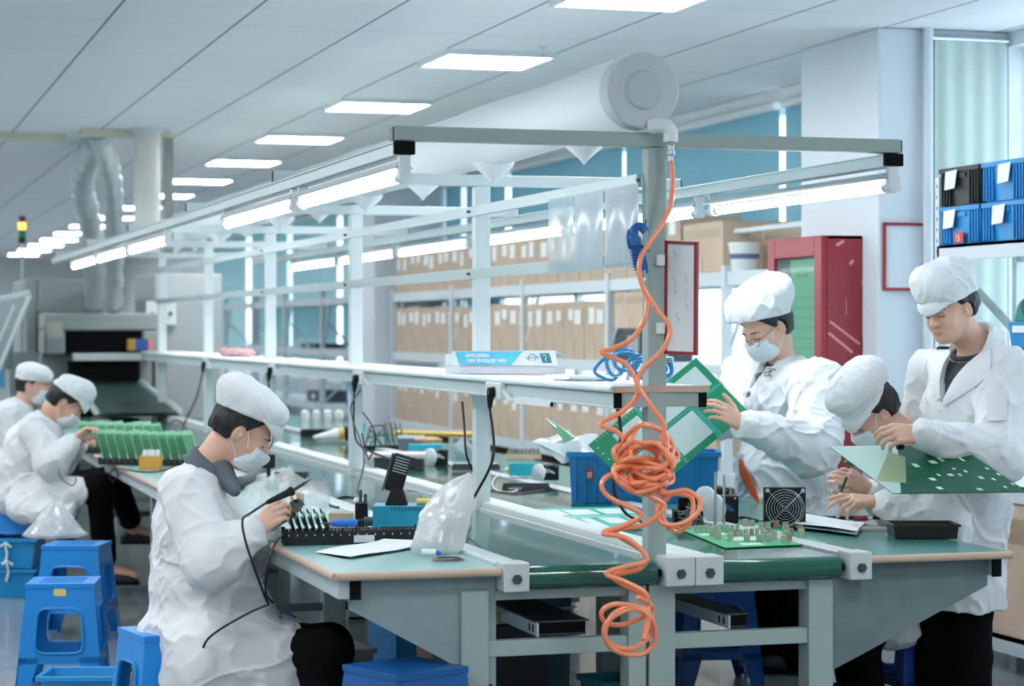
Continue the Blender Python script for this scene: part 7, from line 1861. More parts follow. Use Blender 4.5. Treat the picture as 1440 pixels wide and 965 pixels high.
lb_ = MB().box((Lb * 0.12, -0.0105, Hb * 0.45), (Lb * 0.16, -0.009, Hb * 0.68)).build('size_label', mat('red label', (210, 70, 70), 0.6), bb_, local=True)
o = text('lettering', '88', 0.036, (0, 0, 0), (0, 0, 1), (-1, 0, 0), WP, None); M_ = Matrix(((0.6, 0, 0, Lb * 0.122), (0, 0, -1, -0.0112), (0, 1, 0, Hb * 0.50), (0, 0, 0, 1))); o.parent = bb_; o.matrix_local = M_
def sheet_in_bin(label, quad, D_, m, bulge=0.02):
    c = [P(x, y, d) for (x, y), d in zip(quad, D_)]; rows = []
    t = thing('plastic_sheet', label, 'sheet', min(c, key=lambda q: q.z), 0)
    for j in range(9):
        v = j / 8; r_ = []
        for i in range(13):
            u = i / 12; q = (c[0] * (1 - u) + c[1] * u) * (1 - v) + (c[3] * (1 - u) + c[2] * u) * v
            r_.append(q + Vector((0, 0, bulge * math.sin(PI * u) * math.sin(PI * v) + bulge * 0.25 * math.sin(9 * u + 4 * v))))
        rows.append(r_)
    MB().grid(rows, th=0.0015).build('sheet', m, t); return t
dB = F / s_
MILK = film('milky sheet', (226, 238, 238), clear=0.30, rough=0.1)
sheet_in_bin('crumpled milky plastic sheets heaped on the blue bin', [(745, 622), (840, 612), (848, 640), (790, 650)], [dB + .25, dB + .25, dB + .02, dB + .05], MILK, 0.035)
sheet_in_bin('second milky plastic sheet sagging over the left rim of the blue bin', [(748, 622), (800, 606), (830, 640), (800, 645)], [dB + .2, dB + .3, dB + .1, dB + .06], film('clear white sheet', (234, 242, 243), clear=0.2, rough=0.1), 0.02)
sheet_in_bin('pale translucent green sheet sticking up out of the blue bin', [(766, 588), (776, 592), (836, 630), (808, 640)], [dB + .22, dB + .22, dB + .12, dB + .12], film('translucent green sheet', (170, 214, 190), clear=0.35, white=(150, 205, 178), rough=0.1), 0.008)
# ---------------------------------------------------------------- big circuit panels
PG = mat('panel green', (22, 150, 108), 0.32, coat=0.25); PW = mat('panel white silk area', (214, 232, 230), 0.4); PT = mat('panel teal copper', (60, 178, 160), 0.35)
def panel_thing(label, corners, n, m_face, squares, lines=(), holes=(), th=0.003, m_back=None, comps=None, name='circuit_board', extra=None):
    """flat board between 4 corners (order: a, b, c, d); squares in board uv"""
    a, b, c, d = [Vector(q) for q in corners]; c = b + d - a; nn = (b - a).cross(d - a).normalized()
    if nn.dot(Vector(n)) < 0: nn = -nn
    base = min((a, b, c, d), key=lambda q: q.z)
    t = thing(name, label, 'circuit board', base)
    uv = lambda u, v: (a * (1 - u) + b * u) * (1 - v) + (d * (1 - u) + c * u) * v
    MB().prism([a, b, c, d], nn * -th).build('board', m_face, t)
    def patch(lst, nm, mm, off):
        m = MB()
        for (u0, v0, u1, v1) in lst: m.prism([uv(u0, v0) + nn * off, uv(u1, v0) + nn * off, uv(u1, v1) + nn * off, uv(u0, v1) + nn * off], nn * -(off + 0.0002))
        if lst: m.build(nm, mm, t)
    patch(squares, 'printed_area', PW, 0.0006); patch(lines, 'copper_band', PT, 0.0008); mk_ = mat('panel marking', (205, 232, 220), 0.4)
    if len(holes) < 25:
        for h_ in holes: patch([h_], 'marking', mk_, 0.0009)
    else: patch(holes, 'marking', mk_, 0.0009)
    if comps:
        for (u, v, su, sv, h, mm, nm) in comps:
            p_ = uv(u, v); eu = (b - a).normalized() * su; ev = (d - a).normalized() * sv
            MB().prism([p_ - eu - ev, p_ + eu - ev, p_ + eu + ev, p_ - eu + ev], nn * h).build(nm, mm, t)
    if extra: extra(t, uv, nn)
    return t
# board held by the standing woman
Db = 9.03
L_, T_, R_, B_ = P(827, 626, Db), P(979, 503, Db + 0.15), P(1064, 592, Db + 0.02), P(903, 704, Db + 0.02)
hl = [(0.06 + 0.03 * k, 0.02, 0.068 + 0.03 * k, 0.032) for k in range(14)] + [(0.03, 0.1 + 0.1 * k, 0.04, 0.12 + 0.1 * k) for k in range(8)] + [(0.10, 0.30, 0.13, 0.42), (0.05, 0.42, 0.08, 0.54)]
panel_thing('big green circuit panel with white squares held up diagonally by the standing woman', [L_, T_, R_, B_], (-FW[0], -FW[1], 0), PG,
    [(0.17, 0.10, 0.40, 0.42), (0.44, 0.05, 0.70, 0.43), (0.44, 0.50, 0.72, 0.90), (0.16, 0.50, 0.40, 0.92), (0.76, 0.08, 0.95, 0.40)],
    [(0.41, 0.0, 0.435, 1.0), (0.15, 0.445, 1.0, 0.48), (0.71, 0.0, 0.75, 1.0)], hl, 0.003)
# panel lying on the right belt
q = [spot(x, y, ZB + 0.004)[0] for x, y in ((737, 715), (860, 712), (925, 742), (818, 748))]
pl = [spot(x, y, ZB + 0.004)[0] for x, y in ((736, 716), (876, 712), (915, 742), (800, 747))]
panel_thing('teal and white circuit panel lying flat on the right belt beside the front post', pl, (0, 0, 1), PT,
    [(0.04, 0.1, 0.30, 0.35), (0.34, 0.1, 0.6, 0.35), (0.66, 0.1, 0.95, 0.35), (0.05, 0.5, 0.28, 0.9), (0.33, 0.5, 0.42, 0.9), (0.5, 0.5, 0.7, 0.75), (0.75, 0.5, 0.95, 0.9)],
    (), [(0.05 + 0.022 * k, 0.42, 0.06 + 0.022 * k, 0.46) for k in range(40)], 0.003)
# relay panel in front
pr = [spot(x, y, ZB + 0.006)[0] for x, y in ((942, 752), (1000, 738), (1152, 752), (1024, 770))]
pr = [spot(952, 742, ZB + 0.006)[0], spot(1086, 737, ZB + 0.006)[0], spot(1150, 754, ZB + 0.006)[0], spot(1020, 770, ZB + 0.006)[0]]
rc_ = np.random.RandomState(5); cps = []
RELW = mat('relay grey green', (160, 176, 156), 0.5); RELT = mat('relay brown', (158, 134, 112), 0.5)
for k in range(9): cps.append((0.06 + 0.052 * k, 0.30, 0.0065, 0.0065, 0.024, RELW, 'relay'))
for k in range(9): cps.append((0.08 + 0.048 * k, 0.12, 0.0065, 0.005, 0.014, CAPS, 'pin_header'))
for k in range(7): cps.append((0.34 + 0.055 * k, 0.52, 0.0068, 0.0068, 0.024, RELT if k % 3 == 0 else RELW, 'relay'))
for u, v in ((0.32, 0.78), (0.42, 0.82), (0.55, 0.70), (0.62, 0.72), (0.70, 0.84), (0.78, 0.66), (0.84, 0.62), (0.88, 0.74), (0.93, 0.66), (0.72, 0.3), (0.8, 0.28), (0.50, 0.84), (0.93, 0.2), (0.97, 0.3), (0.98, 0.55), (0.90, 0.44), (0.66, 0.10), (0.74, 0.08), (0.84, 0.09), (0.12, 0.62), (0.2, 0.7), (0.14, 0.46), (0.62, 0.9)): cps.append((u, v, 0.0105, 0.008, 0.024 + 0.008 * rc_.rand(), RELT if rc_.rand() < 0.2 else RELW, 'relay'))
panel_thing('green circuit panel crowded with small relays at the front of the right belt', pr, (0, 0, 1), mat('relay panel green', (60, 176, 120), 0.35), [(0.04, 0.36, 0.3, 0.44), (0.2, 0.58, 0.5, 0.74), (0.56, 0.36, 0.86, 0.46), (0.08, 0.04, 0.36, 0.10), (0.55, 0.06, 0.9, 0.16), (0.2, 0.86, 0.4, 0.95)], comps=cps)
# board held by the standing man
Fa, Fb, Fc, Fd = P(1166, 628, 8.10), P(1345, 625, 7.98), P(1441, 693, 7.62), P(1256, 694, 7.74)
def man_board(t, uv, nn): pass
DK = mat('dark panel green', (4, 84, 60), 0.3, coat=0.15)
bt = panel_thing('big dark green circuit panel with slots held level by the standing man', [Fa, Fb, Fc, Fd], (0, 0, 1), DK, [], (),
    [(0.70, 0.14, 0.722, 0.36), (0.86, 0.14, 0.882, 0.36), (0.60, 0.34, 0.65, 0.40), (0.44, 0.40, 0.48, 0.47), (0.52, 0.62, 0.54, 0.66), (0.60, 0.62, 0.64, 0.66), (0.68, 0.62, 0.70, 0.66), (0.76, 0.55, 0.78, 0.59), (0.80, 0.68, 0.83, 0.73), (0.70, 0.5, 0.72, 0.53), (0.88, 0.72, 0.9, 0.76), (0.95, 0.5, 0.97, 0.54), (0.97, 0.62, 0.99, 0.66), (0.42, 0.70, 0.46, 0.75), (0.66, 0.92, 0.7, 0.96), (0.88, 0.88, 0.9, 0.92), (0.97, 0.82, 0.985, 0.86), (0.38, 0.88, 0.42, 0.93)])
Nf = ((Fb - Fa).cross(Fd - Fa)).normalized(); Nf = Nf if Nf.z > 0 else -Nf
MB().prism([Fa.lerp(Fb, 0.0), Fa.lerp(Fb, 0.54), Fd.lerp(Fc, 0.06), Fd.lerp(Fc, 0.0)], Nf * 0.0006).build('painted_reflection', mat('painted pale reflection', (176, 206, 198), 0.18, coat=0.6), bt)  # pale reflection on the board's left part, put into the colour
MB().prism([Fa + (Fb - Fa) * u_ + (Fd - Fa) * v_ for u_, v_ in ((0.40, 0.14), (0.47, 0.26), (0.20, 0.80), (0.0, 0.74))], Nf * 0.0009).build('olive_patch', mat('olive panel tone', (140, 160, 124), 0.3), bt)  # olive patch between the pale part and the dark green
MB().lathe(P(1261, 629, 7.93), (1, 0, 0), [(0, 0.008), (0.014, 0.012), (0.028, 0.008)], n=14).build('clip', BLACK, bt)
# ---------------------------------------------------------------- fan, reels, wires, papers, tray
t, s_ = item('cooling_fan', 'square black cooling fan with round wire guard standing on the right table', 'fan', 1075, 744)
S_ = 58 / s_; d_ = 0.045
m = MB(); cx_, cz_ = S_ / 2, S_ / 2; N = 48; Rr = S_ * 0.46
for side in (0, d_): pass
O = []; I_ = []
for k in range(N + 1):
    a = 2 * PI * k / N + PI / 4; c, d = math.cos(a), math.sin(a); r_ = 1 / max(abs(c), abs(d)); O.append((cx_ + S_ / 2 * c * r_, 0, cz_ + S_ / 2 * d * r_)); I_.append((cx_ + Rr * c, 0, cz_ + Rr * d))
vs = [Vector(q) for q in O[:-1]] + [Vector(q) for q in I_[:-1]]; vb = [q + Vector((0, d_, 0)) for q in vs]
fs = []
for k in range(N):
    j = (k + 1) % N; fs += [(k, j, N + j, N + k), (2*N + j, 2*N + k, 3*N + k, 3*N + j), (j, k, 2*N + k, 2*N + j), (N + k, N + j, 3*N + j, 3*N + k)]
m.add(vs + vb, fs); m.build('fan_frame', BLACK, t, local=True)
MB().cyl((cx_, 0.01, cz_), (cx_, d_ - 0.005, cz_), S_ * 0.17, n=28).build('hub', BLACK, t, local=True)
for k in range(7):
    a = 2 * PI * k / 7; rows = []
    for i in range(5):
        r_ = S_ * 0.17 + (Rr - 0.004 - S_ * 0.17) * i / 4; rows.append([(cx_ + r_ * math.cos(a + w), 0.012 + 0.022 * (w / 0.98), cz_ + r_ * math.sin(a + w)) for w in np.linspace(0, 0.98, 6)])
    MB().grid(rows, th=0.0015).build('blade', mat('black fan blade', (26, 30, 34), 0.35), t, local=True)
gd = MB()
for k in range(7):
    r_ = Rr * (0.16 + 0.14 * k); gd.tube([(cx_ + r_ * math.cos(a), -0.006, cz_ + r_ * math.sin(a)) for a in np.linspace(0, 2 * PI, 41)[:-1]], 0.0017, n=5, closed=True)
for sx_ in (-1, 1): gd.tube([(cx_ - sx_ * S_ * 0.43, -0.007, cz_ - S_ * 0.43), (cx_ + sx_ * S_ * 0.43, -0.007, cz_ + S_ * 0.43)], 0.0015, n=5)
gd.build('wire_guard', STEEL, t, local=True)
for sx_ in (-1, 1):
    for sz_ in (-1, 1): MB().lathe((cx_ + sx_ * S_ * 0.43, 0, cz_ + sz_ * S_ * 0.43), (0, -1, 0), [(0, 0.008), (0.006, 0.008), (0.008, 0.005)], n=12).build('screw', STEEL, t, local=True)
reel('black motor with white disc and two steel rods, behind its lower twin', 988, 722, ZB, 0.058, grp='black motors beside the fan')
reel('black motor with white disc and blue hook, nearest to the fan', 999, 736, ZB, 0.060, hook=mat('blue hook', (50, 120, 190), 0.4), grp='black motors beside the fan')
tt = pt(1010, 700, Z=ZB + 0.1)
rods = thing('steel_rods', 'pair of short steel rods standing behind the upper motor', 'rod', (P(1006, 716, 8.3).x, P(1006, 716, 8.3).y, ZB))
for x_ in (1006, 1018): 
    a = P(x_, 716, 8.3); MB().cyl((a.x, a.y, ZB), (a.x, a.y, pt(x_, 664 + (x_ - 1006) * 0.4, D=8.3).z), 0.005).build('rod', STEEL, rods)
MB().box((P(1002, 716, 8.3).x, P(1006, 716, 8.3).y - 0.012, ZB), (P(1022, 716, 8.3).x, P(1006, 716, 8.3).y + 0.012, ZB + 0.01)).build('foot', DSTEEL, rods)
t, s_ = item('black_control_box', 'black control box with tangled wires just right of the front post', 'control box', 948, 742)
MB().box((0, 0, 0), (0.11, 0.12, 0.06)).build('case', BLACKM, t, local=True, bevel=0.004); MB().box((0.02, 0.03, 0.06), (0.09, 0.1, 0.11)).build('upper_case', BLACKM, t, local=True, bevel=0.004)
w_ = MB(); rw = np.random.RandomState(8)
for k in range(9):
    P_ = [Vector((0.01 + 0.1 * rw.rand(), -0.015 - 0.03 * rw.rand(), 0.006 + 0.09 * rw.rand())) for _ in range(5)]; w_.tube(smooth_path(P_, 5), 0.0018, n=5)
w_.build('wire', mat('grey thin wire', (120, 128, 132), 0.4, 0.3), t, local=True)
cable([loc_w(t, (0.1, 0.02, 0.02)), G_(1002, 742), G_(1040, 728), G_(1076, 735)], 0.005, 'black cable running from the motors to the fan')
# papers, black bar, notebook, tray
def wavy(label, quad, name='paper_stack', m=PAPER, h=0.016, amp=0.01, seed=1, cat='paper'):
    c = [spot(x, y, ZB)[0] for x, y in quad]; t = thing(name, label, cat, c[0]); rs = np.random.RandomState(seed); rows = []; rows2 = []
    for j in range(8):
        v = j / 7; r_ = []; r2 = []
        for i in range(12):
            u = i / 11; q = (c[0] * (1 - u) + c[1] * u) * (1 - v) + (c[3] * (1 - u) + c[2] * u) * v
            z = h + amp * (math.sin(u * 4 + seed) * 0.6 + math.sin(v * 3 + u * 2) * 0.4); r_.append(q + Vector((0, 0, max(0.004, z)))); r2.append(q + Vector((0, 0, max(0.002, z * 0.45))))
        rows.append(r_); rows2.append(r2)
    MB().grid(rows, th=0.001).build('top_sheet', m, t); MB().grid(rows2, th=0.0015).build('lower_sheets', mat('paper shade', (216, 226, 230), 0.7), t); return t
wavy('curled white papers lying in front of the fan on the right table', ((1118, 745), (1128, 727), (1215, 738), (1205, 756)))
bk2, s_ = item('clipboard_bar', 'long flat black bar lying behind the white papers on the right table', 'bar', 1140, 731)
MB().box((0, 0, 0), (0.30, 0.05, 0.012)).build('bar', BLACK, bk2, local=True, bevel=0.003); MB().box((0.02, 0.05, 0), (0.28, 0.09, 0.006)).build('flat_edge', DSTEEL, bk2, local=True)
nb_, s_ = item('notebook', 'thin kraft notebook beside the black tray on the right table', 'notebook', 1211, 747)
MB().box((0, 0, 0), (0.12, 0.10, 0.006)).build('pages', PAPER, nb_, local=True); MB().box((-0.002, -0.002, 0.006), (0.124, 0.10, 0.009)).build('cover', KRAFT, nb_, local=True)
rd_ = thing('red_marker', 'small dark red marker lying under the seated man\'s wrist', 'marker', (0, 0, 0)); a = spot(1208, 722, ZB + 0.03)[0]; rd_.location = (a.x, a.y, ZB)
MB().cyl((a.x - 0.02, a.y, ZB + 0.010), (a.x + 0.03, a.y - 0.01, ZB + 0.010), 0.010).build('barrel', mat('dark red marker', (150, 40, 60), 0.4), rd_); MB().cyl((a.x + 0.03, a.y - 0.01, ZB + 0.010), (a.x + 0.05, a.y - 0.014, ZB + 0.010), 0.008).build('cap', WPLAST, rd_)
t, s_ = item('component_tray', 'empty black plastic tray at the front corner of the right table', 'tray', 1254, 757)
MB().tray((0.0, -0.045, 0), (0.232, 0.125, 0.052), 0.005, taper=0.006).build('tray_body', mat('glossy black tray', (7, 10, 13), 0.35), t, local=True, bevel=0.003); r = MB(); e = 0.006
for lo, hi in (((-e, -0.045 - e), (0.232 + e, -0.045)), ((-e, 0.125), (0.232 + e, 0.125 + e)), ((-e, -0.045), (0, 0.125)), ((0.232, -0.045), (0.232 + e, 0.125))): r.box((lo[0], lo[1], 0.044), (hi[0], hi[1], 0.052))
r.build('rim', mat('glossy black tray', (7, 10, 13), 0.35), t, local=True)
# seated man's tool and part
tl = thing('screwdriver', 'thin dark screwdriver in the seated man\'s fingers', 'screwdriver', P(1187, 690, 8.55)); a, b = P(1190, 672, 8.56), P(1182, 692, 8.5)
MB().cyl(a, b, 0.006, 0.005).build('handle', BLACK, tl); MB().cyl(b, b + (b - a) * 0.8, 0.0018, 0.001).build('blade', STEEL, tl)
gc = thing('green_component', 'small green wired component in the seated man\'s far hand', 'component', P(1198, 652, 8.55)); F1 = Field(); F1.ell(P(1199, 650, 8.55), (0.034, 0.026, 0.018), None); solid('coil', F1.mesh(0.004, lambda Pp: 0.004 * hash_noise(Pp * 120, 7)), mat('deep leaf green', (36, 110, 64), 0.5), gc)
for k in range(4): MB().tube([P(1196 + 3 * k, 655, 8.53), P(1199 + 4 * k, 668, 8.5)], 0.0012, n=5).build('wire_leg', STEEL, gc)
# ---------------------------------------------------------------- document panel on the front post, clear document pockets
dp = thing('document_holder', 'tall red-edged document holder hinged on the front post', 'document holder', (0.03, -0.01, 1.41))
d0, d1 = pt(934, 338, D=7.16), pt(979, 340, D=7.05); d2, d3 = pt(978, 500, D=7.05), pt(933, 498, D=7.16)
def pframe(c, w_, m, t, th=0.014):
    a, b, e, f = [Vector(q) for q in c]; u = (b - a).normalized(); v = (f - a).normalized(); n = u.cross(v).normalized()
    for p0, p1, k in ((a, b, v), (f, e, -v), (a, f, u), (b, e, -u)):
        s0 = p0 - 0 * k; MB().prism([p0, p1, p1 + k * w_, p0 + k * w_], n * th).build('edge_strip', m, t, bevel=0.002)
    MB().prism([a + n * th * .4, b + n * th * .4, e + n * th * .4, f + n * th * .4], n * 0.002).build('sheet', PAPER, t)
    return u, v, n
u, v, n = pframe((d0, d1, d2, d3), 0.011, REDP, dp)
for z in (366, 462): q = pt(928, z, D=7.15); MB().cbox(q, (0.014, 0.012, 0.018)).build('hinge_clip', WPLAST, dp, bevel=0.003)
rg = np.random.RandomState(3); ik = MB()
for (fx, fy) in ((0.25, 0.07), (0.3, 0.1), (0.25, 0.3), (0.3, 0.36), (0.62, 0.28), (0.65, 0.33), (0.66, 0.42), (0.62, 0.47), (0.66, 0.55), (0.3, 0.42), (0.35, 0.63), (0.4, 0.68)):
    q = d0 + (d1 - d0) * fx + (d3 - d0) * fy + n * -0.0012 + n * 0.014 * .4
    for k in range(3): ik.prism([q + v * 0.006 * k, q + u * 0.012 * rg.rand() + u * 0.004 + v * 0.006 * k, q + u * 0.008 + v * (0.006 * k + 0.0012), q + v * (0.006 * k + 0.0012)], n * -0.0004)
ik.build('handwriting', INK, dp)
ZP1, ZP0 = 1.985, 1.715
for k, (pxa, pxb, lab, m) in enumerate(((772, 806, 'clear document pocket without paper hanging between the two shelf rails', None), (807, 848, 'document pocket with a printed list, middle of the three between the rails', 1), (850, 898, 'document pocket with a printed list, nearest to the front post', 1))):
    xA = -0.056; a = pt(pxa, 300, X=xA); b = pt(pxb, 300, X=xA)
    t = thing('document_pocket', lab, 'document', (xA, (a.y + b.y) / 2, ZP0), group='document pockets between the rails')
    z1, z0_ = (1.975, 1.70)
    rows = [[(xA - 0.003 * math.sin((y - b.y) * 30), y, z) for y in np.linspace(b.y, a.y, 10)] for z in np.linspace(z0_, z1, 6)]
    MB().grid(rows).build('pocket_film', CLEARF, t)
    if m:
        MB().box((xA + 0.003, b.y + 0.012, z0_ + 0.02), (xA + 0.0045, a.y - 0.006, z1 - 0.004)).build('list_sheet', PAPER, t)
        ln = MB()
        for i in range(26): ln.box((xA + 0.0022, b.y + 0.03, z0_ + 0.035 + 0.0088 * i), (xA + 0.003, a.y - 0.03, z0_ + 0.0362 + 0.0088 * i))
        ln.build('print_line', mat('pale print', (186, 196, 206), 0.7), t)
# ---------------------------------------------------------------- air fitting, hoses and guns
ft = thing('air_fitting', 'white elbow air fitting with steel coupler on top of the front post', 'fitting', pt(941, 190, D=7.1))
MB().tube(smooth_path([pt(915, 178, D=7.12), pt(932, 176, D=7.1), pt(942, 184, D=7.1), pt(943, 200, D=7.1)], 6), 0.024, n=18).build('elbow', WPLAST, ft)
MB().lathe(pt(943, 198, D=7.1), (0, 0, -1), [(0, 0.013), (0.012, 0.016), (0.016, 0.012), (0.03, 0.012), (0.032, 0.015), (0.045, 0.015), (0.048, 0.009), (0.065, 0.009)], n=18).build('coupler', STEEL, ft)
def px_path(lst, D_, amp=0.02, seed=0):
    out = []
    for i, q in enumerate(lst):
        out.append(pt(q[0], q[1], D=(q[2] if len(q) > 2 else D_) + amp * math.sin(i * 2.4 + seed)))
    return out
D1 = 6.93
strand1 = [(944, 226, 7.10), (946, 262, 7.08), (940, 298, 7.04), (918, 335, 7.0), (900, 366, 6.98), (902, 398, 6.97), (922, 432, 6.96), (942, 462, 6.96), (932, 492, 6.95), (906, 518, 6.95), (897, 540, 6.94), (915, 570, 6.93), (934, 598, 6.93), (930, 622, 6.93)]
r7 = np.random.RandomState(21); tang = []
for k in range(58):
    a = k * 0.86; R1, R2 = 40 - 6 * math.sin(k * 0.7) - 10 * (k % 3 == 1), 30 + 9 * math.sin(k * 1.3)
    tang.append((906 + R1 * math.cos(a) + r7.uniform(-5, 5), 648 + R2 * math.sin(a) + 14 * math.sin(k * 0.23) + r7.uniform(-4, 4), 6.92 + 0.055 * math.sin(k * 1.9)))
right = [(930, 690, 6.9), (965, 690, 6.88), (985, 705, 6.87), (978, 725, 6.86), (955, 738, 6.88), (930, 735, 6.9), (925, 715, 6.9), (945, 695, 6.92), (972, 700, 6.94), (972, 730, 6.93), (955, 748, 6.92), (938, 738, 6.92), (925, 712, 6.92), (940, 700, 6.93), (920, 690, 6.9)]
mid = [(890, 676, 6.9), (860, 668, 6.89), (846, 682, 6.88), (858, 700, 6.88), (895, 718, 6.88), (900, 728, 6.88), (870, 742, 6.87), (848, 750, 6.86), (880, 757, 6.86), (903, 775, 6.86), (908, 790, 6.86), (880, 797, 6.85), (852, 807, 6.84), (878, 818, 6.84), (905, 832, 6.84), (910, 845, 6.85)]
coil = []
for k in range(27):
    a = -1.2 + k * 0.74; f = k / 26; g_ = min(1, f * 1.7)
    coil.append((884 + (36 - 3 * math.sin(k * 0.9)) * math.cos(a), 850 + 40 * g_ + (11 + 22 * g_) * math.sin(a) + 3 * math.sin(k * 1.7), 6.84 + 0.05 * math.sin(a + 1)))
back = [(905, 900, 6.84), (912, 860, 6.86), (905, 838, 6.87), (862, 812, 6.87), (900, 800, 6.88), (906, 778, 6.88), (865, 748, 6.88), (905, 738, 6.89), (935, 712, 6.9), (905, 690, 6.9)]
t2_ = []
for k in range(26):
    a = -k * 0.95; t2_.append((900 + (38 + 6 * math.sin(k)) * math.cos(a), 668 + (17 + 8 * math.sin(k * 0.8)) * math.sin(a), 6.90 + 0.05 * math.sin(k * 2.3)))
strand2 = [(875, 615, 6.93), (845, 597, 6.94), (870, 582, 6.95), (893, 562, 6.96), (896, 540, 6.96), (880, 512, 6.97), (846, 496, 6.98), (862, 490, 6.99), (888, 477, 7.0), (906, 452, 7.02), (910, 428, 7.04), (905, 404, 7.06)]
allp = strand1 + tang + right + mid + coil + back + t2_ + strand2
hose = thing('coiled_air_hose', 'bright orange coiled air hose hanging tangled down the front post', 'hose', pt(905, 920, D=6.85))
MB().tube(smooth_path(px_path(allp, D1, 0.0), 7), 0.0080, n=10).build('hose_tube', ORANGE, hose)
MB().lathe(pt(906, 404, D=7.06), Vector((-0.1, 0, 1)), [(0, 0.009), (0.01, 0.012), (0.03, 0.012), (0.034, 0.009), (0.055, 0.011)], n=14).build('end_coupler', STEEL, hose)
gun = thing('air_blow_gun', 'blue air blow gun hanging upside down on the left side of the front post', 'blow gun', pt(896, 392, D=7.08))
gp = lambda x, y, d=7.08: pt(x, y, D=d)
MB().tube(smooth_path([gp(904, 386), gp(900, 368), gp(896, 350), gp(893, 334)], 5), [0.019, 0.0195, 0.020, 0.021, 0.022, 0.0225, 0.022, 0.022, 0.021, 0.021, 0.021, 0.021, 0.021, 0.021, 0.02, 0.02], n=16).build('grip', mat('blow gun blue', (20, 104, 176), 0.4), gun)
gb = MB()
for k in range(9): gb.tube([gp(893 + 0.9 * k + 9 * math.cos(a), 346 + 4.2 * k, 7.08 + 0.021 * math.sin(a)) for a in np.linspace(0, 2 * PI, 17)[:-1]], 0.0022, n=5, closed=True)
gb.build('grip_rib', mat('blow gun dark blue', (14, 76, 140), 0.4), gun)
MB().tube(smooth_path([gp(893, 336), gp(891, 324), gp(900, 318), gp(908, 326)], 5), 0.014, n=12).build('head', mat('blow gun blue', (20, 104, 176), 0.4), gun)
MB().tube(smooth_path([gp(886, 350), gp(883, 338), gp(884, 326), gp(892, 320)], 5), 0.005, n=8).build('lever', mat('blow gun blue', (20, 104, 176), 0.4), gun)
MB().cyl(gp(906, 322), gp(909, 308), 0.005, 0.003).build('nozzle', DSTEEL, gun)
MB().lathe(gp(904, 387), gp(908, 405) - gp(904, 387), [(0, 0.014), (0.012, 0.014), (0.014, 0.010), (0.03, 0.011), (0.045, 0.010)], n=14).build('coupler', STEEL, gun)
MB().tube([gp(911, 352, 7.13), gp(906, 350, 7.08), gp(903, 346, 7.06)], 0.005, n=8).build('hook', DSTEEL, gun)
bl = []
for k in range(44):
    a = k * 1.42; f = k / 43
    bl.append((856 + 84 * f + (18 + 7 * math.sin(k * 0.9)) * math.cos(a), 518 - 14 * math.exp(-((f - 0.3) / 0.12) ** 2) + (15 + 3 * math.sin(k)) * math.sin(a), 7.55 - 0.28 * f + 0.05 * math.sin(a + 0.8)))
bh = thing('blue_air_hose', 'bright blue coiled air hose piled on the near end of the upper shelf', 'hose', pt(893, 540, D=7.4))
pp = [Vector((q.x, q.y, max(q.z, UZ + 0.009))) for q in px_path(bl, 7.4, 0.0)]
MB().tube(smooth_path(pp, 7), 0.0062, n=10).build('hose_tube', SKYBLUE, bh)
MB().cyl(pp[-1], pp[-1] + Vector((0.02, -0.02, 0.0)), 0.009).build('end_fitting', STEEL, bh)
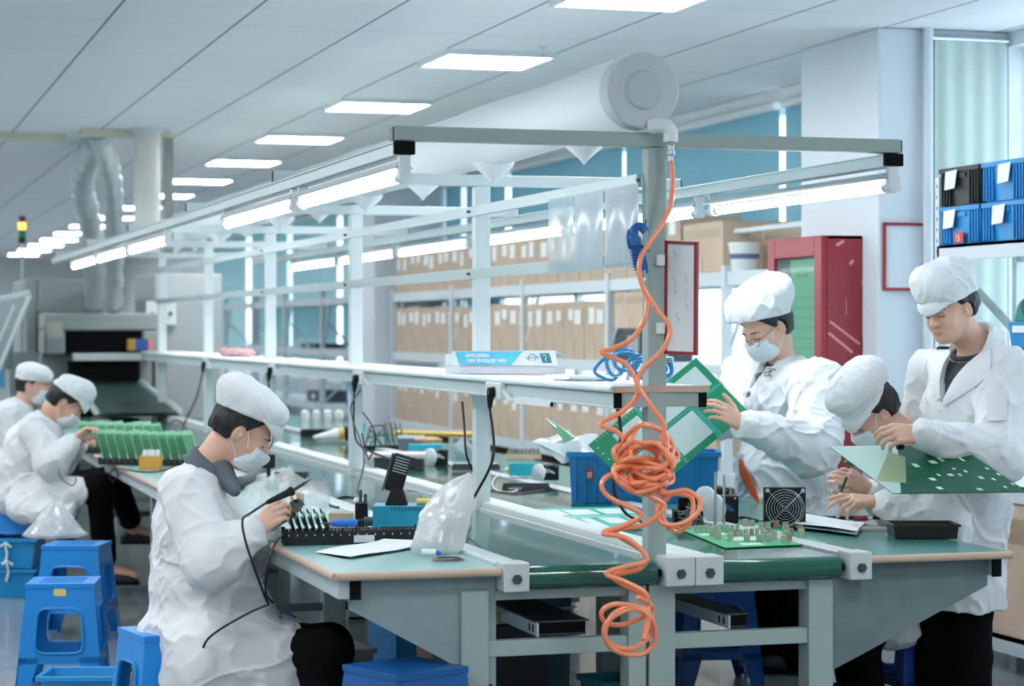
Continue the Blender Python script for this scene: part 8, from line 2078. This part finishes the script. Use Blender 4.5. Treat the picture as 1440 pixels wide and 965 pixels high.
# ---------------------------------------------------------------- boxes and bins on the floor under the line
def floor_box(label, px, py, lx, ly, h, m, cat='box', name='storage_box', rz=A_, open_=True, Z=0.0):
    p, s_ = spot(px, py, Z); return p
FB = [((-0.40, 0.55), 0.34, 0.34, 0.50, mat('under black crate', (26, 32, 36), 0.5), 'black crate on the floor under the left belt near the crossbar', 'crate', 0.0),
      ((-0.10, 1.0), 0.22, 0.3, 0.62, mat('dark teal crate', (28, 78, 92), 0.5), 'dark teal crate standing under the centre rails', 'crate', 0.0),
      ((-0.30, 1.15), 0.3, 0.4, 0.50, mat('worn brown carton', (150, 124, 100), 0.8), 'open brown carton under the left belt behind the black crate', 'box', 0.0),
      ((-0.33, 0.15), 0.22, 0.26, 0.26, mat('dark grey carton', (92, 96, 98), 0.7), 'dark grey carton at the front under the left crossbar', 'box', 0.0),
      ((-0.08, 0.2), 0.14, 0.2, 0.34, mat('teal tub', (30, 120, 140), 0.5), 'teal tub on the floor beside the middle legs', 'tub', 0.0),
      ((-0.9, 2.6), 0.34, 0.5, 0.30, BLUED, 'blue crate far under the left table behind the deep blue stool', 'crate', 0.0),
      ((-0.72, 1.8), 0.3, 0.4, 0.26, mat('grey plastic tub', (150, 160, 166), 0.5), 'grey tub of bagged parts on the floor under the left table', 'tub', 0.0),
      ((-0.2, 2.3), 0.34, 0.4, 0.62, BLUEB, 'tall blue bin standing far under the belts', 'bin', 0.0)]
for (xy, lx, ly, h, m, lab, cat, z) in FB:
    t = thing('storage_' + cat, lab, cat, (xy[0], xy[1], z), rng.uniform(-0.08, 0.08))
    MB().tray((-lx / 2, -ly / 2, 0), (lx / 2, ly / 2, h), 0.006, taper=0.012).build('body', m, t, local=True)
    if cat == 'box':
        for sg_ in (-1, 1): MB().prism([(sg_ * lx / 2, -ly / 2, h), (sg_ * lx / 2, ly / 2, h), (sg_ * (lx / 2 + 0.06), ly / 2, h + 0.03), (sg_ * (lx / 2 + 0.06), -ly / 2, h + 0.03)], (0, 0, 0.003)).build('flap', m, t, local=True)
    else:
        rr_ = MB(); rr_.box((-lx / 2 - 0.01, -ly / 2 - 0.01, h - 0.02), (lx / 2 + 0.01, -ly / 2, h)).box((-lx / 2 - 0.01, ly / 2, h - 0.02), (lx / 2 + 0.01, ly / 2 + 0.01, h)).box((-lx / 2 - 0.01, -ly / 2 - 0.01, h - 0.02), (-lx / 2, ly / 2, h)).box((lx / 2, -ly / 2 - 0.01, h - 0.02), (lx / 2 + 0.01, ly / 2, h)); rr_.build('rim', m, t, local=True)
sack((-0.72, 1.8, 0.02), 0.13, 0.17, 0.34, 'clear bag bulging out of the grey tub under the left table', 29, spikes=0.3)
sack((-0.2, 0.02, 0.0), 0.07, 0.07, 0.34, 'white plastic bag on the floor beside the middle legs at the bottom', 33, spikes=0.3, m=film('milky plastic bag', (244, 248, 250)))
ap = thing('small_carton', 'flattened kraft carton lying across the crates under the left belt', 'box', (-0.36, 0.5, 0.505), 0.2)
MB().box((-0.15, -0.1, 0.0), (0.17, 0.12, 0.035)).build('carton', KRAFT2, ap, local=True); MB().prism([(-0.15, -0.1, 0.035), (0.17, -0.1, 0.035), (0.19, -0.17, 0.05), (-0.13, -0.18, 0.05)], (0, 0, 0.003)).build('flap', KRAFT2, ap, local=True)
